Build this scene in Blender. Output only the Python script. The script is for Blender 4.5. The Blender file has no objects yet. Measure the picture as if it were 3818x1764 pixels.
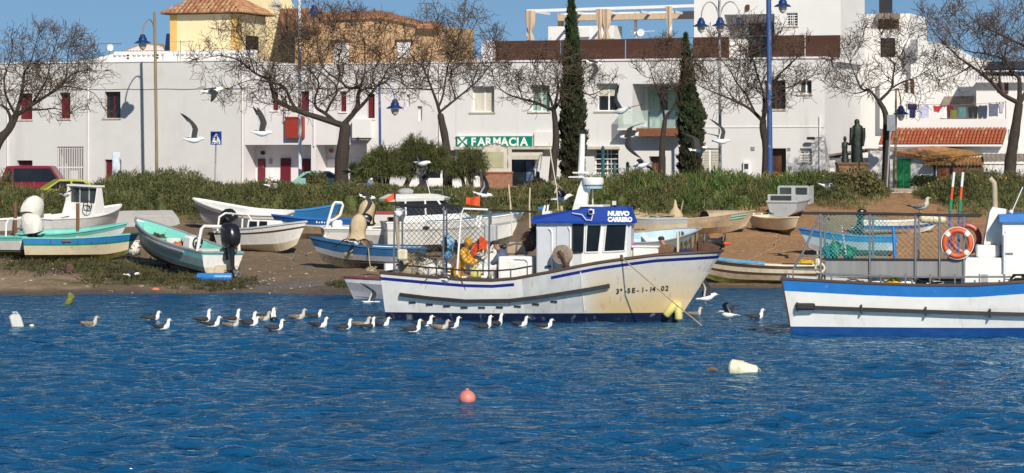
import bpy, bmesh, math, random
import numpy as np
from mathutils import Vector, Matrix, Euler
from math import sin, cos, pi, radians, sqrt, tan, atan2

# ------------------------------------------------------------------ camera, sky, sun, exposure
F, CX, HY, CH = 10400.0, 1909.0, 597.0, 4.6      # focal length in photo pixels, principal column, horizon row, eye height
scene = bpy.context.scene
COL = scene.collection
cam = bpy.data.cameras.new('camera')
cam.sensor_width = 36.0
cam.lens = 36.0 * F / 3818.0
cam.shift_y = -(882.0 - HY) / 3818.0
cam.clip_start = 1.0
cam.clip_end = 9000.0
camo = bpy.data.objects.new('camera', cam)
COL.objects.link(camo)
camo.location = (0, 0, CH)
camo.rotation_euler = (radians(90), 0, 0)
scene.camera = camo

SUN_EL, SUN_AZ = 34.0, 18.0                       # sun behind the camera, a little to its right
world = bpy.data.worlds.new('World')
scene.world = world
world.use_nodes = True
wn = world.node_tree
bg = wn.nodes['Background']
sky = wn.nodes.new('ShaderNodeTexSky')
sky.sky_type = 'NISHITA'
sky.sun_disc = False
sky.sun_elevation = radians(SUN_EL)
sky.sun_rotation = radians(180 - SUN_AZ)
sky.altitude = 1500
sky.air_density = 1.0
sky.dust_density = 0.15
sky.ozone_density = 0.8
# clear deep-blue winter sky: the whole dome is read a little above its elevation, so the haze band at the horizon stays out
geo = wn.nodes.new('ShaderNodeTexCoord')
vsx = wn.nodes.new('ShaderNodeSeparateXYZ'); vcx = wn.nodes.new('ShaderNodeCombineXYZ')
vma = wn.nodes.new('ShaderNodeMath'); vma.operation = 'MULTIPLY_ADD'; vma.inputs[1].default_value = 0.9; vma.inputs[2].default_value = 0.16
wn.links.new(geo.outputs['Generated'], vsx.inputs[0])
for a_, b_ in ((0, 0), (1, 1)): wn.links.new(vsx.outputs[a_], vcx.inputs[b_])
wn.links.new(vsx.outputs[2], vma.inputs[0]); wn.links.new(vma.outputs[0], vcx.inputs[2])
wn.links.new(vcx.outputs[0], sky.inputs[0])
tint = wn.nodes.new('ShaderNodeMix'); tint.data_type = 'RGBA'; tint.blend_type = 'MULTIPLY'; tint.inputs[0].default_value = 1.0; tint.inputs[7].default_value = (0.80, 0.96, 0.99, 1)
wn.links.new(sky.outputs[0], tint.inputs[6]); wn.links.new(tint.outputs[2], bg.inputs[0])
bg.inputs[1].default_value = 0.09
sun = bpy.data.lights.new('sun', 'SUN')
sun.energy = 5.0
sun.angle = radians(0.55)
sun.color = (1.0, 0.92, 0.80)
suno = bpy.data.objects.new('sun', sun)
COL.objects.link(suno)
to_sun = Vector((sin(radians(SUN_AZ)) * cos(radians(SUN_EL)), -cos(radians(SUN_AZ)) * cos(radians(SUN_EL)), sin(radians(SUN_EL))))
suno.rotation_euler = to_sun.to_track_quat('Z', 'Y').to_euler()
suno.location = (30, -40, 60)
scene.view_settings.view_transform = 'Standard'
scene.view_settings.look = 'None'
scene.view_settings.exposure = 0.0
scene.view_settings.gamma = 1.0
scene.view_settings.use_curve_mapping = False
scene.cycles.max_bounces = 6
scene.cycles.transparent_max_bounces = 8

# ------------------------------------------------------------------ pixel / world conversion
def P(px, py, Y):
    return Vector(((px - CX) / F * Y, Y, CH - (py - HY) / F * Y))
def S(Y): return F / Y
def YW(py): return F * CH / (py - HY)
def shoreY(x): return 95.6 + 0.25 * max(0.0, min(1.0, (x - 1) / 6.0)) * 20 + 0.5 * sin(x * 0.45) + 0.25 * sin(x * 1.3 + 1)
GZ0 = 3.16
def gz(x, Y):
    s = shoreY(x)
    if Y < s: return max(-1.5, 0.10 * (Y - s))
    k = (GZ0 - 0.12) / (131.0 - s)
    z = k * (Y - s) if Y < 131 else GZ0 - 0.12 + 0.12 * min(1.0, (Y - 131) / 9)
    if 138.0 < Y < 142.0: z -= 0.45 * min(1.0, (Y - 138.0) / 0.4, (142.0 - Y) / 0.4)     # the street lies a step lower
    if x < -18.5 and 126 < Y < 135: z -= 0.55 * min(1.0, (-18.5 - x) / 1.5) * min(1.0, (Y - 126) / 1.5, (135 - Y) / 1.5)   # car bay behind the scrub
    return z
def YG(px, py):
    lo, hi = 80.0, 145.0
    for _ in range(40):
        m = (lo + hi) / 2
        p = P(px, py, m)
        if p.z > gz(p.x, m): lo = m
        else: hi = m
    return (lo + hi) / 2
def G(px, py):
    Y = YG(px, py)
    p = P(px, py, Y)
    return Vector((p.x, Y, gz(p.x, Y)))

# ------------------------------------------------------------------ materials
MATS = {}
def mat(key, col, rough=0.6, var=0.12, sc=3.0, stretch=(1, 1, 1), dirt=None, bump=0.0, bsc=25.0, metal=0.0, spec=0.5, emit=None, alpha=1.0, trans=0.0, dirt2=None, ior=1.5):
    m = bpy.data.materials.new(key)
    m.use_nodes = True
    nt = m.node_tree
    b = nt.nodes['Principled BSDF']
    b.inputs['Roughness'].default_value = rough
    b.inputs['Metallic'].default_value = metal
    b.inputs['Specular IOR Level'].default_value = spec
    b.inputs['Transmission Weight'].default_value = trans
    b.inputs['IOR'].default_value = ior
    b.inputs['Alpha'].default_value = alpha
    if emit:
        b.inputs['Emission Color'].default_value = (*emit[0], 1); b.inputs['Emission Strength'].default_value = emit[1]
    tc = nt.nodes.new('ShaderNodeTexCoord')
    def noise(scale, st, detail=4.0, off=0.0):
        mp = nt.nodes.new('ShaderNodeMapping'); mp.inputs['Scale'].default_value = st; mp.inputs['Location'].default_value = (off, off * 1.7, off * .6)
        nt.links.new(tc.outputs['Object'], mp.inputs['Vector'])
        n = nt.nodes.new('ShaderNodeTexNoise'); n.inputs['Scale'].default_value = scale; n.inputs['Detail'].default_value = detail; n.inputs['Roughness'].default_value = 0.6
        nt.links.new(mp.outputs[0], n.inputs['Vector'])
        return n.outputs['Fac']
    def ramp(src, lo, hi):
        r = nt.nodes.new('ShaderNodeMapRange'); r.inputs[1].default_value = lo; r.inputs[2].default_value = hi
        nt.links.new(src, r.inputs[0]); return r.outputs[0]
    def mix(fac, a, c):
        x = nt.nodes.new('ShaderNodeMix'); x.data_type = 'RGBA'
        nt.links.new(fac, x.inputs[0])
        for s_, val in ((6, a), (7, c)):
            if isinstance(val, tuple): x.inputs[s_].default_value = (*val, 1)
            else: nt.links.new(val, x.inputs[s_])
        return x.outputs[2]
    c0 = tuple(max(0, c * (1 - var)) for c in col); c1 = tuple(min(1, c * (1 + var)) for c in col)
    out = mix(ramp(noise(sc, stretch), 0.3, 0.7), c0, c1)
    for k, d in enumerate((dirt, dirt2)):
        if d:
            dcol, thr, dsc, dst = d[:4]
            amt = d[4] if len(d) > 4 else 1.0
            fac = ramp(noise(dsc, dst, 6.0, 3.1 + 7 * k), thr, thr + 0.16)
            if amt < 1:
                mu = nt.nodes.new('ShaderNodeMath'); mu.operation = 'MULTIPLY'; mu.inputs[1].default_value = amt
                nt.links.new(fac, mu.inputs[0]); fac = mu.outputs[0]
            out = mix(fac, out, dcol)
    nt.links.new(out, b.inputs['Base Color'])
    if bump:
        bn = nt.nodes.new('ShaderNodeBump'); bn.inputs['Strength'].default_value = bump; bn.inputs['Distance'].default_value = 0.05
        nt.links.new(noise(bsc, (1, 1, 1), 5.0, 1.3), bn.inputs['Height']); nt.links.new(bn.outputs[0], b.inputs['Normal'])
    MATS[key] = m
    return m
def MT(k): return MATS[k] if isinstance(k, str) else k

# ------------------------------------------------------------------ mesh collector
class MB:
    def __init__(s): s.v = []; s.f = []; s.mi = []; s.m = 0
    def add(s, vs, fs, m=None):
        o = len(s.v); s.v.extend([tuple(p) for p in vs])
        mm = s.m if m is None else m
        for f in fs: s.f.append(tuple(i + o for i in f)); s.mi.append(mm)
        return s
    def quad(s, a, b, c, d, m=None): return s.add([a, b, c, d], [(0, 1, 2, 3)], m)
    def box(s, x0, x1, y0, y1, z0, z1, m=None):
        return s.add([(x0, y0, z0), (x1, y0, z0), (x1, y1, z0), (x0, y1, z0), (x0, y0, z1), (x1, y0, z1), (x1, y1, z1), (x0, y1, z1)],
                     [(3, 2, 1, 0), (4, 5, 6, 7), (0, 1, 5, 4), (1, 2, 6, 5), (2, 3, 7, 6), (3, 0, 4, 7)], m)
    def cbox(s, c, d, m=None):
        return s.box(c[0] - d[0] / 2, c[0] + d[0] / 2, c[1] - d[1] / 2, c[1] + d[1] / 2, c[2] - d[2] / 2, c[2] + d[2] / 2, m)
    def rbox(s, c, d, r=0.03, m=None):          # box with chamfered vertical and top edges
        x, y, z = d[0] / 2, d[1] / 2, d[2] / 2
        def ring(ix, iy, zz): 
            X, Y_ = x - ix, y - iy
            return [(c[0] + a, c[1] + b, c[2] + zz) for a, b in ((-X + r, -Y_), (X - r, -Y_), (X, -Y_ + r), (X, Y_ - r), (X - r, Y_), (-X + r, Y_), (-X, Y_ - r), (-X, -Y_ + r))]
        return s.loft([ring(r * .7, r * .7, -z), ring(0, 0, -z + r), ring(0, 0, z - r), ring(r * .7, r * .7, z)], m=m)
    def loft(s, rings, closed=True, cap=True, m=None):
        n = len(rings[0]); vs = [p for r in rings for p in r]; fs = []
        for i in range(len(rings) - 1):
            for j in range(n if closed else n - 1):
                k = (j + 1) % n
                fs.append((i * n + j, i * n + k, (i + 1) * n + k, (i + 1) * n + j))
        if cap and closed:
            fs.append(tuple(range(n - 1, -1, -1))); fs.append(tuple((len(rings) - 1) * n + j for j in range(n)))
        return s.add(vs, fs, m)
    def tube(s, pts, r, n=6, cap=True, m=None):
        pts = [Vector(p) for p in pts]
        rs = list(r) if isinstance(r, (list, tuple)) else [r] * len(pts)
        rings = []; ref = None
        for i, p in enumerate(pts):
            d = (pts[min(i + 1, len(pts) - 1)] - pts[max(i - 1, 0)])
            if d.length < 1e-9: d = Vector((0, 0, 1))
            d.normalize()
            if ref is None: ref = Vector((0, 0, 1)) if abs(d.z) < 0.9 else Vector((1, 0, 0))
            u = ref - d * ref.dot(d)
            if u.length < 1e-6: u = d.orthogonal()
            u.normalize(); w = d.cross(u); ref = u
            rings.append([p + (u * cos(2 * pi * k / n) + w * sin(2 * pi * k / n)) * rs[i] for k in range(n)])
        return s.loft(rings, True, cap, m)
    def lathe(s, prof, n=12, c=(0, 0, 0), axis='z', m=None):
        rings = []
        for r, h in prof:
            ring = []
            for k in range(n):
                a = 2 * pi * k / n; u, w = r * cos(a), r * sin(a)
                ring.append((c[0] + u, c[1] + w, c[2] + h) if axis == 'z' else (c[0] + h, c[1] + u, c[2] + w) if axis == 'x' else (c[0] + w, c[1] + h, c[2] + u))
            rings.append(ring)
        return s.loft(rings, True, True, m)
    def ell(s, c, r, nu=10, nv=7, m=None, rot=None):
        rings = []
        for i in range(1, nv):
            a = pi * i / nv
            rings.append([Vector((r[0] * sin(a) * cos(2 * pi * k / nu), r[1] * sin(a) * sin(2 * pi * k / nu), -r[2] * cos(a))) for k in range(nu)])
        if rot is not None: rings = [[rot @ p for p in q] for q in rings]
        rings = [[p + Vector(c) for p in q] for q in rings]
        return s.loft(rings, True, True, m)
    def prism(s, poly, c0, c1, plane='xz', m=None):
        def q(a, b, c): return (a, c, b) if plane == 'xz' else (a, b, c) if plane == 'xy' else (c, a, b)
        return s.loft([[q(a, b, c0) for a, b in poly], [q(a, b, c1) for a, b in poly]], m=m)
    def torus(s, c, R, r, n=20, k=8, axis='y', m=None, a0=0.0, a1=2 * pi):
        full = abs(a1 - a0 - 2 * pi) < 1e-6
        pts = []
        for i in range(n + (0 if full else 1)):
            a = a0 + (a1 - a0) * i / n
            ring = []
            for j in range(k):
                b = 2 * pi * j / k; rr = R + r * cos(b); h = r * sin(b)
                u, w = rr * cos(a), rr * sin(a)
                ring.append((c[0] + u, c[1] + h, c[2] + w) if axis == 'y' else (c[0] + u, c[1] + w, c[2] + h) if axis == 'z' else (c[0] + h, c[1] + u, c[2] + w))
            pts.append(ring)
        if full: pts.append(pts[0]); return s.loft(pts, True, False, m)
        return s.loft(pts, True, True, m)
    def xf(s, M):
        s.v = [tuple(M @ Vector(p)) for p in s.v]; return s
    def mesh(s, name, mats, smooth=False, recalc=True):
        me = bpy.data.meshes.new(name)
        me.from_pydata(s.v, [], s.f)
        ml = mats if isinstance(mats, (list, tuple)) else [mats]
        for k in ml: me.materials.append(MT(k))
        if len(ml) > 1: me.polygons.foreach_set('material_index', s.mi)
        if recalc:
            bm = bmesh.new(); bm.from_mesh(me)
            bmesh.ops.recalc_face_normals(bm, faces=bm.faces); bm.to_mesh(me); bm.free()
        if smooth:
            me.polygons.foreach_set('use_smooth', [True] * len(me.polygons))
            try: me.set_sharp_from_angle(angle=radians(42 if smooth is True else smooth))
            except Exception: pass
        me.update()
        return me
    def build(s, name, mats, parent=None, smooth=False, recalc=True, loc=None, rot=None):
        return obj(name, s.mesh(name, mats, smooth, recalc), parent, loc, rot)
def obj(name, me, parent=None, loc=None, rot=None):
    o = bpy.data.objects.new(name, me); COL.objects.link(o)
    if parent is not None: o.parent = parent
    if loc is not None: o.location = loc
    if rot is not None: o.rotation_euler = rot
    return o
def tag(o, label=None, cat=None, group=None, kind=None):
    if label: o['label'] = label
    if cat: o['category'] = cat
    if group: o['group'] = group
    if kind: o['kind'] = kind
    return o
def thing(name, label, cat, loc=(0, 0, 0), rotz=0.0, group=None, rot=None):
    o = bpy.data.objects.new(name, None); COL.objects.link(o)
    o.empty_display_size = 0.3
    o.location = loc; o.rotation_euler = rot if rot is not None else (0, 0, rotz)
    return tag(o, label, cat, group)
def copy_tree(o, parent=None):
    c = o.copy(); COL.objects.link(c); c.parent = parent
    for ch in list(o.children): copy_tree(ch, c)
    return c
def fast_mesh(name, verts, quads_or_tris, mats, k, parent=None, mi=None, kind=None, smooth=False):
    """verts (N,3) array; faces (M,k) array"""
    me = bpy.data.meshes.new(name)
    fa = np.asarray(quads_or_tris, dtype=np.int32)
    me.vertices.add(len(verts)); me.vertices.foreach_set('co', np.asarray(verts, dtype=np.float32).ravel())
    me.loops.add(fa.size); me.loops.foreach_set('vertex_index', fa.ravel())
    me.polygons.add(len(fa)); me.polygons.foreach_set('loop_start', np.arange(0, fa.size, k, dtype=np.int32))
    for q in (mats if isinstance(mats, (list, tuple)) else [mats]): me.materials.append(MT(q))
    if mi is not None: me.polygons.foreach_set('material_index', np.asarray(mi, dtype=np.int32))
    if smooth: me.polygons.foreach_set('use_smooth', np.ones(len(fa), dtype=bool))
    me.update(calc_edges=True); me.validate()
    return tag(obj(name, me, parent), kind=kind)
def bake_obj(o):
    dg = bpy.context.evaluated_depsgraph_get()
    me = bpy.data.meshes.new_from_object(o.evaluated_get(dg))
    return me
def text_mesh(s, size, mat_key, parent, loc, rot, name='lettering', ext=0.01, bold=0.0, sx=1.0, align='LEFT', spacing=1.0):
    c = bpy.data.curves.new(name, 'FONT'); c.body = s; c.size = size; c.extrude = ext; c.offset = bold; c.align_x = align
    c.space_character = spacing; c.space_line = 0.8; c.resolution_u = 5
    t = bpy.data.objects.new(name, c); COL.objects.link(t)
    bpy.context.view_layer.update()
    me = bake_obj(t)
    bpy.data.objects.remove(t)
    me.materials.clear(); me.materials.append(MT(mat_key))
    o = obj(name, me, parent, loc, rot); o.scale = (sx, 1, 1)
    return o
# ------------------------------------------------------------------ shared materials
mat('white_wall', (0.61, 0.605, 0.60), 0.85, 0.035, 0.6, dirt=((0.50, 0.485, 0.465), 0.56, 1.1, (1, 1, 0.14), 0.5), dirt2=((0.50, 0.475, 0.44), 0.60, .35, (1, 1, 1), .5), bump=0.15, bsc=14)  # wall tones vary by house: facade angle to the sun put into colour
mat('terrace_wall', (0.70, 0.675, 0.685), 0.85, 0.035, 0.6, dirt=((0.54, 0.51, 0.50), 0.56, 1.1, (1, 1, 0.14), 0.5), bump=0.15, bsc=14)
mat('pharmacy_wall', (0.68, 0.675, 0.67), 0.85, 0.035, 0.6, dirt=((0.50, 0.48, 0.46), 0.57, 1.0, (1, 1, 0.12), 0.5), bump=0.15, bsc=14)
mat('white_wall_clean', (0.74, 0.73, 0.715), 0.85, 0.03, 0.5, dirt=((0.66, 0.63, 0.60), 0.62, 1.2, (1, 1, 0.2), 0.5), bump=0.1, bsc=14)
mat('pale_wall', (0.74, 0.70, 0.71), 0.85, 0.03, 0.6, dirt=((0.6, 0.57, 0.56), 0.6, 0.8, (1, 1, .3), 0.5), bump=0.1)
mat('yellow_wall', (0.74, 0.55, 0.24), 0.85, 0.05, 0.8, dirt=((0.62, 0.44, 0.2), 0.62, 1.0, (1, 1, .3), 0.5), bump=0.1)
mat('cream_wall', (0.78, 0.66, 0.40), 0.85, 0.05, 0.8, bump=0.1)
mat('ochre_trim', (0.66, 0.42, 0.13), 0.85, 0.05, 1)
mat('orange_wall', (0.52, 0.33, 0.18), 0.85, 0.10, 0.7, dirt=((0.5, 0.27, 0.11), 0.58, 1.3, (1, 1, .5), 0.6), bump=0.2)
mat('burgundy', (0.135, 0.012, 0.022), 0.45, 0.2, 5)
mat('red_panel', (0.30, 0.035, 0.02), 0.5, 0.15, 3)
mat('white_paint', (0.8, 0.79, 0.77), 0.45, 0.04, 3, dirt=((0.55, 0.52, 0.47), 0.66, 5, (1, 1, .4), 0.5))
mat('white_metal', (0.8, 0.8, 0.8), 0.35, 0.03, 3)
mat('dark_glass', (0.012, 0.014, 0.016), 0.08, 0.4, 1.2, spec=0.6)
mat('mid_glass', (0.05, 0.06, 0.06), 0.10, 0.4, 1.0, spec=0.6)
mat('curtain', (0.55, 0.52, 0.44), 0.8, 0.18, 6, (6, 1, 0.3))
mat('green_curtain', (0.22, 0.36, 0.31), 0.7, 0.3, 5, (8, 1, 0.2))
mat('balcony_glass', (0.55, 0.68, 0.62), 0.05, 0.02, 1, alpha=0.35, spec=0.6)
mat('dark_interior', (0.012, 0.012, 0.013), 0.8, 0.3, 2)
mat('wood_dark', (0.062, 0.024, 0.013), 0.55, 0.35, 6, (0.6, 4, 12), dirt=((0.16, 0.07, 0.035), 0.58, 3, (0.3, 3, 6), 0.7))
mat('wood_red', (0.22, 0.085, 0.04), 0.5, 0.25, 6, (0.6, 4, 12))
mat('wood_brown', (0.10, 0.045, 0.022), 0.5, 0.2, 4, (8, 4, 0.5))
mat('wood_post', (0.16, 0.085, 0.045), 0.85, 0.3, 8, (6, 6, 0.8), bump=0.4, bsc=20)
mat('grey_wood', (0.17, 0.15, 0.13), 0.9, 0.3, 8, (6, 6, 0.8), bump=0.4, bsc=20)
mat('tile', (0.36, 0.165, 0.085), 0.85, 0.3, 2.5, dirt=((0.16, 0.085, 0.05), 0.57, 7, (1, 1, 1), 0.8))
mat('tile_pale', (0.44, 0.25, 0.13), 0.85, 0.3, 3, dirt=((0.20, 0.12, 0.07), 0.55, 7, (1, 1, 1), 0.8))
mat('tile_dark', (0.085, 0.04, 0.025), 0.9, 0.3, 4)
mat('tile_red', (0.34, 0.085, 0.035), 0.8, 0.3, 5, dirt=((0.17, 0.05, 0.03), 0.56, 8, (1, 1, 1), 0.8))
mat('lichen_roof', (0.30, 0.15, 0.045), 0.9, 0.45, 2.2, dirt=((0.17, 0.12, 0.055), 0.5, 5, (1, 1, 1), 0.8), bump=0.4)
mat('grey_roof', (0.24, 0.20, 0.16), 0.9, 0.3, 4, bump=0.3)
mat('green_door', (0.02, 0.23, 0.09), 0.45, 0.12, 3, (6, 6, .5))
mat('brown_door', (0.21, 0.085, 0.045), 0.55, 0.15, 3, (6, 6, .5))
mat('grey_door', (0.26, 0.27, 0.30), 0.5, 0.1, 3)
mat('pharmacy_green', (0.0, 0.23, 0.15), 0.35, 0.03, 2)
mat('sign_white', (0.82, 0.83, 0.82), 0.4, 0.02, 2)
mat('lamp_blue', (0.010, 0.035, 0.13), 0.35, 0.2, 4, spec=0.5)
mat('pole_blue', (0.035, 0.085, 0.24), 0.5, 0.2, 3, (3, 3, 1), dirt=((0.6, 0.62, 0.66), 0.58, 1.4, (2, 2, 1), 0.9))
mat('pole_pale', (0.62, 0.66, 0.72), 0.5, 0.1, 3, dirt=((0.05, 0.11, 0.3), 0.60, 1.1, (2, 2, 1), 0.9))
mat('pole_grey', (0.36, 0.36, 0.37), 0.5, 0.1, 3, metal=0.4)
mat('pole_olive', (0.24, 0.19, 0.10), 0.6, 0.25, 3, (2, 2, 0.4), dirt=((0.40, 0.36, 0.28), 0.58, 1.5, (1, 1, .3), 0.7))
mat('lamp_glass', (0.75, 0.72, 0.64), 0.2, 0.03, 2, trans=0.15)
mat('metal_dark', (0.035, 0.033, 0.034), 0.5, 0.2, 5, metal=0.3)
mat('metal_rust', (0.10, 0.05, 0.03), 0.8, 0.4, 6, dirt=((0.03, 0.025, 0.022), 0.5, 5, (1, 1, 1), 0.8))
mat('steel', (0.32, 0.32, 0.33), 0.38, 0.15, 5, metal=0.75)
mat('black_rubber', (0.018, 0.018, 0.02), 0.6, 0.3, 6, dirt=((0.10, 0.09, 0.085), 0.62, 8, (1, 1, 1), 0.6))
mat('black_plastic', (0.012, 0.013, 0.017), 0.28, 0.2, 4, spec=0.6)
mat('stone_pale', (0.55, 0.50, 0.43), 0.85, 0.12, 3, dirt=((0.30, 0.25, 0.19), 0.55, 3, (1, 1, 1), 0.7), bump=0.3)
mat('brick', (0.28, 0.13, 0.075), 0.85, 0.3, 9, dirt=((0.42, 0.30, 0.22), 0.60, 6, (1, 1, 3), 0.7), bump=0.5)
mat('panel_faded', (0.36, 0.35, 0.21), 0.6, 0.12, 3, dirt=((0.20, 0.15, 0.06), 0.62, 4, (1, 1, 1), 0.8))
mat('bronze', (0.022, 0.034, 0.026), 0.45, 0.5, 5, dirt=((0.015, 0.015, 0.012), 0.5, 6, (1, 1, 1), 0.7), metal=0.5, bump=0.4)
mat('fabric_beige', (0.55, 0.42, 0.30), 0.85, 0.18, 7, (6, 6, .4), bump=0.2)
mat('bark', (0.042, 0.031, 0.025), 0.9, 0.35, 6, (3, 3, 0.7), dirt=((0.085, 0.067, 0.052), 0.58, 5, (2, 2, 1), 0.8), bump=0.6, bsc=14)
mat('twig', (0.066, 0.041, 0.026), 0.85, 0.45, 2.0, dirt=((0.16, 0.12, 0.05), 0.56, 2.2, (1, 1, 1), 0.8))
mat('cypress_green', (0.030, 0.052, 0.014), 0.7, 0.55, 1.6, dirt=((0.012, 0.022, 0.007), 0.52, 3.5, (1, 1, 1), 0.9), dirt2=((0.075, 0.060, 0.028), 0.60, 2.4, (1, 1, 1), 0.8))
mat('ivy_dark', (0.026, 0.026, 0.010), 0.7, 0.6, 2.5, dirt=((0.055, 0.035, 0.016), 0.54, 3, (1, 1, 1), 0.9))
mat('willow_green', (0.080, 0.090, 0.022), 0.7, 0.4, 1.6, dirt=((0.036, 0.038, 0.012), 0.52, 2.4, (1, 1, 1), 0.8))
mat('scrub_a', (0.066, 0.080, 0.019), 0.75, 0.45, 0.8, dirt=((0.030, 0.046, 0.012), 0.52, 0.7, (1, 1, 1), 0.9), dirt2=((0.105, 0.080, 0.034), 0.56, 0.45, (1, 1, 1), 0.7))
mat('scrub_b', (0.112, 0.102, 0.034), 0.75, 0.4, 1.0, dirt=((0.04, 0.05, 0.013), 0.52, 0.9, (1, 1, 1), 0.9), dirt2=((0.14, 0.085, 0.04), 0.60, 0.7, (1, 1, 1), 0.7))
mat('dry_grass', (0.26, 0.20, 0.08), 0.8, 0.35, 1.0)
mat('leaf_bright', (0.058, 0.105, 0.015), 0.55, 0.4, 1.5, dirt=((0.03, 0.06, 0.012), 0.54, 2, (1, 1, 1), 0.8))
mat('leaf_dark', (0.030, 0.050, 0.018), 0.5, 0.5, 2.0)
mat('flower_yellow', (0.62, 0.42, 0.02), 0.6, 0.15, 3)
mat('seaweed', (0.055, 0.055, 0.015), 0.7, 0.5, 1.5, dirt=((0.11, 0.085, 0.035), 0.55, 1.4, (1, 1, 1), 0.8))
mat('pebble', (0.40, 0.34, 0.26), 0.8, 0.4, 2.0)
mat('rope', (0.36, 0.29, 0.19), 0.9, 0.2, 10)
mat('rope_teal', (0.10, 0.34, 0.33), 0.85, 0.2, 8)
mat('net_teal', (0.03, 0.25, 0.27), 0.85, 0.3, 4)
mat('net_green', (0.02, 0.24, 0.11), 0.85, 0.3, 6)
mat('net_dark', (0.055, 0.055, 0.05), 0.85, 0.3, 4)
mat('orange_flag', (0.75, 0.085, 0.02), 0.7, 0.1, 4)
mat('lifebuoy_orange', (0.60, 0.10, 0.025), 0.5, 0.15, 5)

# ------------------------------------------------------------------ water
def make_water():
    rng = np.random.default_rng(7)
    ks = np.concatenate([[-20, -6, -2, -0.8, -0.4, -0.3], np.linspace(-0.25, 0.25, 500), [0.3, 0.4, 0.8, 2, 6, 20]])
    ys = np.concatenate([[34, 35.5], 37 * np.exp(np.arange(0, math.log(106 / 37), 0.0016)), [107, 110]])
    K, Y = np.meshgrid(ks, ys); X = K * Y
    Z = np.zeros_like(X); DX = np.zeros_like(X); DY = np.zeros_like(X)
    N = 110
    lam = np.exp(rng.uniform(np.log(0.45), np.log(2.2), N))
    for l in lam:
        th = -pi / 2 + 0.4 + rng.normal(0, 0.85)
        k = 2 * pi / l; a = 0.0030 * l ** 0.92 * rng.uniform(0.6, 1.4)
        ph = rng.uniform(0, 2 * pi)
        p = k * (cos(th) * X + sin(th) * Y) + ph
        Z += a * np.cos(p); DX -= 0.35 * a * cos(th) * np.sin(p); DY -= 0.35 * a * sin(th) * np.sin(p)
    # gusts: the chop is stronger in some patches than in others
    g = 0.9 + 0.4 * np.sin(X * 0.43 + 1.3 * np.sin(Y * 0.21)) * np.sin(Y * 0.27 + 0.7 + np.sin(X * .3))
    fade = np.clip((0.29 - np.abs(K)) / .03, 0, 1) * np.clip((Y - 35) / 2, 0, 1)
    shore = np.clip((101 - Y) / 30, 0.3, 1)
    w = g * fade * shore
    V = np.stack([X + DX * w, Y + DY * w, Z * w], -1).reshape(-1, 3)
    ny, nx = X.shape
    idx = np.arange(nx * ny).reshape(ny, nx)
    q = np.stack([idx[:-1, :-1], idx[:-1, 1:], idx[1:, 1:], idx[1:, :-1]], -1).reshape(-1, 4)
    n0 = len(V); V = np.concatenate([V, [[-700, -400, 0], [700, -400, 0]]])
    q = np.concatenate([q, [[n0, n0 + 1, nx - 1, 0]]])
    m = bpy.data.materials.new('water'); m.use_nodes = True; nt = m.node_tree; b = nt.nodes['Principled BSDF']
    b.inputs['Roughness'].default_value = 0.15; b.inputs['IOR'].default_value = 1.333; b.inputs['Specular IOR Level'].default_value = 0.36
    tc = nt.nodes.new('ShaderNodeTexCoord')
    n1 = nt.nodes.new('ShaderNodeTexNoise'); n1.inputs['Scale'].default_value = 0.6; n1.inputs['Detail'].default_value = 5
    nt.links.new(tc.outputs['Object'], n1.inputs['Vector'])
    mx = nt.nodes.new('ShaderNodeMix'); mx.data_type = 'RGBA'
    mx.inputs[6].default_value = (0.002, 0.040, 0.115, 1); mx.inputs[7].default_value = (0.007, 0.108, 0.260, 1)
    nt.links.new(n1.outputs['Fac'], mx.inputs[0])
    mp = nt.nodes.new('ShaderNodeMapping'); mp.inputs['Scale'].default_value = (1.0, 1.25, 1)
    nt.links.new(tc.outputs['Object'], mp.inputs['Vector'])
    n2 = nt.nodes.new('ShaderNodeTexNoise'); n2.inputs['Scale'].default_value = 2.0; n2.inputs['Detail'].default_value = 3; n2.inputs['Roughness'].default_value = 0.5; n2.inputs['Distortion'].default_value = 0.6
    nt.links.new(mp.outputs[0], n2.inputs['Vector'])
    bn = nt.nodes.new('ShaderNodeBump'); bn.inputs['Strength'].default_value = 1.0; bn.inputs['Distance'].default_value = 0.30
    nt.links.new(n2.outputs['Fac'], bn.inputs['Height'])
    df = nt.nodes.new('ShaderNodeBsdfDiffuse'); gl = nt.nodes.new('ShaderNodeBsdfGlossy'); fr = nt.nodes.new('ShaderNodeFresnel'); ms = nt.nodes.new('ShaderNodeMixShader')
    gl.inputs['Color'].default_value = (0.72, 0.92, 1.0, 1); gl.inputs['Roughness'].default_value = 0.12; fr.inputs['IOR'].default_value = 1.32
    nt.links.new(mx.outputs[2], df.inputs['Color'])
    for nd in (df, gl, fr): nt.links.new(bn.outputs[0], nd.inputs['Normal'])
    nt.links.new(fr.outputs[0], ms.inputs[0]); nt.links.new(df.outputs[0], ms.inputs[1]); nt.links.new(gl.outputs[0], ms.inputs[2])
    nt.nodes.remove(b); nt.links.new(ms.outputs[0], nt.nodes['Material Output'].inputs['Surface'])
    MATS['water'] = m
    o = fast_mesh('water', V, q, 'water', 4, kind='structure', smooth=True)
    o['label'] = 'rippled deep blue water of the channel'
make_water()

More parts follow.
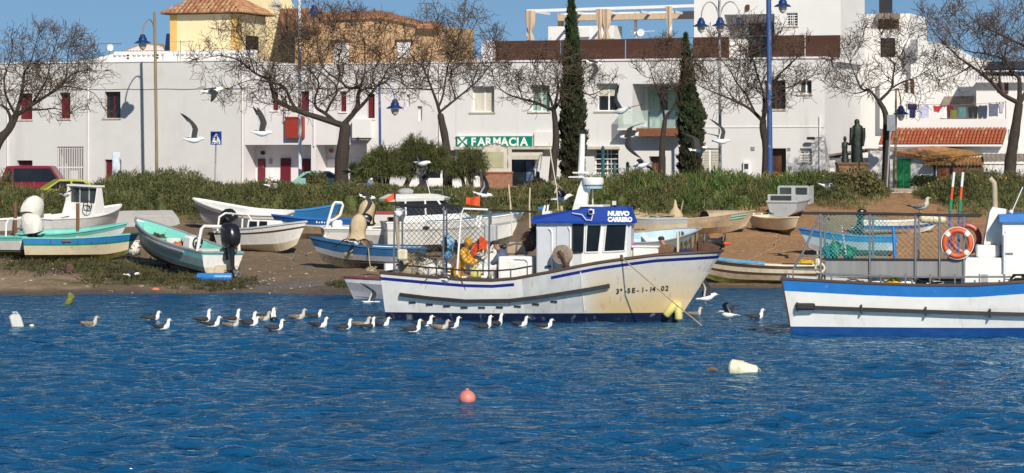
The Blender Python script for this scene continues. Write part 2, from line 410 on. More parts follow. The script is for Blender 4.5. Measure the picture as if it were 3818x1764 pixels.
# ------------------------------------------------------------------ ground: beach, embankment, town level, one sheet
def vnoise(x, y, seed=0):
    """cheap smooth value noise on arrays"""
    rng = np.random.default_rng(seed); T = rng.random((64, 64))
    xi = np.floor(x).astype(int); yi = np.floor(y).astype(int); fx = x - xi; fy = y - yi
    fx = fx * fx * (3 - 2 * fx); fy = fy * fy * (3 - 2 * fy)
    a = T[yi % 64, xi % 64]; b = T[yi % 64, (xi + 1) % 64]; c = T[(yi + 1) % 64, xi % 64]; d = T[(yi + 1) % 64, (xi + 1) % 64]
    return (a * (1 - fx) + b * fx) * (1 - fy) + (c * (1 - fx) + d * fx) * fy
def make_ground():
    xs = np.concatenate([[-4000, -800, -200, -80, -50, -36], np.arange(-30, 30.01, 0.16), [36, 50, 80, 200, 800, 4000]])
    ys = np.concatenate([[84, 88], np.arange(91, 127, 0.16), np.arange(127, 141, 0.5), [142, 150, 170, 220, 400, 1200, 6000]])
    X, Y = np.meshgrid(xs, ys)
    Z = np.vectorize(gz)(X, Y)
    sh = np.vectorize(shoreY)(X)
    D = Y - sh
    onb = np.clip((D + 0.5) / 2, 0, 1) * np.clip((133 - Y) / 4, 0, 1)
    n1 = vnoise(X * 0.5 + 20, Y * 0.5, 1); n2 = vnoise(X * 1.7 + 20, Y * 1.7, 2); n3 = vnoise(X * 5 + 30, Y * 5, 3)
    Z = Z + onb * ((n1 - 0.5) * 0.16 + (n2 - 0.5) * 0.09 + (n3 - 0.5) * 0.035)
    wet = np.clip(1.10 - D / 1.3 + (n1 - .5) * 0.9, 0, 1)
    left = np.clip((2 - X) / 5, 0, 1)
    px = CX + X / Y * F
    alg = np.exp(-(((X + 13.0) / 3.6) ** 2) - ((D - 3.3) / 1.9) ** 2) * 1.5 + 0.6 * np.exp(-(((X + 17) / 4) ** 2) - ((D - 7.5) / 1.6) ** 2) + 0.9 * np.exp(-(((X - 6.5) / 4.5) ** 2) - ((D - 3.0) / 2.2) ** 2) + 0.55 * np.exp(-(((X + 8) / 2.5) ** 2) - ((D - 1.2) / .9) ** 2)
    alg = np.clip(alg * (0.25 + 1.2 * n2) + (n1 - .5) * 0.4 - 0.15, 0, 1)
    grav = np.clip(np.exp(-(((X + 8.5) / 3.0) ** 2) - ((D - 2.3) / 1.4) ** 2) * 1.6 - 0.2 + (n2 - .5) * .5, 0, 1)
    warm = np.clip((X - 3) / 5, 0, 1) * np.clip((D - 3.5) / 3, 0, 1)
    pale = np.clip((-9.5 - X) / 4, 0, 1) * np.clip((6.5 - D) / 2, 0, 1) * np.clip((D - .3) / .8, 0, 1) * (0.5 + 0.7 * n1)
    soil = np.clip((D - 25) / 2, 0, 1) * (1 - np.clip((X - 15.5) / 1, 0, 1) * np.clip((21 - X) / 1, 0, 1))
    V = np.stack([X, Y, Z], -1).reshape(-1, 3)
    ny, nx = X.shape; idx = np.arange(nx * ny).reshape(ny, nx)
    q = np.stack([idx[:-1, :-1], idx[:-1, 1:], idx[1:, 1:], idx[1:, :-1]], -1).reshape(-1, 4)
    m = bpy.data.materials.new('beach'); m.use_nodes = True; nt = m.node_tree; b = nt.nodes['Principled BSDF']
    tc = nt.nodes.new('ShaderNodeTexCoord')
    def noise(sc, det=6.0):
        n = nt.nodes.new('ShaderNodeTexNoise'); n.inputs['Scale'].default_value = sc; n.inputs['Detail'].default_value = det; n.inputs['Roughness'].default_value = .65
        nt.links.new(tc.outputs['Object'], n.inputs['Vector']); return n.outputs['Fac']
    def mix(fac, a, c):
        x = nt.nodes.new('ShaderNodeMix'); x.data_type = 'RGBA'; nt.links.new(fac, x.inputs[0])
        for s_, val in ((6, a), (7, c)):
            if isinstance(val, tuple): x.inputs[s_].default_value = (*val, 1)
            else: nt.links.new(val, x.inputs[s_])
        return x.outputs[2]
    def rng_(src, lo, hi):
        r = nt.nodes.new('ShaderNodeMapRange'); r.inputs[1].default_value = lo; r.inputs[2].default_value = hi; nt.links.new(src, r.inputs[0]); return r.outputs[0]
    def at(n):
        a = nt.nodes.new('ShaderNodeAttribute'); a.attribute_name = n; return a.outputs['Fac']
    fine = rng_(noise(5.0), 0.35, 0.65); speck = rng_(noise(26.0, 2.0), 0.60, 0.68)
    sand = mix(fine, (0.125, 0.085, 0.052), (0.215, 0.150, 0.092))
    warmc = mix(fine, (0.26, 0.135, 0.058), (0.40, 0.225, 0.105))
    c = mix(at('warm'), sand, warmc)
    c = mix(at('pale'), c, mix(fine, (0.25, 0.17, 0.105), (0.38, 0.275, 0.175)))
    c = mix(speck, c, (0.36, 0.29, 0.20))
    gravel = mix(rng_(noise(16.0, 3.0), .4, .62), (0.06, 0.055, 0.05), (0.24, 0.21, 0.18))
    c = mix(at('grav'), c, gravel)
    c = mix(at('soil'), c, (0.10, 0.075, 0.035))
    algc = mix(fine, (0.045, 0.048, 0.012), (0.12, 0.095, 0.035))
    c = mix(at('alg'), c, algc)
    c = mix(at('wet'), c, mix(fine, (0.075, 0.055, 0.036), (0.14, 0.095, 0.06)))
    nt.links.new(c, b.inputs['Base Color'])
    rg = nt.nodes.new('ShaderNodeMapRange'); rg.inputs[3].default_value = 0.85; rg.inputs[4].default_value = 0.45
    nt.links.new(at('wet'), rg.inputs[0]); nt.links.new(rg.outputs[0], b.inputs['Roughness'])
    bn = nt.nodes.new('ShaderNodeBump'); bn.inputs['Strength'].default_value = 0.8; bn.inputs['Distance'].default_value = 0.10
    nt.links.new(noise(6.0, 8.0), bn.inputs['Height']); nt.links.new(bn.outputs[0], b.inputs['Normal'])
    MATS['beach'] = m
    o = fast_mesh('ground', V, q, 'beach', 4, kind='structure', smooth=True)
    for nm, arr in (('wet', wet), ('alg', alg), ('grav', grav), ('warm', warm), ('soil', soil), ('pale', pale)):
        a = o.data.attributes.new(nm, 'FLOAT', 'POINT'); a.data.foreach_set('value', arr.astype(np.float32).ravel())
    o['label'] = 'sandy tidal beach sloping up to the town'
make_ground()
mat('paving', (0.33, 0.28, 0.23), 0.85, 0.12, 2)
mat('asphalt', (0.055, 0.055, 0.057), 0.85, 0.2, 3)
b = MB(); b.box(-45, 40, 133.2, 138.5, GZ0 - 0.6, GZ0 + 0.05); tag(b.build('promenade_pavement', 'paving'), 'paved promenade behind the scrub', kind='structure')
b = MB(); b.box(-60, 60, 138.5, 141.5, GZ0 - 0.7, GZ0 - 0.44); tag(b.build('road', 'asphalt'), 'narrow street in front of the houses', kind='structure')

# ------------------------------------------------------------------ scrub: blades scattered over domes
def blades(rng, n, cen, rad, hgt, blen, bw, up=0.75, inner=0.55, lean=0.35):
    """n blades on/in a dome: returns verts (n*4,3)"""
    a = rng.uniform(0, 2 * pi, n); ct = rng.uniform(0.0, 1.0, n); st = np.sqrt(1 - ct * ct)
    rr = rng.uniform(inner, 1.0, n)
    d = np.stack([np.cos(a) * st, np.sin(a) * st, ct], -1)
    p = cen + d * rr[:, None] * np.array([rad, rad, hgt])
    t = d * (1 - up) + np.array([0, 0, up]) + rng.normal(0, lean, (n, 3)); t /= np.linalg.norm(t, axis=1)[:, None]
    s = np.cross(t, rng.normal(0, 1, (n, 3))); s /= np.linalg.norm(s, axis=1)[:, None]
    L = (blen * rng.uniform(0.6, 1.4, n))[:, None]; W = (bw * rng.uniform(0.7, 1.3, n))[:, None]
    return np.stack([p - s * W * .5, p + s * W * .5, p + t * L + s * W * .18, p + t * L - s * W * .18], 1).reshape(-1, 3)
def blades_obj(name, arrs, matk, parent=None, kind=None):
    V = np.concatenate(arrs); return fast_mesh(name, V, np.arange(len(V)).reshape(-1, 4), matk, 4, parent, kind=kind)
def scrub_front(px):
    xs = [-400, 0, 300, 600, 760, 1100, 1480, 2000, 2300, 2480, 2760, 2850, 3020, 3150, 3280, 3300, 3440, 3460, 3600, 4200]
    ys = [840, 845, 830, 800, 815, 812, 800, 800, 800, 800, 790, 745, 735, 760, 735, 700, 700, 745, 780, 790]
    return float(np.interp(px, xs, ys))
def make_scrub():
    rng = np.random.default_rng(11)
    A, B_, D_ , C_, Fl, K_ = [], [], [], [], [], []
    tops_x = [-400, 0, 45, 300, 350, 450, 600, 690, 780, 950, 1150, 1330, 1480, 1800, 2080, 2200, 2330, 2450, 2600, 2800, 2960, 3060, 3180, 3260, 3330, 3450, 3560, 3700, 3818, 4200]
    tops_y = [625, 640, 688, 696, 690, 636, 622, 636, 670, 676, 680, 680, 690, 712, 672, 642, 636, 632, 636, 642, 648, 640, 640, 680, 730, 700, 636, 636, 630, 630]
    for i in range(1350):
        px = rng.uniform(-330, 4150)
        pf = scrub_front(px)
        Yf = YG(px, pf)
        Y = Yf + (133.0 - Yf) * rng.uniform(0, 1) ** 0.9
        x = (px - CX) / F * Y; z = gz(x, Y)
        depth = (Y - Yf) / max(133 - Yf, 0.5)
        ztop = CH - (np.interp(px, tops_x, tops_y) - HY) / F * Y
        hmax = max(0.25, ztop - z)
        big = 0.82 + 0.32 * math.sin(px * 0.019 + 1.0) + 0.25 * math.sin(px * 0.0047 + Y) + rng.normal(0, .18)      # shrubs rise and fall along the bank
        h = min(hmax * (0.62 + 0.42 * big), 0.55 + depth * 2.2 + rng.uniform(0, .45))
        if 1820 < px < 2040: h = min(h, 0.55)
        if 3270 < px < 3450: h = min(h, .25) if rng.random() < .4 else 0
        if h <= 0.05: continue
        r = rng.uniform(0.40, 0.85)
        c = np.array([x, Y, z - 0.05])
        u = rng.random()
        if px > 2180 and px < 3060 and u < .36: C_.append(blades(rng, 190, c, r, h, 0.20, 0.045, up=.7, inner=.65, lean=.35))
        elif u < 0.66: A.append(blades(rng, 270, c, r, h, 0.11, 0.045, up=.35, inner=.72, lean=.5))
        else: B_.append(blades(rng, 170, c, r, h, 0.15, 0.036, up=.5, inner=.6, lean=.45))
        K_.append((c, r * .78, h * .80))
        if rng.random() < 0.22:
            D_.append(blades(rng, 22, c, r, h * 1.05, 0.28, 0.020, up=0.9, inner=.8))
        if px > 2100 and rng.random() < 0.33 and depth > .2:
            Fl.append(blades(rng, 7, c + np.array([0, 0, .05]), r, h * 1.05, 0.06, 0.055, inner=.95, lean=1))
    # ground cover in front of the shrubs
    for i in range(420):
        px = rng.uniform(-330, 4150); pf = scrub_front(px); Yf = YG(px, pf + rng.uniform(-5, 28))
        if 3270 < px < 3460 and rng.random() < .85: continue
        x = (px - CX) / F * Yf
        (D_ if rng.random() < .25 else B_).append(blades(rng, 50, np.array([x, Yf, gz(x, Yf) - .03]), 0.4, rng.uniform(.12, .3), 0.14, 0.028, up=.85))
    core = MB()
    for c, r, h in K_: core.ell(tuple(c), (r * .72, r * .72, h * .78), 8, 6)  # opaque cores inside the blade domes, no branches modelled
    tag(core.build('scrub_cores', 'scrub_a', recalc=False), 'solid cores inside the scrub', kind='stuff')
    blades_obj('scrub_green', A, 'scrub_a', kind='stuff')['label'] = 'dense dark green scrub along the bank'
    blades_obj('scrub_olive', B_, 'scrub_b', kind='stuff')['label'] = 'olive scrub and ground cover along the bank'
    blades_obj('scrub_bright', C_, 'leaf_bright', kind='stuff')['label'] = 'bright green scrub behind the trawler bow'
    blades_obj('dry_grass', D_, 'dry_grass', kind='stuff')['label'] = 'dry yellow grass stems in the scrub'
    blades_obj('yellow_flowers', Fl, 'flower_yellow', kind='stuff')['label'] = 'small yellow flowers in the scrub'
make_scrub()
def make_seaweed():
    rng = np.random.default_rng(5); A = []
    for i in range(520):
        px = rng.normal(520, 150); py = rng.normal(1030, 26) + (px - 520) * 0.10
        if rng.random() < .25: px = rng.uniform(0, 420); py = rng.normal(985, 18)
        if rng.random() < .07: px = rng.normal(1285, 22); py = rng.normal(1065, 8)
        if rng.random() < .08: px = rng.normal(880, 60); py = rng.normal(1062, 8)
        if py > 1088 or py < 955: continue
        p = G(px, py)
        A.append(blades(rng, 26, np.array([p.x, p.y, p.z - .01]), rng.uniform(.15, .4), rng.uniform(.04, .16), 0.12, 0.03, up=.25, lean=.6))
    blades_obj('seaweed', A, 'seaweed', kind='stuff')['label'] = 'heaps of washed up seaweed on the beach'
    b = MB(); r = random.Random(3)
    for i in range(420):
        px = r.uniform(-50, 3000); py = r.uniform(960, 1094)
        if 1450 < px < 2650: continue
        if px > 2650: px = r.uniform(2740, 3200); py = r.uniform(800, 1000)
        p = G(px, py); s = r.uniform(0.015, 0.05) * (1.6 if r.random() < .1 else 1)
        b.ell((p.x, p.y, p.z + s * .2), (s * 1.3, s, s * .7), 5, 4)
    tag(b.build('pebbles', 'pebble'), 'scattered pale pebbles and shells on the beach', kind='stuff')
make_seaweed()
# ------------------------------------------------------------------ the row of houses, laid out along one street line
FY0, FX0 = 161.0, (0 - CX) / F * 161.0
FX1, FY1 = (3075 - CX) / F * 145.0, 145.0
FA = atan2(FY0 - FY1, FX1 - FX0)
FTx, FTy = cos(FA), -sin(FA)          # along the street, to the right
FNx, FNy = sin(FA), cos(FA)           # into the houses
def fuv(px, py, d=0.0):
    k = (px - CX) / F
    # point (k*Y, Y) with  ((x,Y)-O).n = d
    Y = (d + FX0 * FNx + FY0 * FNy) / (k * FNx + FNy)
    u = (k * Y - FX0) * FTx + (Y - FY0) * FTy
    return u, CH - (py - HY) / F * Y - GZ0
def fpos(px, d=0.0):
    u, _ = fuv(px, 600, d)
    return Vector((FX0 + u * FTx + d * FNx, FY0 + u * FTy + d * FNy, GZ0)), u
class Bld:
    """a house: Empty at its base on the street line; local x runs along the street, y into the house, z up"""
    def __init__(s, name, label, cat, px0, d=0.0):
        p, s.u0 = fpos(px0, d); s.d = d
        s.e = thing(name, label, cat, p, -FA)
    def c(s, px, py, d=0.0):                  # d relative to the house's own front
        u, z = fuv(px, py, d + s.d)
        return u - s.u0, z
    def r(s, x0, y0, x1, y1, d=0.0):
        ym = (y0 + y1) / 2
        ua, z1 = s.c(x0, y0, d); ub, _ = s.c(x1, ym, d); _, z0 = s.c((x0 + x1) / 2, y1, d); _, z1 = s.c((x0 + x1) / 2, y0, d)
        return ua, ub, z0, z1
def wall_mesh(u0, u1, z0, z1, ops, D, m0=0):
    """front wall with openings (ua,ub,za,zb,depth,closed) + sides, top, back"""
    b = MB()
    us = sorted({u0, u1, *[o[0] for o in ops], *[o[1] for o in ops]}); us = [u for u in us if u0 <= u <= u1]
    zs = sorted({z0, z1, *[o[2] for o in ops], *[o[3] for o in ops]}); zs = [z for z in zs if z0 <= z <= z1]
    for i in range(len(us) - 1):
        for j in range(len(zs) - 1):
            cu, cz = (us[i] + us[i + 1]) / 2, (zs[j] + zs[j + 1]) / 2
            if any(o[0] < cu < o[1] and o[2] < cz < o[3] for o in ops): continue
            b.quad((us[i], 0, zs[j]), (us[i + 1], 0, zs[j]), (us[i + 1], 0, zs[j + 1]), (us[i], 0, zs[j + 1]))
    for o in ops:
        a, c, e, f, r = o[:5]
        b.quad((a, 0, e), (a, 0, f), (a, r, f), (a, r, e)); b.quad((c, 0, e), (c, r, e), (c, r, f), (c, 0, f))
        b.quad((a, 0, f), (c, 0, f), (c, r, f), (a, r, f)); b.quad((a, 0, e), (a, r, e), (c, r, e), (c, 0, e))
        if len(o) > 5 and o[5]: b.quad((a, r, e), (a, r, f), (c, r, f), (c, r, e))
    b.quad((u0, 0, z0), (u0, 0, z1), (u0, D, z1), (u0, D, z0)); b.quad((u1, 0, z0), (u1, D, z0), (u1, D, z1), (u1, 0, z1))
    b.quad((u0, 0, z1), (u1, 0, z1), (u1, D, z1), (u0, D, z1)); b.quad((u0, D, z0), (u0, D, z1), (u1, D, z1), (u1, D, z0))
    return b
def sash(par, rc, y, kind='glass', frame='white_paint', pane='dark_glass', sill=True, sillm='stone_pale'):
    a, c, e, f = rc
    b = MB(); t = 0.055
    if kind == 'shutter':
        b.box(a, a + t, y - .05, y, e, f); b.box(c - t, c, y - .05, y, e, f); b.box(a + t, c - t, y - .05, y, f - t, f); b.box(a + t, c - t, y - .05, y, e, e + t)
        n = max(3, int((f - e) / 0.11))
        w = b.build('window', frame, par)
        for k in range(n):
            z = e + t + (f - e - 2 * t) * k / n
            MB().add([(a + t, y - .045, z), (c - t, y - .045, z), (c - t, y - .005, z + (f - e) / n * .93), (a + t, y - .005, z + (f - e) / n * .93)], [(0, 1, 2, 3)]).build('slat', frame, w) if (f - e) / n > .14 else None
        pb = MB(); pb.box(a + t, c - t, y - .01, y + .01, e + t, f - t)
        n2 = max(2, int((c - a) / .13))
        for k in range(n2): pb.box(a + t + (c - a - 2 * t) * (k + .12) / n2, a + t + (c - a - 2 * t) * (k + .88) / n2, y - .03, y - .0105, e + t, f - t)
        pb.build('shutter', frame, w)
    else:
        b.box(a, a + t, y - .05, y, e, f); b.box(c - t, c, y - .05, y, e, f); b.box(a + t, c - t, y - .05, y, f - t, f); b.box(a + t, c - t, y - .05, y, e, e + t)
        mid = (a + c) / 2; b.box(mid - .04, mid + .04, y - .06, y + .002, e + t, f - t)
        w = b.build('window', frame, par)
        for (p, q) in ((a + t, mid - .04), (mid + .04, c - t)):
            MB().box(p, q, y - .025, y + .01, e + t, f - t).build('pane', pane, w)
        if kind == 'roller': MB().box(a + t, c - t, y - .045, y - .0255, e + (f - e) * .55, f - t).build('roller_blind', 'curtain', w)
        if kind == 'grille':
            g = MB()
            for k in range(1, 5): z = e + (f - e) * k / 5; g.box(a, c, y - .16, y - .135, z - .018, z + .018)
            for k in range(1, 3): x = a + (c - a) * k / 3; g.box(x - .015, x + .015, y - .134, y - .11, e, f)
            g.build('grille', 'white_metal', w)
    if sill: MB().box(a - .10, c + .06, -.06, y - .055, e - .085, e - .002).build('sill', sillm, par)
    return w
def door(par, rc, y, m, handle=True, ribs=0):
    a, c, e, f = rc
    d = MB(); d.box(a, c, y - .06, y, e, f)
    if not ribs:
        w = (c - a); 
        for (p, q) in ((.12, .47), (.53, .88)): d.box(a + w * p, a + w * q, y - .075, y - .0605, e + .2, e + (f - e) * .48); d.box(a + w * p, a + w * q, y - .075, y - .0605, e + (f - e) * .54, f - .15)
    else:
        for k in range(ribs): d.box(a + (c - a) * (k + .2) / ribs, a + (c - a) * (k + .8) / ribs, y - .085, y - .0605, e + .02, f - .02)
    o = d.build('door', m, par)
    if handle: MB().tube([(c - .09, y - .12, e + .95), (c - .09, y - .12, e + 1.15)], .015, 5).build('handle', 'steel', o)
    return o

# --- long white house at the left end
A = Bld('white_house', 'long two-storey white house with burgundy windows, left end of the street', 'house', -260)
o_ = []
W1 = A.r(70, 348, 120, 445); W2 = A.r(222, 346, 262, 442); W3 = A.r(390, 342, 449, 440)
GT = A.r(213, 547, 312, 700); D1 = A.r(63, 598, 121, 664); D2 = A.r(391, 595, 452, 700)
for w in (W1, W2, W3, D1): o_.append((*w, .34))
o_.append((GT[0], GT[1], 0.02, GT[3], 1.6, True)); o_.append((D2[0], D2[1], 0.02, D2[3], .25))
uL, uR = A.c(-250, 600)[0], A.c(911, 600)[0]; zr = A.c(600, 231)[1]
wall_mesh(uL, uR, -.3, zr, o_, 9.0).build('wall', 'white_wall', A.e)
for w in (W1, W2): sash(A.e, w, .33, 'shutter', 'burgundy')
sash(A.e, W3, .33, 'glass', 'burgundy', 'dark_glass'); sash(A.e, D1, .33, 'shutter', 'burgundy', sill=False)
door(A.e, (D2[0], D2[1], .03, D2[3]), .24, 'burgundy', ribs=7)
door(A.e, (GT[0] + .75, GT[1] - .15, .03, GT[3] - .75), 1.58, 'burgundy', ribs=6)
g = MB()
for k in range(15): x = GT[0] + .06 + (GT[1] - GT[0] - .12) * k / 14; g.box(x - .018, x + .018, .06, .10, .03, GT[3] - .03)
g.box(GT[0], GT[1], .101, .13, 1.0, 1.06); g.box(GT[0], GT[1], .101, .13, GT[3] - .1, GT[3] - .03); g.build('gate', 'pale_wall', A.e)
MB().box(uL - .05, uR + .03, -.05, 9.0, zr + .001, zr + .07).build('coping', 'white_paint', A.e)
# scalloped terrace wall behind the roof edge
z0s, z1s = zr + .07, A.c(650, 197, 1.6)[1]; ua, ub = A.c(425, 200, 1.6)[0], uR - .05
tw = MB(); tw.box(ua, ub, 1.6, 1.85, z0s, z1s); tw.prism([(ua - 3.2, z0s), (ua - .002, z0s), (ua - .002, z1s), (ua - 1.2, z1s - .25)], 1.61, 1.84)
tw.build('terrace_wall', 'white_wall_clean', A.e)
tl = MB(); tl.lathe([(.11, -.25), (.13, .25)], 8, axis='y'); tme = tl.mesh('coping_tile', 'white_paint', True)
n = int((ub - ua) / .3)
for k in range(n): obj('coping_tile', tme, A.e, (ua + .15 + (ub - ua - .3) * k / (n - 1), 1.72, z1s))
for px in (480, 590):
    v = MB(); x, _ = A.c(px, 215, .6); v.box(x - .10, x + .10, .5, .72, zr + .07, zr + .52)
    w = v.build('roof_vent', 'white_paint', A.e)
    MB().box(x - .07, x + .07, .488, .499, zr + .2, zr + .30).box(x - .07, x + .07, .488, .499, zr + .36, zr + .46).build('slot', 'dark_interior', w)
x, _ = A.c(627, 215, 1.0); v = MB(); v.lathe([(.33, 0), (.33, .25), (.28, .42), (.15, .52), (.01, .55)], 14, (x, 1.0, zr + .07)); v.build('roof_dome', 'pale_wall', A.e, True)

# --- yellow tower house on the roofs behind
Yt = Bld('yellow_house', 'pale yellow house with ochre corners and clay tile hip roof above the white house', 'house', 633, 8.0)
a0, _ = Yt.c(636, 100); a1, _ = Yt.c(886, 100); zt = Yt.c(760, 53)[1]; DT = 4.0
b = MB(); b.box(a0, a1, 0, DT, 3, zt); b.build('wall', 'cream_wall', Yt.e)
b = MB(); b.box(a0 - .03, a0 + .42, -.03, .3, 3, zt - .003); b.box(a1 - .42, a1 + .03, -.03, .5, 3, zt - .003); b.build('corner_trim', 'ochre_trim', Yt.e)
wz0, wz1 = Yt.c(930, 190)[1], Yt.c(930, 128)[1]
b = MB(); b.box(a1 - .02, a1 + .04, 1.1, 2.9, wz0, wz1); b.build('window', 'dark_glass', Yt.e)
ov = .45; rz = zt + .02; apex = 2.3
b = MB(); cx, cy = (a0 + a1) / 2, DT / 2
b.add([(a0 - ov, -ov, rz), (a1 + ov, -ov, rz), (a1 + ov, DT + ov, rz), (a0 - ov, DT + ov, rz), (a0 + 1.9, cy, rz + 1.45), (a1 - 1.9, cy, rz + 1.45)],
      [(3, 2, 1, 0), (0, 1, 5, 4), (1, 2, 5), (2, 3, 4, 5), (3, 0, 4)])
rf = b.build('roof', 'tile_dark', Yt.e)
tb = MB(); rows = 6
tb.add([(x_, y_, z_) for y_, sc_ in ((0, 1.0), (.46, .78)) for x_, z_ in [(.125 * cos(pi * k / 6) * sc_, .105 * sin(pi * k / 6) * sc_) for k in range(7)]],
       [(k, k + 1, k + 8, k + 7) for k in range(6)] + [tuple(range(6, -1, -1))])
t_me = [tb.mesh('roof_tile', 'tile_pale', True), tb.mesh('roof_tile', 'tile', True)]
rnd = random.Random(4)
sl = atan2(1.45, cy + ov)
nc = int((a1 - a0 + 2 * ov) / .29)
for i in range(nc):
    xx = a0 - ov + .14 + i * (a1 - a0 + 2 * ov - .28) / (nc - 1)
    for j in range(6):
        dd = j * .38
        h = dd * sin(sl); yy = -ov - .06 + dd * cos(sl)
        lim = (yy + ov) / (cy + ov) * (1.9 + ov)
        if xx < a0 - ov + lim or xx > a1 + ov - lim: continue
        obj('roof_tile', t_me[rnd.random() < .5], rf, (xx + rnd.uniform(-.02, .02), yy, rz + h + .02 + rnd.uniform(0, .02)), (sl, 0, rnd.uniform(-.05, .05)))
for i in range(13):
    yy = -ov + .2 + i * .36
    for j in range(5):
        dd = j * .38; sl2 = atan2(1.45, 1.9 + ov); h = dd * sin(sl2); off = dd * cos(sl2)
        lim = off / (1.9 + ov) * (cy + ov)
        if yy < -ov + lim or yy > DT + ov - lim: continue
        obj('roof_tile', t_me[rnd.random() < .3], rf, (a1 + ov + .05 - off, yy, rz + h + .02), (sl2, 0, pi / 2 + rnd.uniform(-.05, .05)))

# --- cream gable house and chimney further back, orange house with tiled roof
Gb = Bld('cream_house', 'cream gabled house wall with small chimney behind the yellow house', 'house', 900, 14.0)
def lp(B, pts, d=0.0): return [B.c(x, y, d) for x, y in pts]
b = MB(); b.prism(lp(Gb, [(880, 260), (880, -60), (940, -60), (985, 30), (1045, 45), (1045, 260)]), 0, 5); b.build('wall', 'cream_wall', Gb.e)
cxx, czz = Gb.c(1017, 45); cb = MB(); cb.box(cxx - .22, cxx + .22, .3, .7, czz - .1, czz + .42); cb.box(cxx - .3, cxx + .3, .22, .78, czz + .42, czz + .52)
cb.add([(cxx - .26, .26, czz + .52), (cxx + .26, .26, czz + .52), (cxx + .26, .74, czz + .52), (cxx - .26, .74, czz + .52), (cxx, .5, czz + 1.0)], [(0, 1, 4), (1, 2, 4), (2, 3, 4), (3, 0, 4)]); cb.build('chimney', 'stone_pale', Gb.e)
Or = Bld('orange_house', 'orange rendered house with brown tiled roofs behind the big bare tree', 'house', 1045, 11.0)
ow = [Or.r(1243, 158, 1300, 240), Or.r(1482, 155, 1532, 216)]
wb = MB(); wb.prism(lp(Or, [(1100, 260), (1100, 105), (1180, 72), (1420, 60), (1560, 88), (1636, 95), (1636, 260)]), .0, 6); wb.build('wall', 'orange_wall', Or.e)
for w in ow:
    f_ = MB(); f_.box(w[0], w[1], -.06, -.003, w[2], w[3]); q_ = f_.build('window', 'white_paint', Or.e)
    MB().box(w[0] - .12, w[1] + .12, -.10, -.062, w[3] - .02, w[3] + .12).build('lintel', 'wood_brown', q_)
def tiled(B, pts, d0, d1, m='tile', name='roof', waves=24, amp=.05):
    """corrugated roof slope: bottom edge p0-p1 at depth d0, top edge p3-p2 at depth d1"""
    (u0, z0), (u1, z1) = B.c(*pts[0], d0), B.c(*pts[1], d0); (u3, z3), (u2, z2) = B.c(*pts[3], d1), B.c(*pts[2], d1)
    N = waves * 4; bb = MB(); R0, R1 = [], []
    for k in range(N + 1):
        t = k / N; w = amp * abs(cos(pi * t * waves))
        R0.append((u0 + (u1 - u0) * t, d0, z0 + (z1 - z0) * t + w)); R1.append((u3 + (u2 - u3) * t, d1, z3 + (z2 - z3) * t + w))
    vs = R0 + R1 + [(x, y, z - .12) for x, y, z in R0] + [(x, y, z - .12) for x, y, z in R1]; n = N + 1
    fs = []
    for k in range(N): fs += [(k, k + 1, n + k + 1, n + k), (2 * n + k, 3 * n + k, 3 * n + k + 1, 2 * n + k + 1), (k, 2 * n + k, 2 * n + k + 1, k + 1), (n + k, n + k + 1, 3 * n + k + 1, 3 * n + k)]
    fs += [(0, n, 3 * n, 2 * n), (N, 2 * n + N, 3 * n + N, n + N)]
    return bb.add(vs, fs).build(name, m, B.e)
tiled(Or, [(1048, 112), (1200, 108), (1200, 32), (1045, 34)], -.3, 3.5, 'tile', waves=26)
tiled(Or, [(1170, 72), (1430, 62), (1430, 40), (1170, 48)], -.2, 3.5, 'tile', waves=30)
tiled(Or, [(1420, 62), (1565, 92), (1565, 78), (1420, 40)], -.2, 3.5, 'tile', waves=16)
tiled(Or, [(1555, 100), (1645, 102), (1645, 84), (1555, 80)], -.5, 1.5, 'tile', waves=12)
b = MB(); q = Or.r(1330, 222, 1800, 260, -6); b.box(q[0], q[1], -6, -5.7, q[2] - 3, q[3]); b.build('garden_wall', 'orange_wall', Or.e)
# small tiled roof left of the tower with a dark flue
St = Bld('far_house', 'low far house with clay tile gable roof peeping over the white terrace wall', 'house', 560, 16.0)
b = MB(); b.prism(lp(St, [(462, 240), (462, 192), (535, 165), (622, 185), (622, 240)]), 0, 4); b.build('wall', 'white_wall_clean', St.e)
tiled(St, [(462, 192), (625, 190), (610, 165), (530, 165)], -.15, 3, 'tile_pale', waves=14)
q = St.r(619, 126, 634, 190); b = MB(); b.prism([(q[0], q[2]), (q[1], q[2]), (q[1], q[3]), (q[0] + .12, q[3])], -.2, .3); b.build('flue', 'lamp_blue', St.e)

# --- terrace of white houses with recessed entries
for px, z1 in ((30, 6.9), (330, 6.9), (905, 6.9)):
    x, _ = A.c(px, 600); MB().tube([(x, -.06, 0), (x, -.06, z1)], .045, 6).build('drain_pipe', 'pale_wall', A.e)
x0, z0 = A.c(-100, 335); x1, z1 = A.c(908, 330); MB().tube([(lerp_, -.02, zz_) for lerp_, zz_ in [(x0 + (x1 - x0) * k / 14, z0 + (z1 - z0) * k / 14 - .04 * (k % 2)) for k in range(15)]], .012, 4).build('facade_cable', 'metal_dark', A.e)
B = Bld('terraced_houses', 'white terraced houses with recessed porches and burgundy doors', 'house', 911.5)
uL, uR = B.c(911.6, 600)[0], B.c(1699, 600)[0]; zr = B.c(1300, 240)[1]
R1 = B.r(912, 540, 1160, 700); R2 = B.r(1178, 540, 1368, 700)
o_ = [(R1[0] + .02, R1[1], .02, R1[3], 1.5, True), (R2[0], R2[1], .02, R2[3], 1.5, True)]
ups = [B.r(1014, 345, 1037, 411), B.r(1120, 340, 1152, 426), B.r(1268, 342, 1291, 416), B.r(1369, 350, 1397, 441)]
slits = [B.r(1515, 352, 1528, 396), B.r(1556, 396, 1574, 450)]
for w in ups: o_.append((*w, .25))
for w in slits: o_.append((*w, .2, True))
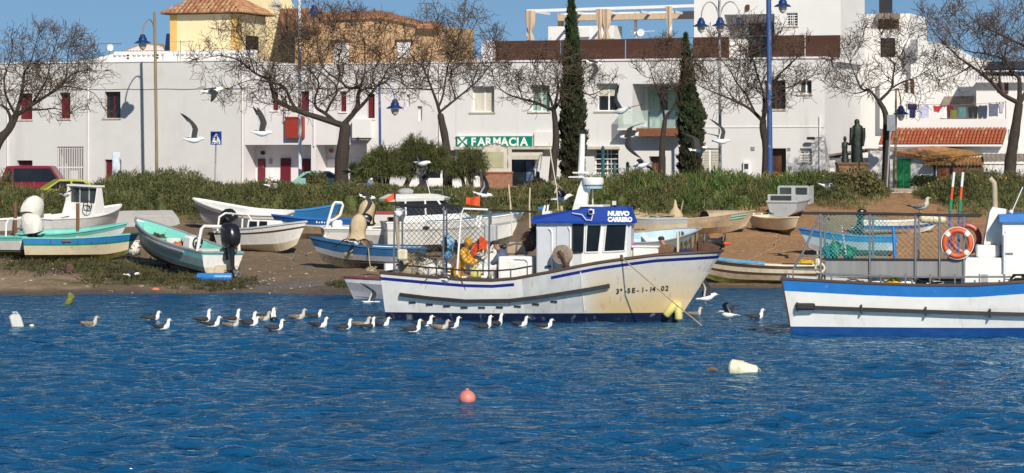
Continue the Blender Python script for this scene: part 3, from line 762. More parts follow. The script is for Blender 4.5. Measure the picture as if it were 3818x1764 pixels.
R3 = B.r(1665, 560, 1698, 700); o_.append((R3[0], R3[1], .02, R3[3], 1.2, True))
wall_mesh(uL, uR, -.3, zr, o_, 9.0).build('wall', 'terrace_wall', B.e)
MB().box(uL, uR - .03, -.04, 9.0, zr + .001, zr + .08).build('coping', 'white_paint', B.e)
for w in ups: sash(B.e, w, .24, 'shutter', 'burgundy', sillm='white_paint')
def bk(px0, py0, px1, py1, d): return B.r(px0, py0, px1, py1, d)
for (x0, y0, x1, kind) in ((963, 592, 990, 0), (1048, 590, 1085, 1), (1124, 592, 1158, 1)):
    q = bk(x0, y0, x1, 700, 1.5)
    if kind == 0: door(B.e, (q[0], q[1], .03, q[3]), 1.49, 'burgundy')
    else:
        door(B.e, (q[0], q[1], .03, q[3]), 1.49, 'burgundy', False, 6)
q = bk(934, 595, 952, 626, 1.5); sash(B.e, q, 1.49, 'glass', 'white_paint', 'mid_glass', sill=False)
for (px, py, m) in ((982, 570, 'metal_dark'), (1237, 562, 'brick')):
    x, z = B.c(px, py, 1.5); MB().rbox((x, 1.40, z), (.22, .18, .22), .04).build('porch_lamp', m, B.e)
q = bk(1005, 592, 1015, 612, 1.5); MB().box(q[0], q[1], 1.44, 1.49, q[2], q[3]).build('letter_box', 'grey_door', B.e)
q = bk(1007, 635, 1020, 660, 1.5); MB().box(q[0], q[1], 1.44, 1.49, q[2], q[3]).build('meter_box', 'white_paint', B.e)
q = bk(1218, 594, 1255, 606, 1.5); MB().box(q[0], q[1], 1.40, 1.49, q[2], q[3]).build('vent_box', 'pale_wall', B.e)
for (px0, px1) in ((1300, 1345),):
    q = bk(px0, 592, px1, 650, 1.5); g = MB()
    for k in range(7): x = q[0] + (q[1] - q[0]) * k / 6; g.box(x - .03, x + .03, 1.40, 1.44, q[2], q[3])
    g.build('window_grille', 'white_metal', B.e)
# red balcony panel and the white balcony boxes
q = B.r(1071, 437, 1137, 515); b = MB(); b.box(q[0], q[1], -.32, -.003, q[2], q[3]); b.box(q[0] - .02, q[1] + .02, -.36, -.32, q[3] - .08, q[3] + .02); b.build('balcony_panel', 'red_panel', B.e)
q = B.r(1070, 345, 1073, 437); b = MB()
b.box(q[0], q[0] + .03, -.30, -.26, q[2], q[3]); b.build('balcony_post', 'burgundy', B.e)
q = B.r(1322, 445, 1388, 514); b = MB(); b.box(q[0], q[1], -.35, -.003, q[2], q[3]); b.build('balcony', 'white_wall_clean', B.e)
q = B.r(1322, 515, 1380, 520); b = MB(); b.box(q[0], q[1], -.34, -.003, q[2] - .05, q[2] + .02); b.build('balcony_slab', 'grey_roof', B.e)

for px in (1172, 1640):
    x, _ = B.c(px, 600); MB().tube([(x, -.06, 2.2 if px < 1200 else 0), (x, -.06, zr - .02)], .045, 6).build('drain_pipe', 'pale_wall', B.e)
x0, z0 = B.c(930, 330); x1, z1 = B.c(1660, 328); MB().tube([(x0 + (x1 - x0) * k / 12, -.02, z0 + (z1 - z0) * k / 12 - .05 * (k % 2)) for k in range(13)], .012, 4).build('facade_cable', 'metal_dark', B.e)
# --- pharmacy building
C = Bld('pharmacy_building', 'large white two-storey pharmacy building with wooden roof parapet and loggia', 'building', 1699.5)
uL, uR = C.c(1699.6, 600)[0], C.c(3075, 600)[0]; zr = C.c(2400, 226)[1]
wins = [C.r(1756, 322, 1843, 418), C.r(1975, 318, 2050, 416), C.r(2222, 311, 2304, 414)]
LG = C.r(2358, 312, 2532, 480); PH = C.r(1903, 588, 1994, 700); GW = C.r(2215, 556, 2306, 648); DK = C.r(2420, 583, 2482, 700)
SH = C.r(2612, 553, 2682, 652); BD = C.r(2848, 553, 2931, 700); WR = [C.r(2848, 300, 2929, 407), C.r(2978, 299, 3026, 350), C.r(2982, 553, 3027, 604)]
SW = C.r(1706, 565, 1790, 660)
o_ = [(*w, .45) for w in wins] + [(*LG, 2.3, True), (PH[0], PH[1], .02, PH[3], .3), (*GW, .3), (DK[0], DK[1], .02, DK[3], .5), (*SH, .15), (BD[0], BD[1], .02, BD[3], .55)] + [(*w, .35) for w in WR] + [(*SW, .3)]
wall_mesh(uL, uR, -.3, zr, o_, 8.8).build('wall', 'pharmacy_wall', C.e)
b = MB(); b.box(uL, uR + .04, -.07, 8.8, zr + .001, zr + .10); b.build('coping', 'pale_wall', C.e)
sash(C.e, wins[0], .44, 'glass', 'white_paint', 'curtain'); sash(C.e, wins[1], .44, 'glass', 'white_paint', 'green_curtain'); sash(C.e, wins[2], .44, 'roller', 'white_paint', 'dark_glass')
sash(C.e, WR[0], .34, 'glass', 'wood_brown', 'dark_glass'); sash(C.e, WR[1], .34, 'glass', 'white_paint', 'mid_glass'); sash(C.e, WR[2], .34, 'grille', 'white_paint', 'curtain')
sash(C.e, GW, .29, 'grille', 'white_paint', 'mid_glass', sill=False); sash(C.e, SW, .29, 'glass', 'white_paint', 'mid_glass', sill=False)
# pharmacy entrance: dark glass door with a poster
d_ = MB(); d_.box(PH[0], PH[1], .24, .29, .03, PH[3]); o = d_.build('door', 'dark_glass', C.e)
MB().box((PH[0] + PH[1]) / 2 - .02, (PH[0] + PH[1]) / 2 + .02, .20, .239, .03, PH[3]).build('mullion', 'lamp_blue', o)
mat('poster', (0.10, 0.14, 0.25), 0.5, 0.6, 2.5, dirt=((0.45, 0.50, 0.55), 0.58, 3, (1, 1, 1), 0.9))
MB().box(PH[0] + (PH[1] - PH[0]) * .60, PH[1] - .12, .215, .239, .3, PH[3] - .15).build('poster', 'poster', o)
dq = door(C.e, (DK[0], DK[1], .03, DK[3]), .49, 'wood_brown')
door(C.e, (BD[0] + .55, BD[1], .03, BD[3]), .54, 'wood_brown')
b = MB(); b.box(BD[0], BD[0] + .549, .47, .54, .03, BD[3]); b.build('side_panel', 'wood_dark', C.e)
w_ = MB(); w_.box(SH[0], SH[1], .10, .14, SH[2], SH[3]); so = w_.build('shutter', 'white_paint', C.e)
for k in range(9):
    for h in (0, 1):
        z = SH[2] + .08 + (SH[3] - SH[2] - .16) * k / 9; x0 = SH[0] + .06 + h * (SH[1] - SH[0]) / 2
        MB().box(x0, x0 + (SH[1] - SH[0]) / 2 - .12, .06, .0985, z, z + (SH[3] - SH[2]) / 9 * .7).build('slat', 'curtain', so)
q = C.r(2773, 602, 2798, 652); mb_ = MB().rbox(((q[0] + q[1]) / 2, -.09, (q[2] + q[3]) / 2), (q[1] - q[0], .17, q[3] - q[2]), .02).build('meter_box', 'white_paint', C.e)
MB().box(q[0] + .07, q[1] - .07, -.185, -.177, q[3] - .4, q[3] - .12).build('meter_window', 'mid_glass', mb_)
for (x0, y0, x1, y1, m) in ((2800, 547, 2814, 561, 'grey_door'), (2936, 551, 2948, 562, 'grey_door'), (2940, 620, 2952, 632, 'grey_door')):
    q = C.r(x0, y0, x1, y1); MB().box(q[0], q[1], -.04, -.003, q[2], q[3]).build('wall_plate', m, C.e)
x, z = C.c(3040, 516); b = MB(); b.tube([(x + .35, -.01, z + .03), (x + .35, -.25, z + .03), (x, -.35, z)], .025, 5); b.rbox((x - .15, -.38, z), (.42, .14, .14), .03); b.build('security_camera', 'metal_dark', C.e)
b = MB(); b.tube([(uR - .25, -.06, 0), (uR - .25, -.06, zr - 3.0)], .04, 6); b.build('drain_pipe', 'pale_wall', C.e)
b = MB(); q = C.r(1700, 547, 2312, 557); b.box(q[0] + .02, q[1], -.45, -.003, q[2], q[3]); b.build('canopy_ledge', 'stone_pale', C.e)
q = C.r(1995, 492, 2128, 546); b = MB(); b.box(q[0], q[1], -.14, -.003, q[2] + .02, q[3]); b.build('blank_sign_board', 'white_wall_clean', C.e)
q = C.r(2310, 472, 3075, 476); b = MB(); b.box(q[0], q[1] - .03, -.035, -.003, q[2], q[3]); b.build('string_course', 'white_wall_clean', C.e)
# pharmacy awning with its arms
q = C.r(1904, 558, 2048, 592); aw = MB()
aw.prism([(-.55, q[2] + .16), (-.003, q[3]), (-.003, q[3] - .06), (-.55, q[2] + .08)], q[0], q[1] - .3, 'yz'); aw.box(q[0], q[1] - .3, -.58, -.551, q[2] - .04, q[2] + .18)
ao = aw.build('awning', 'curtain', C.e)
for dx in (0, .28):
    bx = q[1] - .30 + dx * .3; MB().tube([(bx, -.55, q[2] + .25), (bx - .35 + dx, -.7, .9)], .03, 5).build('strut', 'pole_grey', ao)
# loggia: glazed doors, glass balustrade, timber-faced slab
lz0, lz1 = LG[2], LG[3]
for (x0, x1, m) in ((2418, 2462, 'green_curtain'), (2466, 2490, 'mid_glass'), (2494, 2540, 'green_curtain')):
    ua = C.c(x0, 400, 2.3)[0]; ub = C.c(x1, 400, 2.3)[0]; MB().box(ua, ub, 2.20, 2.28, lz0 + .05, lz1 - .12).build('glazed_door', m, C.e)
bq = C.r(2372, 478, 2540, 508, -.9); b = MB(); b.box(bq[0], bq[1], -.9, -.003, bq[2], bq[3]); slab = b.build('balcony_slab', 'wood_red', C.e)
ga = C.c(2302, 440, -.85)[0]; gz0, gz1 = bq[3], C.c(2400, 412, -.85)[1]
b = MB(); b.box(bq[0] - 1.0, bq[1] - .02, -.86, -.84, gz0, gz1); b.box(bq[0] - 1.0, bq[0] - .98, -.839, -.01, gz0, gz1); b.build('balustrade_glass', 'balcony_glass', C.e)
b = MB(); b.box(bq[0] - 1.05, bq[0] - .003, -.9, -.003, bq[3] - .1, bq[3] - .002); b.build('slab_end', 'white_wall_clean', C.e)
for px in (2420, 2522): x, _ = C.c(px, 440, -.87); MB().box(x - .03, x + .03, -.90, -.861, bq[3], C.c(px, 405, -.87)[1]).build('balustrade_post', 'steel', C.e)
# timber parapet on the roof, one board at a time
rndp = random.Random(2)
for (x0, x1, y0, y1) in ((1843, 2088, 152, 226), (2092, 2330, 149, 225), (2334, 2562, 144, 222), (2584, 2718, 140, 222), (2872, 3000, 134, 217), (3003, 3133, 132, 215)):
    ua, _ = C.c(x0, 180, 1.2); ub, _ = C.c(x1, 180, 1.2); za, zb = C.c((x0 + x1) / 2, y1, 1.2)[1], C.c((x0 + x1) / 2, y0, 1.2)[1]
    par = MB().box(ua + .1, ua + .16, 1.23, 1.3, za - .1, zb - .02).box(ua + .16, ub - .16, 1.24, 1.29, za - .1, za - .04).box(ub - .16, ub - .1, 1.23, 1.3, za - .1, zb - .02).build('parapet_frame', 'metal_dark', C.e)
    for k in range(6):
        z = za + (zb - za) * k / 6
        MB().box(ua, ub, 1.2 + .007 * (k % 2) + rndp.uniform(-.002, .002), 1.222 + .002 * k, z - .004, z + (zb - za) / 6 + .004).build('board', 'wood_dark', par)
b = MB(); ua = C.c(1880, 140, 1.3)[0]; ub = C.c(3000, 140, 1.3)[0]; zz = C.c(2300, 142, 1.3)[1]
b.tube([(ua, 1.3, zz - .12), (ub, 1.3, zz)], .022, 5); b.build('handrail', 'steel', C.e)
# roof terrace pieces: white parapet blocks
b = MB(); q = C.r(2044, 97, 2290, 150, 4.0); b.box(q[0], q[1], 4.0, 5.5, q[2] - .2, q[3]); q2 = C.r(2150, 103, 2200, 140, 4.0); b.box(q2[0], q2[1], 3.85, 3.998, q2[2], q2[3]); b.build('terrace_block', 'white_wall_clean', C.e)
b = MB(); q = C.r(1797, 165, 1842, 240, 1.0); b.box(q[0], q[1], .9, 1.5, zr + .1, q[3]); b.ell(((q[0] + q[1]) / 2, 1.2, q[3] + .1), (.3, .25, .18), 10, 6); b.build('roof_block', 'pale_wall', C.e)
# pergola
pg = thing('pergola', 'white roof pergola with beige tied curtains above the wooden parapet', 'pergola', fpos(1965, 2.0)[0] + Vector((0, 0, zr)), -FA)
pu0 = fuv(1965, 60, 2.0)[0]
def pc(px, py, d): u, z = fuv(px, py, d); return u - pu0, z - zr
fr, bk_ = 2.0, 5.0
for (px, d, top) in ((1970, fr, 38), (2248, fr, 32), (2500, fr, 22), (2096, bk_, 50), (2370, bk_, 48)):
    x, z = pc(px, top, d); MB().box(x - .07, x + .07, d - 2.07, d - 1.93, 0, z).build('post', 'white_metal', pg)
x0, z0_ = pc(1966, 36, fr); x1, z1_ = pc(2600, 20, fr)
MB().prism([(x0, z0_ - .16), (x1, z0_ - .16 + .12), (x1, z0_ + .12), (x0, z0_)], -.075, .075).build('beam', 'white_metal', pg)
xb0, zb0 = pc(2080, 50, bk_); xb1, _ = pc(2590, 50, bk_)
MB().box(xb0, xb1, 2.93, 3.07, zb0 - .14, zb0).build('beam', 'white_metal', pg)
for px in (1985, 2120, 2250, 2380, 2505):
    x, z = pc(px, 36, fr); MB().box(x - .05, x + .05, .08, 2.92, z - .16, z - .03).build('rafter', 'white_metal', pg)
xc0, zc0 = pc(2085, 48, 4.4); xc1, _ = pc(2590, 48, 4.4); b = MB(); b.box(xc0, xc1, 2.2, 2.85, zc0 - .45, zc0 - .12); b.build('canvas', 'fabric_beige', pg)
def tied_curtain(px, d, top, bot, w=.55):
    x, z1 = pc(px, top, d); _, z0 = pc(px, bot, d); b = MB(); rings = []
    for t in (0, .12, .3, .5, .66, .74, .82, 1.0):
        z = z1 + (z0 - z1) * t; ww = w * (1 - .62 * math.exp(-((t - .72) / .13) ** 2) - .18 * t)
        rings.append([(x + ww * .5 * cos(a) * (1 + .12 * sin(5 * a)), d - 2.0 + .14 * sin(a) * (1 + .3 * sin(4 * a)) - .12, z) for a in [2 * pi * k / 16 for k in range(16)]])
    b.loft(rings); b.build('curtain', 'fabric_beige', pg, True)
for a_ in ((1980, fr, 40, 150), (2092, bk_, 50, 150, .35), (2238, fr, 34, 145, .4), (2264, fr, 34, 145, .5), (2497, fr, 24, 140, .35)): tied_curtain(*a_)
# tall upper storey on the roof
T = Bld('upper_house', 'tall plain white upper storey behind the triple street lamp', 'building', 2588, 2.6)
uL2, uR2 = T.c(2588, 100)[0], T.c(3135, 100)[0]; zb = zr - .1
LW = T.r(2700, 53, 2888, 140); SWn = T.r(2932, 48, 2974, 96)
wall_mesh(uL2, uR2, zb, zb + 7.5, [(LW[0], LW[1], zb + .2, LW[3], 1.5, True), (*SWn, .25)], 6.0).build('wall', 'white_wall_clean', T.e)
sash(T.e, SWn, .24, 'grille', 'white_paint', 'dark_glass')
b = MB(); b.box(LW[0] + 1.0, LW[1] - .3, 1.42, 1.49, zb + .2, LW[3] - .4); b.build('glazed_door', 'mid_glass', T.e)
x, z = T.c(2789, 28); MB().rbox((x, -.08, z), (.22, .16, .3), .04).build('wall_lamp', 'wood_brown', T.e)

# --- back houses at the right
H1 = Bld('back_house', 'white back house with dark balcony opening and tiled eave', 'house', 3200, 9.5)
b = MB(); q = H1.r(3180, 52, 3392, 480); b.box(q[0], q[1], 0, 5, 0, q[3]); b.build('wall', 'white_wall_clean', H1.e)
for (x0, y0, x1, y1) in ((3272, 108, 3352, 112), (3284, 142, 3338, 212)):
    q = H1.r(x0, y0, x1, y1); 
    if y1 - y0 > 20: MB().box(q[0], q[1], -.03, -.003, q[2], q[3]).build('window', 'dark_glass', H1.e)
q = H1.r(3272, -40, 3300, 50); b = MB(); b.box(q[0], q[1], .4, 2.0, H1.c(3300, 52)[1], q[3]); b.build('chimney_block', 'metal_dark', H1.e)
tiled(H1, [(3268, 66), (3356, 66), (3356, 52), (3268, 52)], -.6, .0, 'grey_roof', 'eave', 8, .06)
q = H1.r(3274, 68, 3352, 108); MB().box(q[0], q[1], -.03, -.003, q[2], q[3]).build('balcony_opening', 'wood_dark', H1.e)
H2 = Bld('right_house', 'stepped white house with small windows behind the washing lines', 'house', 3370, 9.0)
b = MB(); b.prism(lp(H2, [(3280, 480), (3280, 300), (3395, 300), (3395, 158), (3480, 155), (3560, 200), (3640, 215), (3830, 290), (4300, 290), (4300, 480)]), 0.02, 6); b.build('wall', 'white_wall_clean', H2.e)
for (x0, y0, x1, y1) in ((3376, 300, 3386, 345), (3396, 296, 3408, 347)):
    q = H2.r(x0, y0, x1, y1, 0); MB().box(q[0], q[1], -.03, .015, q[2], q[3]).build('window', 'wood_brown', H2.e)
q = H2.r(3398, 148, 3422, 222); b = MB(); b.box(q[0], q[1], -.3, .015, q[2], q[3]); b.build('chimney', 'grey_door', H2.e)
q = H2.r(3512, 358, 3622, 402, -.7); b = MB(); b.prism([(-.7, q[2] + .2), (.0, q[3]), (.0, q[3] - .06), (-.7, q[2] + .12)], q[0], q[1], 'yz'); b.build('awning', 'grey_roof', H2.e)
H3 = Bld('far_right_house', 'white house with corrugated roof and roof panels at the right edge', 'house', 3640, 5.5)
b = MB(); q = H3.r(3640, 292, 4300, 480); b.box(q[0], q[1], 0, 3.0, 0, q[3]); b.build('wall', 'white_wall_clean', H3.e)
tiled(H3, [(3610, 302), (4250, 300), (4250, 268), (3610, 270)], -.5, 2.6, 'pale_wall', 'roof', 60, .06)
q = H3.r(3660, 222, 3960, 255); b = MB(); b.prism([(.6, q[2]), (2.6, q[3]), (2.6, q[3] - .08), (.6, q[2] - .08)], q[0], q[1], 'yz'); b.box(q[0] + .3, q[0] + .4, 1, 2, H3.c(3660, 290)[1], q[2]); b.build('solar_panel', 'dark_glass', H3.e)
for (x0, y0, x1, y1) in ((3718, 300, 3735, 345), (3745, 302, 3760, 350)):
    q = H3.r(x0, y0, x1, y1); MB().box(q[0], q[1], -.03, -.003, q[2], q[3]).build('window', 'wood_brown', H3.e)
# house with the washing terrace and the red tile roof
L_ = Bld('washing_terrace_house', 'low white house with red barrel tile roof below a washing terrace', 'house', 3276, 3.6)
q = L_.r(3276, 443, 3742, 470); b = MB(); b.box(q[0], q[1], 1.2, 1.4, 0, q[3]); b.build('terrace_wall', 'white_wall_clean', L_.e)
q2 = L_.r(3276, 536, 3742, 690); b = MB(); b.box(q2[0], q2[1], .06, 1.18, 0, q2[3]); b.build('wall', 'white_wall_clean', L_.e)
ea = L_.c(3274, 540, -.2); eb = L_.c(3738, 538, -.2); ta = L_.c(3274, 482, 1.15); 
run, rise = 1.35, ta[1] - ea[1]
rfb = MB(); rfb.add([(ea[0], -.2, ea[1] - .02), (eb[0], -.2, ea[1] - .02), (eb[0], 1.15, ta[1] - .02), (ea[0], 1.15, ta[1] - .02), (ea[0], -.2, ea[1] - .08), (eb[0], -.2, ea[1] - .08), (eb[0], 1.15, ta[1] - .12), (ea[0], 1.15, ta[1] - .12)], [(0, 1, 2, 3), (7, 6, 5, 4), (0, 4, 5, 1), (1, 5, 6, 2), (2, 6, 7, 3), (3, 7, 4, 0)])
rf2 = rfb.build('roof', 'tile_dark', L_.e)
tb2 = MB(); tb2.add([(x_, y_, z_) for y_, sc_ in ((0, 1.0), (1, .8)) for x_, z_ in [(.088 * cos(pi * k / 6) * sc_, .085 * sin(pi * k / 6) * sc_) for k in range(7)]], [(k, k + 1, k + 8, k + 7) for k in range(6)] + [tuple(range(6, -1, -1))])
tme2 = [tb2.mesh('roof_tile', 'tile_red', True), tb2.mesh('roof_tile', 'tile', True)]
sl3 = atan2(rise, run); ln = sqrt(rise ** 2 + run ** 2); ncol = 35
for i in range(ncol):
    for j in range(5):
        t = obj('roof_tile', tme2[rnd.random() < .12], rf2, (ea[0] + .1 + (eb[0] - ea[0] - .2) * i / (ncol - 1), -.22 + run * j / 5, ea[1] + rise * j / 5 + rnd.uniform(0, .012)), (sl3, 0, rnd.uniform(-.04, .04)))
        t.scale = (1, ln / 5 * 1.15, 1)
b = MB(); b.tube([(ea[0], -.30, ea[1] - .06), (eb[0], -.30, ea[1] - .06)], .06, 6); b.build('gutter', 'white_metal', L_.e)
q = L_.r(3742, 443, 3790, 470); st = MB()
for k in range(9): st.box(q[0] + .1 + .1 * k, q[0] + .13 + .1 * k, 1.25, 1.28, q[3] - 2.4, q[3] - .05)
st.box(q[0] + .1, q[0] + .95, 1.281, 1.31, q[3] - .1, q[3] - .04); st.build('stair_railing', 'white_metal', L_.e)
# laundry, each piece on its line
laundry = [(3384, 3418, 388, 440, (0.012, 0.02, 0.085), 'navy t-shirt', 0), (3424, 3464, 392, 442, (.5, .5, .66), 'pale lilac striped shirt', 1), (3478, 3518, 396, 418, (.55, .02, .02), 'small red triangular garment', 2), (3480, 3532, 398, 442, (.78, .78, .8), 'white sheet', 1),
           (3532, 3556, 393, 440, (.14, .01, .03), 'dark burgundy sock-shaped cloth', 3), (3544, 3570, 410, 441, (.16, .19, .03), 'olive round cloth', 1), (3574, 3602, 400, 440, (.09, .22, .22), 'teal towel', 1), (3610, 3646, 396, 440, (.018, .018, .024), 'black trousers', 3), (3650, 3682, 394, 440, (.04, .055, .09), 'dark blue jeans', 3),
           (3686, 3722, 386, 434, (.13, .14, .22), 'slate blue skirt', 1), (3724, 3744, 384, 420, (.45, .43, .5), 'pale grey vest', 0)]
ld = 5.5
lp0 = fuv(3380, 388, ld); lp1 = fuv(3750, 380, ld)
base = fpos(3380, ld)[0]
wl = thing('washing_line', 'thin washing line strung across the terrace with two posts', 'washing line', base, -FA)
du = lp1[0] - lp0[0]
MB().tube([(0, 0, lp0[1]), (du * .5, 0, (lp0[1] + lp1[1]) / 2 - .12), (du, 0, lp1[1])], .012, 4).build('line', 'pole_grey', wl)
tz = L_.c(3400, 470, 1.9)[1]
for x, zt_ in ((0, lp0[1]), (du, lp1[1])): MB().tube([(x, 0, tz - 1.5), (x, 0, zt_ + .05)], .025, 6).build('post', 'pole_grey', wl)
for i, (x0, x1, y0, y1, colr, nm, kd) in enumerate(laundry):
    mat('laundry_%d' % i, colr, 0.85, 0.25, 5, bump=.2)
    (ua, za), (ub, _) = fuv(x0, y0, ld), fuv(x1, y0, ld); _, zb_ = fuv((x0 + x1) / 2, y1, ld); w = ub - ua; h = za - zb_
    t = thing('garment', nm + ' hanging on the washing line', 'laundry', base + Vector((FTx * (ua - lp0[0]), FTy * (ua - lp0[0]), za)), -FA)
    polys = {0: [(0, 0), (.28, .02), (.4, -.05), (.6, -.05), (.72, .02), (1, 0), (1.0, -.4), (.82, -.42), (.8, -1), (.2, -1), (.2, -.42), (0, -.4)], 1: [(0, 0), (.3, -.03), (.7, -.03), (1, 0), (.96, -.6), (.98, -1), (.6, -.96), (.3, -1), (.02, -.97), (.05, -.5)],
             2: [(0, 0), (1, 0), (.75, -.5), (.6, -1), (.45, -.7), (.25, -.8)], 3: [(.0, 0), (1, 0), (1.0, -.3), (.95, -1), (.62, -1), (.52, -.35), (.42, -.98), (.08, -1), (.0, -.3)]}[kd]
    bb = MB(); yv = -.04 * (i % 3); bb.prism([(p * w, q_ * h) for p, q_ in polys], yv - .015, yv + .015); bb.build('cloth', 'laundry_%d' % i, t)
    MB().box(w * .15, w * .15 + .03, yv - .03, yv + .03, -.05, .05).box(w * .8, w * .8 + .03, yv - .03, yv + .03, -.05, .05).build('peg', 'wood_red', t)
# sheds
Sd = Bld('green_door_shed', 'white shed with green ribbed door and rusty gabled tile roof', 'shed', 3240, .6)
b = MB(); b.prism(lp(Sd, [(3236, 700), (3236, 562), (3330, 568), (3475, 596), (3490, 700)]), 0, 3.4); b.build('wall', 'white_wall_clean', Sd.e)
q = Sd.r(3332, 593, 3396, 700); door(Sd.e, (q[0], q[1], .03, q[3]), -.003, 'green_door', ribs=11)
q = Sd.r(3362, 581, 3372, 586); MB().box(q[0], q[1], -.02, -.003, q[2], q[3]).build('number_plate', 'stone_pale', Sd.e)
b = MB(); e0 = Sd.c(3330, 568, -.3); e1 = Sd.c(3478, 594, -.3); e2 = Sd.c(3662, 574, 2.6); e3 = Sd.c(3510, 545, 3.2)
b.add([(e0[0], -.3, e0[1]), (e1[0], -.3, e1[1]), (e2[0], 2.6, e2[1]), (e3[0], 3.2, e3[1])] + [(p[0], y, p[1] - .09) for p, y in ((e0, -.3), (e1, -.3), (e2, 2.6), (e3, 3.2))], [(0, 1, 2, 3), (7, 6, 5, 4), (0, 4, 5, 1), (1, 5, 6, 2), (2, 6, 7, 3), (3, 7, 4, 0)]); ro = b.build('roof', 'lichen_roof', Sd.e)
for k in range(20):
    t = k / 19; p0 = Vector((e0[0], -.3, e0[1])).lerp(Vector((e1[0], -.3, e1[1])), t); p1 = Vector((e3[0], 3.2, e3[1])).lerp(Vector((e2[0], 2.6, e2[1])), t)
    MB().tube([p0 + Vector((0, -.03, .02)), p1 + Vector((0, 0, .02))], .05, 6).build('tile_row', 'tile' if t < .35 else 'lichen_roof', ro)
Sb = Bld('brown_door_shed', 'white shed with wide brown double doors under corrugated roof', 'shed', 3480, .3)
q = Sb.r(3488, 612, 4200, 700); b = MB(); b.box(q[0] + .02, q[1], 0, 3, 0, q[3]); b.build('wall', 'white_wall_clean', Sb.e)
tiled(Sb, [(3445, 612), (3668, 610), (3672, 588), (3480, 592)], -.25, 1.6, 'lichen_roof', 'corrugated_roof', 17, .09)
tiled(Sb, [(3668, 596), (4200, 594), (4200, 574), (3662, 574)], -.2, 1.6, 'grey_roof', 'flat_roof', 30, .03)
for (x0, x1) in ((3496, 3582), (3585, 3668)):
    q = Sb.r(x0, 620, x1, 700); door(Sb.e, (q[0], q[1], .03, q[3]), -.003, 'brown_door', ribs=12)
Sg = Bld('grey_door_shed', 'low lean-to with grey metal doors behind the statue', 'shed', 3070, 1.2)
b = MB(); q = Sg.r(3062, 588, 3236, 700); b.box(q[0], q[1] - .03, 0, 2.4, 0, q[3]); b.build('wall', 'white_wall_clean', Sg.e)
e = lp(Sg, [(3062, 588), (3236, 560), (3236, 553), (3062, 580)], -.3); b = MB(); b.prism(e, -.3, 2.5); b.build('roof', 'grey_roof', Sg.e)
for (x0, x1) in ((3118, 3172), (3178, 3214)):
    q = Sg.r(x0, 592, x1, 700); door(Sg.e, (q[0], q[1], .03, q[3]), -.003, 'grey_door', ribs=8)

# pharmacy sign
q = C.r(1703, 508, 1983, 549, -.12)
sg = thing('pharmacy_sign', 'green FARMACIA sign with white letters and cross on the white building', 'sign', fpos(1703, -.12)[0], -FA)
sw, sh = q[1] - q[0], q[3] - q[2]
MB().rbox((sw / 2, .03, q[2] + sh / 2), (sw, .16, sh), .02).build('board', 'pharmacy_green', sg)
MB().box(-.04, sw + .04, -.04, .10, q[2] + sh + .001, q[2] + sh + .04).box(-.04, sw + .04, -.04, .10, q[2] - .06, q[2] - .001).build('frame', 'white_metal', sg)
ch = sh * .46; cxm, czm = sh * .58, q[2] + sh / 2
cr = MB()
for k in range(4):
    a = pi / 2 * k
    def rt(x, z): return (cxm + x * cos(a) - z * sin(a), czm + x * sin(a) + z * cos(a))
    cr.prism([rt(.05, 0), rt(ch, ch * .62), rt(ch, -ch * .62)], -.075, -.052)
cr.build('cross', 'sign_white', sg)
for k, chh in enumerate('FARMACIA'):
    x = sh * 1.42 + (sw - sh * 1.60) * (0, .118, .245, .375, .515, .645, .775, .845)[k]
    text_mesh(chh, sh * 1.02, 'sign_white', sg, (x, -.052, q[2] + sh * .15), (radians(90), 0, 0), 'letter', .012, .022, 1.0)
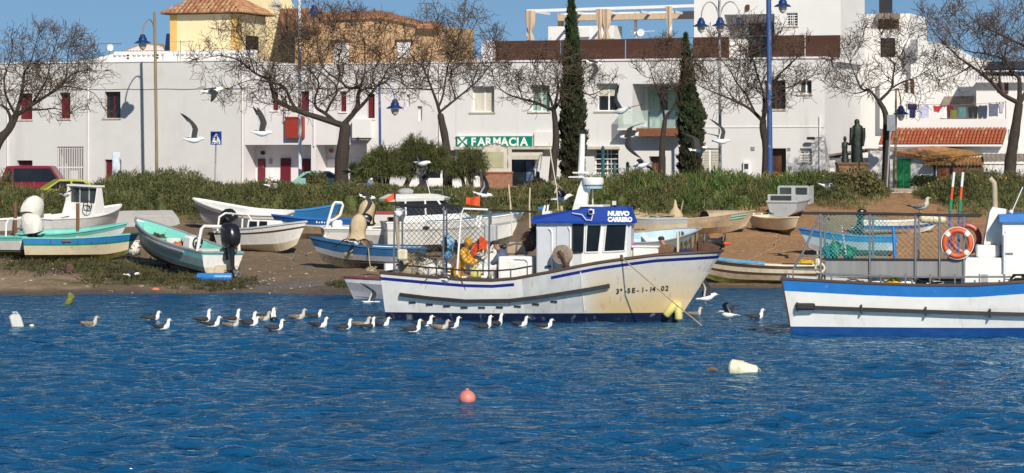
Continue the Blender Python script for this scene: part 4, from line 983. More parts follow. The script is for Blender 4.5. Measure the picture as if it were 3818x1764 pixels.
# ------------------------------------------------------------------ bare trees
def bare_tree(label, Y, trunk, limbs, env, r0, seed, dens=1.0, group=None, leaves=0):
    rnd = random.Random(seed)
    base = P(trunk[0][0], trunk[0][1], Y); gz0 = GZ0 + .04
    base.z = gz0
    t = thing('bare_tree', label, 'tree', base, 0, 'bare trees along the promenade')
    def L3(px, py, dy): p = P(px, py, Y) - base; p.y = dy; return p
    tp = [Vector((0, 0, -.2))] + [L3(x, y, 0) for x, y in trunk[1:]]
    r1 = r0 * .72
    tb = MB(); n = len(tp)
    def smooth(pts):
        out = []
        for i in range(len(pts) - 1):
            a, b_ = pts[i], pts[i + 1]
            p0 = pts[max(i - 1, 0)]; p3 = pts[min(i + 2, len(pts) - 1)]
            for s_ in (0, .33, .67):
                q = .5 * ((2 * a) + (b_ - p0) * s_ + (2 * p0 - 5 * a + 4 * b_ - p3) * s_ ** 2 + (3 * a - p0 - 3 * b_ + p3) * s_ ** 3); out.append(q)
        return out + [pts[-1]]
    tps = smooth(tp)
    tb.tube(tps, [r0 * (1.25 - .53 * min(1, i / (len(tps) - 1) * 1.0)) * rnd.uniform(.94, 1.06) for i in range(len(tps))], 9)
    tb.build('trunk', 'bark', t, True)
    envs = [(P(cx, cy, Y) - base, rx / S(Y), ry / S(Y)) for cx, cy, rx, ry in env]
    def inside(p):
        return any(((p.x - c.x) / a) ** 2 + ((p.z - c.z) / h) ** 2 + (p.y / max(a, h) * 1.15) ** 2 < 1 for c, a, h in envs)
    segs = MB(); cnt = [0]
    def twig(p, d, ln, r, lev):
        n = max(2, int(ln / .16)); pts = [p]; dirs = [d]
        for i in range(n):
            d = (d + Vector((rnd.gauss(0, .20), rnd.gauss(0, .20), rnd.gauss(.06, .18)))).normalized()
            p = p + d * ln / n; pts.append(p); dirs.append(d)
            if not inside(p) and i > 0: break
        m = len(pts)
        rs = [max(.0105, r * (1 - .65 * i / (m - 1))) for i in range(m)]
        segs.tube(pts, rs, 3, cap=False); cnt[0] += m
        if lev > 0:
            for i in range(1, m):
                for k in range(2 if lev == 2 else 1):
                    if rnd.random() > (.70 if lev == 2 else .64): continue
                    ax = dirs[i].orthogonal(); ax.rotate(Matrix.Rotation(rnd.uniform(0, 2 * pi), 3, dirs[i]))
                    nd = (dirs[i] * cos(radians(rnd.uniform(28, 62))) + ax * .75).normalized()
                    nd.y *= .8
                    twig(pts[i], nd, ln * rnd.uniform(.42, .72), rs[i] * .72, lev - 1)
    lb = MB()
    known = [(tps[i].x, tps[i].z, 0.0, r1, True) for i in range(max(0, len(tps) - 3), len(tps))]
    for li, pl in enumerate(limbs):
        slope = ((li % 3) - 1) * rnd.uniform(.5, 1.1) + rnd.uniform(-.3, .3)
        s0 = L3(pl[0][0], pl[0][1], 0)
        kx, kz, ky, kr, on_trunk = min(known, key=lambda k_: (k_[0] - s0.x) ** 2 + (k_[1] - s0.z) ** 2)
        pts = [L3(x, y, ky + slope * i * .32) for i, (x, y) in enumerate(pl)]
        pts[0] = Vector((kx, ky, kz))
        sp = smooth(pts); m = len(sp)
        rr0 = r1 * rnd.uniform(.62, .78) if on_trunk else min(kr * .85, r1 * .5)
        rs = [max(.016, rr0 * (1 - .93 * (i / (m - 1)) ** .75)) for i in range(m)]
        known += [(sp[i].x, sp[i].z, sp[i].y, rs[i], False) for i in range(1, m)]
        lb = MB(); lb.tube(sp, rs, 7)
        lb.build('limb', 'bark', t, True)
        tot = sum((sp[i + 1] - sp[i]).length for i in range(m - 1)); acc = 0
        for i in range(1, m):
            sl = (sp[i] - sp[i - 1]).length; acc += sl
            f = acc / tot
            if f < .22: continue
            dr = (sp[i] - sp[i - 1]).normalized()
            k = max(1, int(sl / .26 * dens + rnd.random()))
            for _ in range(k):
                ax = dr.orthogonal(); ax.rotate(Matrix.Rotation(rnd.uniform(0, 2 * pi), 3, dr))
                nd = (dr * rnd.uniform(.25, .8) + ax * .9 + Vector((0, 0, .22))).normalized()
                twig(sp[i - 1].lerp(sp[i], rnd.random()), nd, rnd.uniform(.7, 1.5), min(rs[i] * .55, .035), 2)
        for _ in range(3): twig(sp[-1], ((sp[-1] - sp[-2]).normalized() + Vector((rnd.gauss(0, .4), rnd.gauss(0, .4), .2))).normalized(), rnd.uniform(.8, 1.4), .026, 2)
    segs.build('crown', 'twig', t, recalc=False)
    if leaves:
        rng = np.random.default_rng(seed); arr = []
        vs = segs.v
        for i in range(leaves):
            p = vs[rnd.randrange(len(vs))]
            if p[2] < 3.2: continue
            arr.append(blades(rng, 4, np.array(p), .12, .1, .07, .035, up=.2, lean=.8))
        blades_obj('leaf_clusters', arr, 'willow_green', t)['kind'] = 'stuff'
    return cnt[0]
NT = 0
NT += bare_tree('bare spreading tree leaning in at the left edge before the white house', 136.0, [(-45, 690), (-28, 590), (0, 520), (32, 484), (58, 432)],
    [[(58, 432), (118, 394), (176, 359), (235, 323), (268, 285), (323, 265), (400, 268)], [(50, 440), (76, 376), (88, 317), (94, 270), (118, 235), (135, 176), (150, 130)], [(55, 425), (18, 353), (12, 282), (35, 206), (30, 140)],
     [(20, 490), (38, 429), (20, 400), (-20, 380), (-80, 340)], [(176, 359), (245, 300), (255, 235), (265, 176), (300, 140)], [(118, 394), (170, 300), (180, 230), (200, 150)], [(235, 330), (300, 330), (360, 350), (395, 400)], [(100, 400), (150, 410), (210, 405), (260, 420)]], [(150, 265, 285, 168)], .23, 1, 1.0)
NT += bare_tree('largest bare tree with wide crown and thick forked trunk beside the pale lamp post', 136.5, [(1274, 695), (1272, 620), (1280, 540), (1286, 480), (1284, 462)],
    [[(1280, 470), (1182, 437), (1106, 412), (1035, 376), (1021, 341), (1006, 300), (959, 276), (900, 229), (830, 212), (750, 228)], [(1110, 414), (1085, 372), (1060, 325), (1010, 308), (940, 300), (860, 330)], [(1255, 458), (1212, 423), (1176, 400), (1170, 365), (1179, 329), (1176, 294), (1123, 235), (1076, 194), (1050, 130)],
     [(1200, 429), (1235, 382), (1259, 335), (1229, 294), (1182, 259), (1123, 218), (1080, 120)], [(1290, 458), (1329, 406), (1335, 353), (1341, 323), (1300, 329), (1265, 300), (1206, 255), (1180, 170), (1190, 80)], [(1341, 323), (1356, 282), (1359, 235), (1353, 147), (1335, 70)],
     [(1325, 425), (1365, 376), (1400, 329), (1429, 294), (1447, 259), (1488, 223), (1530, 180)], [(1400, 329), (1390, 280), (1420, 200), (1440, 100)], [(1265, 300), (1260, 230), (1270, 150), (1250, 60)], [(1429, 300), (1480, 300), (1530, 330)], [(959, 276), (930, 190), (900, 130)], [(1176, 294), (1210, 200), (1230, 110)]], [(1150, 235, 445, 228)], .31, 2, 1.05)
NT += bare_tree('tall upright bare tree with a few leaves between the terraced houses and the pharmacy', 136.0, [(1668, 690), (1668, 600), (1660, 520), (1646, 450), (1641, 425)],
    [[(1641, 428), (1630, 385), (1612, 335), (1595, 290), (1575, 250), (1540, 215), (1520, 160), (1510, 110)], [(1643, 420), (1700, 370), (1760, 320), (1800, 280), (1830, 240), (1865, 215)], [(1640, 400), (1650, 360), (1660, 300), (1670, 240), (1690, 180), (1720, 90), (1730, 40)], [(1690, 375), (1680, 290), (1700, 220), (1740, 150), (1780, 80)], [(1612, 335), (1560, 330), (1500, 300)], [(1595, 290), (1610, 200), (1620, 120)], [(1760, 320), (1790, 230), (1840, 150)]], [(1685, 215, 205, 205)], .20, 3, 1.0, leaves=380)
NT += bare_tree('bare tree with a low wide crown left of the tall cypress', 135.0, [(2056, 690), (2064, 600), (2073, 529), (2070, 458), (2064, 411)],
    [[(2064, 411), (1994, 382), (1947, 370), (1894, 353), (1859, 325), (1838, 285)], [(2062, 408), (2047, 353), (2029, 317), (2006, 282), (1994, 235)], [(2066, 408), (2112, 347), (2147, 329), (2200, 353), (2253, 329), (2285, 300)], [(2066, 405), (2082, 329), (2076, 282), (2082, 240)], [(1947, 370), (1930, 310), (1900, 270)], [(2112, 347), (2150, 280), (2180, 240)]], [(2060, 305, 235, 118)], .17, 4, 1.0)
NT += bare_tree('slender bare tree in front of the glass balcony', 135.5, [(2467, 690), (2468, 600), (2470, 529), (2479, 447)],
    [[(2479, 450), (2464, 382), (2447, 335), (2429, 294), (2417, 259), (2398, 230)], [(2482, 440), (2517, 388), (2541, 341), (2535, 306), (2564, 265), (2575, 200)], [(2450, 340), (2480, 300), (2500, 260), (2510, 190)], [(2429, 294), (2400, 290), (2375, 270)]], [(2470, 245, 130, 105)], .15, 5, 1.15)
NT += bare_tree('bare tree with dense crown beside the thick blue lamp post', 135.5, [(2854, 690), (2858, 559), (2845, 480), (2846, 445)],
    [[(2842, 450), (2795, 406), (2736, 376), (2678, 353), (2607, 323), (2575, 300)], [(2848, 440), (2848, 365), (2836, 318), (2819, 270), (2807, 223), (2795, 150)], [(2807, 415), (2783, 353), (2748, 306), (2725, 259), (2690, 215), (2670, 160)], [(2850, 435), (2866, 353), (2889, 294), (2925, 253), (2972, 206), (3000, 160)], [(2870, 345), (2925, 330), (2985, 310)], [(2736, 376), (2700, 320), (2640, 270)], [(2836, 318), (2870, 240), (2890, 160)], [(2748, 306), (2760, 220), (2770, 130)]], [(2800, 250, 245, 180)], .20, 6, 1.0)
NT += bare_tree('bare tree with an open Y-shaped fork beside the bronze statue', 136.0, [(3301, 690), (3304, 580), (3304, 500), (3301, 423), (3277, 378)],
    [[(3279, 382), (3236, 335), (3207, 335), (3177, 282), (3154, 235), (3128, 190)], [(3281, 380), (3324, 329), (3330, 282), (3336, 241), (3307, 206), (3289, 130)], [(3318, 338), (3366, 306), (3419, 288), (3477, 253), (3500, 220)], [(3177, 282), (3125, 259), (3085, 235)], [(3154, 235), (3190, 170), (3210, 110)], [(3336, 241), (3370, 190), (3400, 130)], [(3236, 335), (3180, 350), (3120, 330)], [(3419, 288), (3440, 350), (3430, 390)]], [(3270, 225, 235, 165)], .17, 7, .85)
NT += bare_tree('large bare tree with dark thick trunk at the right edge', 134.5, [(3763, 690), (3768, 600), (3783, 500), (3800, 385)],
    [[(3798, 395), (3736, 353), (3695, 312), (3648, 276), (3607, 247), (3560, 218), (3513, 176), (3466, 129), (3420, 60)], [(3803, 385), (3801, 294), (3772, 270), (3748, 223), (3677, 200), (3600, 185), (3540, 120)], [(3802, 385), (3850, 300), (3845, 190), (3818, 160), (3736, 118), (3648, 59), (3607, 0)], [(3736, 353), (3720, 290), (3730, 220), (3700, 140)], [(3748, 223), (3760, 150), (3790, 80)], [(3607, 247), (3560, 280), (3500, 300)], [(3845, 200), (3900, 120), (3960, 60)], [(3677, 200), (3640, 120), (3560, 60)]], [(3650, 165, 300, 215)], .27, 8, .75)

# ------------------------------------------------------------------ cypresses
def cypress(label, Y, prof, seed, n=17000):
    rng = np.random.default_rng(seed)
    cxb = np.interp(700, [p[1] for p in prof], [p[0] for p in prof]); base = P(cxb, 700, Y); base.z = GZ0 + .04
    t = thing('cypress_tree', label, 'tree', base, 0, 'cypresses')
    ys = np.array([p[1] for p in prof], float); cs = np.array([p[0] for p in prof], float); ws = np.array([p[2] for p in prof], float) / 2 * .86
    y = rng.uniform(ys[0], ys[-1], n * 3); w = np.interp(y, ys, ws); keep = rng.uniform(0, ws.max(), n * 3) < w * .9 + 3; y = y[keep][:n]; w = np.interp(y, ys, ws)
    m = len(y); a = rng.uniform(0, 2 * pi, m); lump = 1 + .16 * np.sin(a * 3 + y * .05) + .12 * np.sin(a * 5 - y * .11) + .10 * np.sin(y * .23 + a)
    rr = (w / S(Y)) * rng.uniform(.62, 1.03, m) * lump
    cx = (np.interp(y, ys, cs) - cxb) / S(Y)
    z = CH - (y - HY) / F * Y - base.z
    p = np.stack([cx + rr * np.cos(a), rr * np.sin(a), z], -1)
    tt = np.stack([np.cos(a) * .35, np.sin(a) * .35, np.ones(m)], -1) + rng.normal(0, .28, (m, 3)); tt /= np.linalg.norm(tt, axis=1)[:, None]
    s = np.cross(tt, rng.normal(0, 1, (m, 3))); s /= np.linalg.norm(s, axis=1)[:, None]
    Ln = rng.uniform(.10, .26, m)[:, None]; W = rng.uniform(.03, .07, m)[:, None]
    V = np.stack([p - s * W, p + s * W, p + tt * Ln + s * W * .3, p + tt * Ln - s * W * .3], 1).reshape(-1, 3)
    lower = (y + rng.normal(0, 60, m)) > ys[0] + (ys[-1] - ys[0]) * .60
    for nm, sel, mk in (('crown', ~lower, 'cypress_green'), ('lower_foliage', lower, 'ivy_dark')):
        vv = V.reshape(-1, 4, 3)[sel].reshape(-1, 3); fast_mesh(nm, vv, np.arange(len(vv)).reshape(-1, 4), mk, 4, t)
    b = MB(); b.tube([(0, 0, -.1), (0, 0, .8 * float(z.max()) * .5), ((cs[0] - cxb) / S(Y), 0, float(z.max()) * .93)], [.22, .15, .02], 8); b.build('trunk', 'bark', t)
    # dark inner mass so the column is not see-through
    c = MB(); c.loft([[((cc - cxb) / S(Y) + ww * .55 / S(Y) * cos(k * pi / 5), ww * .55 / S(Y) * sin(k * pi / 5), CH - (yy - HY) / F * Y - base.z) for k in range(10)] for cc, yy, ww in zip(cs, ys, ws)]); c.build('inner_mass', 'ivy_dark', t)
cypress('tall narrow dark cypress rising out of the picture beside the pharmacy', 135.5, [(2130, -60, 4), (2130, 0, 14), (2131, 60, 28), (2133, 120, 44), (2134, 250, 66), (2134, 330, 78), (2134, 400, 92), (2138, 480, 100), (2136, 560, 96), (2134, 640, 88), (2134, 705, 70)], 1)
cypress('shorter dark bulging cypress right of the glass balcony', 135.5, [(2556, 135, 4), (2557, 190, 22), (2560, 240, 34), (2564, 330, 60), (2570, 400, 88), (2580, 440, 104), (2578, 500, 96), (2574, 560, 84), (2574, 650, 88), (2572, 705, 76)], 2)

# ------------------------------------------------------------------ weeping shrubs, spiky plant, hedge bushes
def weeping_shrub(label, Y, domes, seed, n, leafm='willow_green'):
    rng = np.random.default_rng(seed); c0 = domes[0]; base = P(c0[0], 700, Y); base.z = gz(base.x, Y) + .02
    t = thing('weeping_shrub', label, 'shrub', base)
    out = []
    for cx, cy, rx, ry, share in domes:
        m = int(n * share); a = rng.uniform(0, 2 * pi, m); ct = rng.uniform(-.2, 1, m); st = np.sqrt(1 - ct ** 2); r_ = rng.uniform(.55, 1.0, m)
        lump = 1 + .14 * np.sin(3 * a + 1) + .12 * np.sin(5 * a + 5 * ct)
        c = P(cx, cy, Y) - base
        p = np.array([c.x, 0, c.z]) + np.stack([np.cos(a) * st * rx, np.sin(a) * st * rx * .7, ct * ry], -1) * (r_ * lump)[:, None] / S(Y)
        d = np.stack([np.cos(a) * .4, np.sin(a) * .4, rng.uniform(-1.4, .8, m)], -1) + rng.normal(0, .22, (m, 3)); d /= np.linalg.norm(d, axis=1)[:, None]
        s = np.cross(d, rng.normal(0, 1, (m, 3))); s /= np.linalg.norm(s, axis=1)[:, None]
        Ln = rng.uniform(.12, .34, m)[:, None]; W = rng.uniform(.007, .017, m)[:, None]
        out.append(np.stack([p - s * W, p + s * W, p + d * Ln + s * W * .4, p + d * Ln - s * W * .4], 1).reshape(-1, 3))
    blades_obj('foliage', out, leafm, t)
    for k, (cx, cy, rx, ry, share) in enumerate(domes):
        c = P(cx, cy, Y) - base; r_ = random.Random(seed + k)
        b = MB()
        for q in range(5): b.tube([(c.x * .6 + r_.uniform(-.1, .1), 0, 0), (c.x + r_.uniform(-.3, .3), r_.uniform(-.3, .3), c.z), (c.x + r_.uniform(-.7, .7), r_.uniform(-.4, .4), c.z + ry / S(Y) * .7)], [.05, .03, .012], 5)
        b.build('stem', 'bark', t)['kind'] = 'stuff'
weeping_shrub('big olive green weeping shrub before the terraced houses', 133.6, [(1440, 640, 105, 92, .42), (1370, 670, 60, 60, .15), (1545, 600, 62, 92, .26), (1620, 620, 52, 88, .17)], 21, 26000)
weeping_shrub('small straggly weeping shrub left of the arched notice board', 133.8, [(1755, 620, 60, 72, .55), (1720, 650, 45, 60, .45)], 22, 5200)
def spiky(label, px, py, Y, n, ln, seed):
    rng = random.Random(seed); p = P(px, py, Y); t = thing('spiky_palm_shrub', label, 'shrub', p)
    gzl = gz(p.x, Y) - p.z
    MB().tube([(0, 0, gzl), (0, 0, 0)], [.12, .09], 7).build('stem', 'bark', t)
    for k in range(n):
        a = rng.uniform(0, 2 * pi); e = rng.uniform(-.5, 1.4); d = Vector((cos(a) * cos(e), sin(a) * cos(e), sin(e))); s = d.orthogonal().normalized() * .03
        b = MB(); b.add([d * .03 - s, d * .03 + s, d * ln * .6 + s * .8, d * ln, d * ln * .6 - s * .8], [(0, 1, 2, 3, 4)]); b.build('leaf', 'leaf_dark', t)
spiky('small spiky dark green yucca at the foot of the largest bare tree', 1312, 640, 133.5, 46, .62, 4)
def leafy_bush(label, px, py, Y, w, h, seed, n, leafm, name='leafy_bush'):
    rng = np.random.default_rng(seed); p = P(px, py, Y); p.z = gz(p.x, Y); t = thing(name, label, 'shrub', p)
    top = CH - (py - HY) / F * Y - p.z
    arr = [blades(rng, int(n / 7), np.array([rng.uniform(-.5, .5) * w, rng.uniform(-.3, .3) * w, top * rng.uniform(.1, .4)]), w * rng.uniform(.28, .45), h * rng.uniform(.45, .7), .11, .085, up=.3, lean=.6, inner=.7) for _ in range(7)]
    blades_obj('foliage', arr, leafm, t)
    b = MB()
    for k in range(4): b.tube([(.1 * (k - 2), 0, -.1), (.3 * (k - 1.5) * w, .1 * (k % 2), top * .5), (.5 * (k - 1.5) * w, 0, top * .85)], [.04, .025, .01], 5)
    b.build('stem', 'bark', t)['kind'] = 'stuff'
leafy_bush('dark round-leaved bush between the green door and the brown doors', 3445, 648, 137.2, .85, .75, 31, 1500, 'leaf_dark')
leafy_bush('bright green leafy bush below the right edge tree', 3610, 668, 134.6, .9, .7, 32, 1300, 'leaf_bright')
leafy_bush('dusty green bush beside the pale lamp post foot', 1178, 628, 134.2, .75, 1.0, 35, 1100, 'scrub_b')
leafy_bush('reddish brown leafy bush in front of the pharmacy door', 2010, 672, 134.4, 1.0, .8, 33, 900, 'ivy_dark')
leafy_bush('rounded green shrub with yellow flowers in front of the statue', 3190, 655, 129.5, 1.9, 1.7, 34, 2600, 'scrub_b')

# ------------------------------------------------------------------ street lamps
def lamp_head(par, x, y, z, s=1.0, shell='lamp_blue'):
    """bell lantern hanging with its collar at (x,y,z)"""
    h = MB(); h.lathe([(.05 * s, .02), (.10 * s, 0), (.17 * s, -.05 * s), (.18 * s, -.16 * s), (.24 * s, -.20 * s), (.26 * s, -.36 * s), (.50 * s, -.50 * s), (.52 * s, -.55 * s), (.30 * s, -.54 * s)], 16, (x, y, z))
    o = h.build('lantern', shell, par, True)
    g = MB(); g.lathe([(.24 * s, -.56 * s), (.25 * s, -.66 * s), (.17 * s, -.85 * s), (.05 * s, -.95 * s)], 14, (x, y, z)); g.build('lantern_glass', 'lamp_glass', o, True)
    return o
def arc(p0, p1, up, n=8):
    """swan-neck: from p0 up and over to p1"""
    p0, p1 = Vector(p0), Vector(p1); return [p0.lerp(p1, .5 - .5 * cos(pi * k / n)) + Vector((0, 0, up * sin(pi * k / n))) for k in range(n + 1)]
def street_lamp(label, Y, pole, r, m, arms, group='street lamps', top_arm=None):
    """pole: [(px,py)...] from base to top; arms: list of (start py, head px, head py, rise, depth)"""
    base = P(pole[0][0], pole[0][1], Y); base.z = gz(base.x, Y) + .03
    t = thing('street_lamp', label, 'street lamp', base, 0, group)
    L = lambda px, py, dy=0.0: Vector(((px - CX) / F * Y - base.x, dy, CH - (py - HY) / F * Y - base.z))
    pts = [Vector((0, 0, 0))] + [L(x, y) for x, y in pole[1:]]
    b = MB(); b.tube(pts, [r * 1.15] + [r] * (len(pts) - 2) + [r * .8], 9); b.build('pole', m, t, True)
    for (px0, py0, hx, hy, rise, dy) in arms:
        a0 = L(px0, py0); a1 = L(hx, hy, dy); sgn = 1
        MB().tube(arc(a0, a1, rise), .035, 6).build('arm', m if m != 'pole_pale' else 'pole_blue', t, True)
        lamp_head(t, a1.x, a1.y, a1.z, .9 if Y > 145 else .8)
    return t
street_lamp('tall olive-grey lamp post with swan-neck blue lantern before the white house wall', 154.2, [(585, 700), (583, 500), (578, 150), (576, 45)], .085, 'pole_olive', [(575, 118, 541, 132, .75, -1.0)])
street_lamp('pale weathered lamp post with blue lantern in front of the terraced houses', 140.2, [(1119, 700), (1118, 400), (1116, 0), (1116, -140)], .085, 'pole_pale', [(1116, -70, 1173, 22, .9, -.3)])
street_lamp('slim blue lamp post with low lantern beside the tall upright bare tree', 149.0, [(1418, 700), (1416, 420), (1414, 300)], .07, 'pole_blue', [(1414, 330, 1475, 372, .55, -.8)])
street_lamp('grey street lamp with three blue lanterns before the tall white storey', 141.5, [(2685, 700), (2684, 300), (2682, 60), (2682, -30)], .075, 'pole_grey', [(2680, 72, 2613, 68, .85, -.25), (2684, 72, 2757, 66, .85, -.25), (2682, 72, 2681, 68, .85, -.75)])
street_lamp('thick blue peeling lamp post beside the dense bare tree', 133.9, [(2871, 700), (2869, 400), (2866, 0), (2866, -130)], .125, 'pole_blue', [(2866, -80, 2917, -8, .8, -.2)])
street_lamp('brownish lamp post with blue lantern right of the statue', 141.5, [(3338, 560), (3340, 420), (3341, 330)], .06, 'pole_olive', [(3341, 350, 3357, 395, .5, -.2)])
# plain pole with the back of a traffic sign
p = P(3306, 700, 135.3); p.z = GZ0 + .04
t = thing('road_sign', 'grey back of a road sign on a leaning pole beside the brownish lamp post', 'sign', p)
q = P(3322, 440, 135.3) - p; MB().tube([(0, 0, 0), q], .045, 7).build('pole', 'pole_grey', t)
MB().box(q.x - .20, q.x + .20, -.09, -.06, q.z - .62, q.z + .15).build('plate', 'steel', t)

# pedestrian crossing sign
p = P(800, 700, 139.0); p.z = GZ0 - .4
t = thing('crossing_sign', 'blue square pedestrian crossing sign on a thin grey post', 'sign', p)
q = P(806, 515, 139.0) - p
MB().tube([(0, 0, 0), (q.x, 0, q.z + .3)], .04, 7).build('post', 'pole_grey', t)
mat('sign_blue', (0.01, 0.06, 0.36), 0.4, 0.05, 2); mat('ink_black', (0.012, 0.012, 0.012), 0.5, 0.1, 2)
MB().rbox((q.x, -.055, q.z), (.55, .025, .66), .01).build('plate', 'sign_blue', t)
sx, sz = q.x, q.z
MB().prism([(sx - .23, sz - .20), (sx + .23, sz - .20), (sx, sz + .27)], -.074, -.0685).build('triangle', 'sign_white', t)
wk = MB(); wk.lathe([(.001, -.032), (.03, -.02), (.03, .02), (.001, .032)], 8, (sx, -.077, sz + .13))
for a_, b_, w_ in (((0, .09), (0, -.03), .035), ((0, -.03), (-.07, -.16), .018), ((0, -.03), (.06, -.16), .018), ((0, .07), (-.08, -.01), .013), ((0, .07), (.08, .0), .013)):
    d = Vector((b_[0] - a_[0], b_[1] - a_[1])); nn = Vector((-d.y, d.x)).normalized() * w_
    wk.prism([(sx + a_[0] + nn.x, sz + a_[1] + nn.y), (sx + b_[0] + nn.x, sz + b_[1] + nn.y), (sx + b_[0] - nn.x, sz + b_[1] - nn.y), (sx + a_[0] - nn.x, sz + a_[1] - nn.y)], -.0785, -.0745)
wk.build('walking_figure', 'ink_black', t)
st = MB()
for k in range(4): x = sx - .21 + k * .115; st.box(x, x + .07, -.0735, -.0685, sz - .29, sz - .22)
st.build('stripes', 'sign_white', t)
# advertising totem
mat('totem_print', (0.62, 0.68, 0.74), 0.4, 0.25, 1.6, dirt=((0.04, 0.26, 0.50), 0.52, 2.2, (1, 1, 1), 0.9), dirt2=((0.40, 0.12, 0.05), 0.60, 2.6, (1, 1, 1), 0.9))
p = P(433, 700, 146.0); p.z = GZ0
t = thing('advertising_totem', 'tall thin white advertising panel with blue print before the burgundy door', 'sign', p)
h = P(433, 568, 146.0).z - p.z
MB().rbox((0, .05, h / 2), (.42, .10, h), .02).build('panel', 'totem_print', t); MB().box(-.25, .25, -.1, .2, 0, .06).build('base', 'pole_grey', t)

# arched notice board on brick base
p = P(1845, 700, 134.8); p.z = GZ0 + .03; s_ = S(134.8)
t = thing('notice_board', 'arched white notice board with faded panel on a brick base', 'notice board', p)
L = lambda px, py: ((px - 1845) / s_, CH - (py - HY) / s_ - p.z)
x0, z0 = L(1795, 645); x1, z1 = L(1892, 556); fr = [(x0, z0), (x1, z0), (x1, z1)] + [(x1 + (x0 - x1) * k / 10, z1 + .19 * sin(pi * k / 10)) for k in range(1, 10)] + [(x0, z1)]
MB().prism(fr, -.12, .12).build('frame', 'stone_pale', t); MB().prism([(x, z + .03) for x, z in fr[2:]] + [(x, z + .10) for x, z in reversed(fr[2:])], -.16, .16).build('arch_moulding', 'grey_roof', t)
a, b_ = L(1803, 626), L(1878, 566); MB().box(a[0], b_[0], -.14, -.122, a[1], b_[1]).build('panel', 'panel_faded', t)
q0, q1 = L(1893, 645), L(1908, 555); MB().box(q0[0] + .02, q1[0], -.14, .14, q0[1], q1[1]).build('pillar', 'stone_pale', t)
q0 = L(1790, 640); q1 = L(1910, 640); MB().box(q0[0], q1[0], -.2, .2, 0, q0[1] - .08).build('base', 'brick', t); MB().box(q0[0] - .05, q1[0] + .05, -.25, .25, q0[1] - .079, q0[1] + .0).build('base_coping', 'brick', t)
mat('teal_paint', (0.01, 0.10, 0.12), 0.45, 0.15, 4)
for (px, py, Y, lab) in ((2248, 545, 139.5, 'tall teal post in front of the barred pharmacy window'), (2292, 606, 139.5, 'short teal post between the tall teal post and the railing'), (2340, 604, 139.5, 'dark teal post at the end of the railing'), (2006, 640, 139.5, 'small teal bollard beside the pharmacy entrance')):
    p = P(px, 700, Y); p.z = gz(p.x, Y); h = P(px, py, Y).z - p.z
    b = MB(); b.lathe([(.09, 0), (.085, h * .96), (.05, h), (.01, h + .02)], 10); tag(b.build('street_post', 'teal_paint', None, True, loc=p), lab, 'bollard', 'teal posts')
p = P(2310, 700, 141.0); p.z = GZ0 - .44
t = thing('railing', 'white curled iron railing before the pharmacy wall', 'railing', p)
for k in range(4): MB().tube([(-.3 + k * .28, 0, 0), (-.3 + k * .28, 0, 1.45)], .018, 5).build('upright', 'white_metal', t)
for z in (1.45, 1.2, .5): MB().tube([(-.3, 0, z), (.54, 0, z)], .016, 5).build('rail', 'white_metal', t)
# retaining wall copings at the top of the bank
for (x0, x1, py, lab) in ((1815, 2075, 722, 'low retaining wall with white coping below the notice board'), (3285, 3450, 718, 'low retaining wall with white coping above the sandy ramp')):
    Y = 132.6; p = P(x0, py, Y); w = (x1 - x0) / S(Y); g0 = gz(p.x, Y)
    t = thing('retaining_wall', lab, 'wall', Vector((p.x, Y, g0 - .3)))
    MB().box(0, w, 0, .3, 0, p.z - g0 + .22).build('wall', 'stone_pale', t); MB().box(-.04, w + .04, -.05, .35, p.z - g0 + .221, p.z - g0 + .32).build('coping', 'white_paint', t)

# statue of a woman and a child
p = P(3180, 655, 133.4); s_ = S(133.4); pb = Vector((p.x, p.y, gz(p.x, 133.4)))
t = thing('statue', 'dark bronze statue of a cloaked woman and child on a plinth', 'statue', pb)
L = lambda px, py, dy=0.0: Vector(((px - 3180) / s_, dy, CH - (py - HY) / s_ - pb.z))
a, b_ = L(3122, 700), L(3230, 614); MB().box(a.x, b_.x, -.5, .5, 0, b_.z).build('plinth', 'brick', t); MB().box(a.x - .06, b_.x + .06, -.56, .56, b_.z + .001, b_.z + .10).build('plinth_cap', 'wood_post', t)
def figure(cols, dy):
    rings = []
    for (cx, y, w, dpt) in cols:
        c = L(cx, y, dy); rings.append([(c.x + w / s_ / 2 * cos(k * pi / 8) * (1 + .05 * sin(k * 2.1)), c.y + dpt / s_ / 2 * sin(k * pi / 8) * (1 + .08 * sin(3 * k)), c.z) for k in range(16)])
    return rings
m = MB()
m.loft(figure([(3196, 606, 44, 40), (3195, 590, 46, 42), (3194, 560, 42, 40), (3195, 530, 44, 38), (3196, 500, 46, 36), (3197, 480, 45, 34), (3197, 470, 36, 30), (3196, 464, 18, 20), (3195, 458, 20, 22), (3195, 450, 19, 22), (3195, 444, 8, 10)], 0))
m.loft(figure([(3188, 607, 12, 18), (3188, 600, 12, 14)], -.1)); m.loft(figure([(3203, 607, 12, 18), (3203, 600, 12, 14)], -.1))
m.tube([L(3176, 478, -.1), L(3172, 505, -.2), L(3170, 528, -.22), L(3166, 538, -.22)], [.11, .09, .07, .05], 8)
m.tube([L(3217, 478, -.1), L(3219, 510, -.15), L(3215, 545, -.18)], [.11, .09, .06], 8)
m.build('woman', 'bronze', t, 60)
m = MB(); m.loft(figure([(3150, 604, 30, 28), (3150, 585, 26, 24), (3149, 560, 20, 18), (3149, 545, 22, 18), (3149, 532, 20, 16), (3150, 527, 8, 9), (3150, 521, 13, 14), (3150, 513, 12, 13), (3150, 508, 5, 6)], -.05))
m.loft(figure([(3146, 607, 8, 10), (3146, 600, 8, 9)], -.05)); m.loft(figure([(3156, 607, 8, 10), (3156, 600, 8, 9)], -.05))
m.tube([L(3158, 533, -.1), L(3164, 540, -.18), L(3172, 538, -.22)], [.05, .045, .04], 7); m.tube([L(3141, 533, -.08), L(3139, 550, -.12), L(3146, 560, -.16)], [.05, .04, .035], 7)
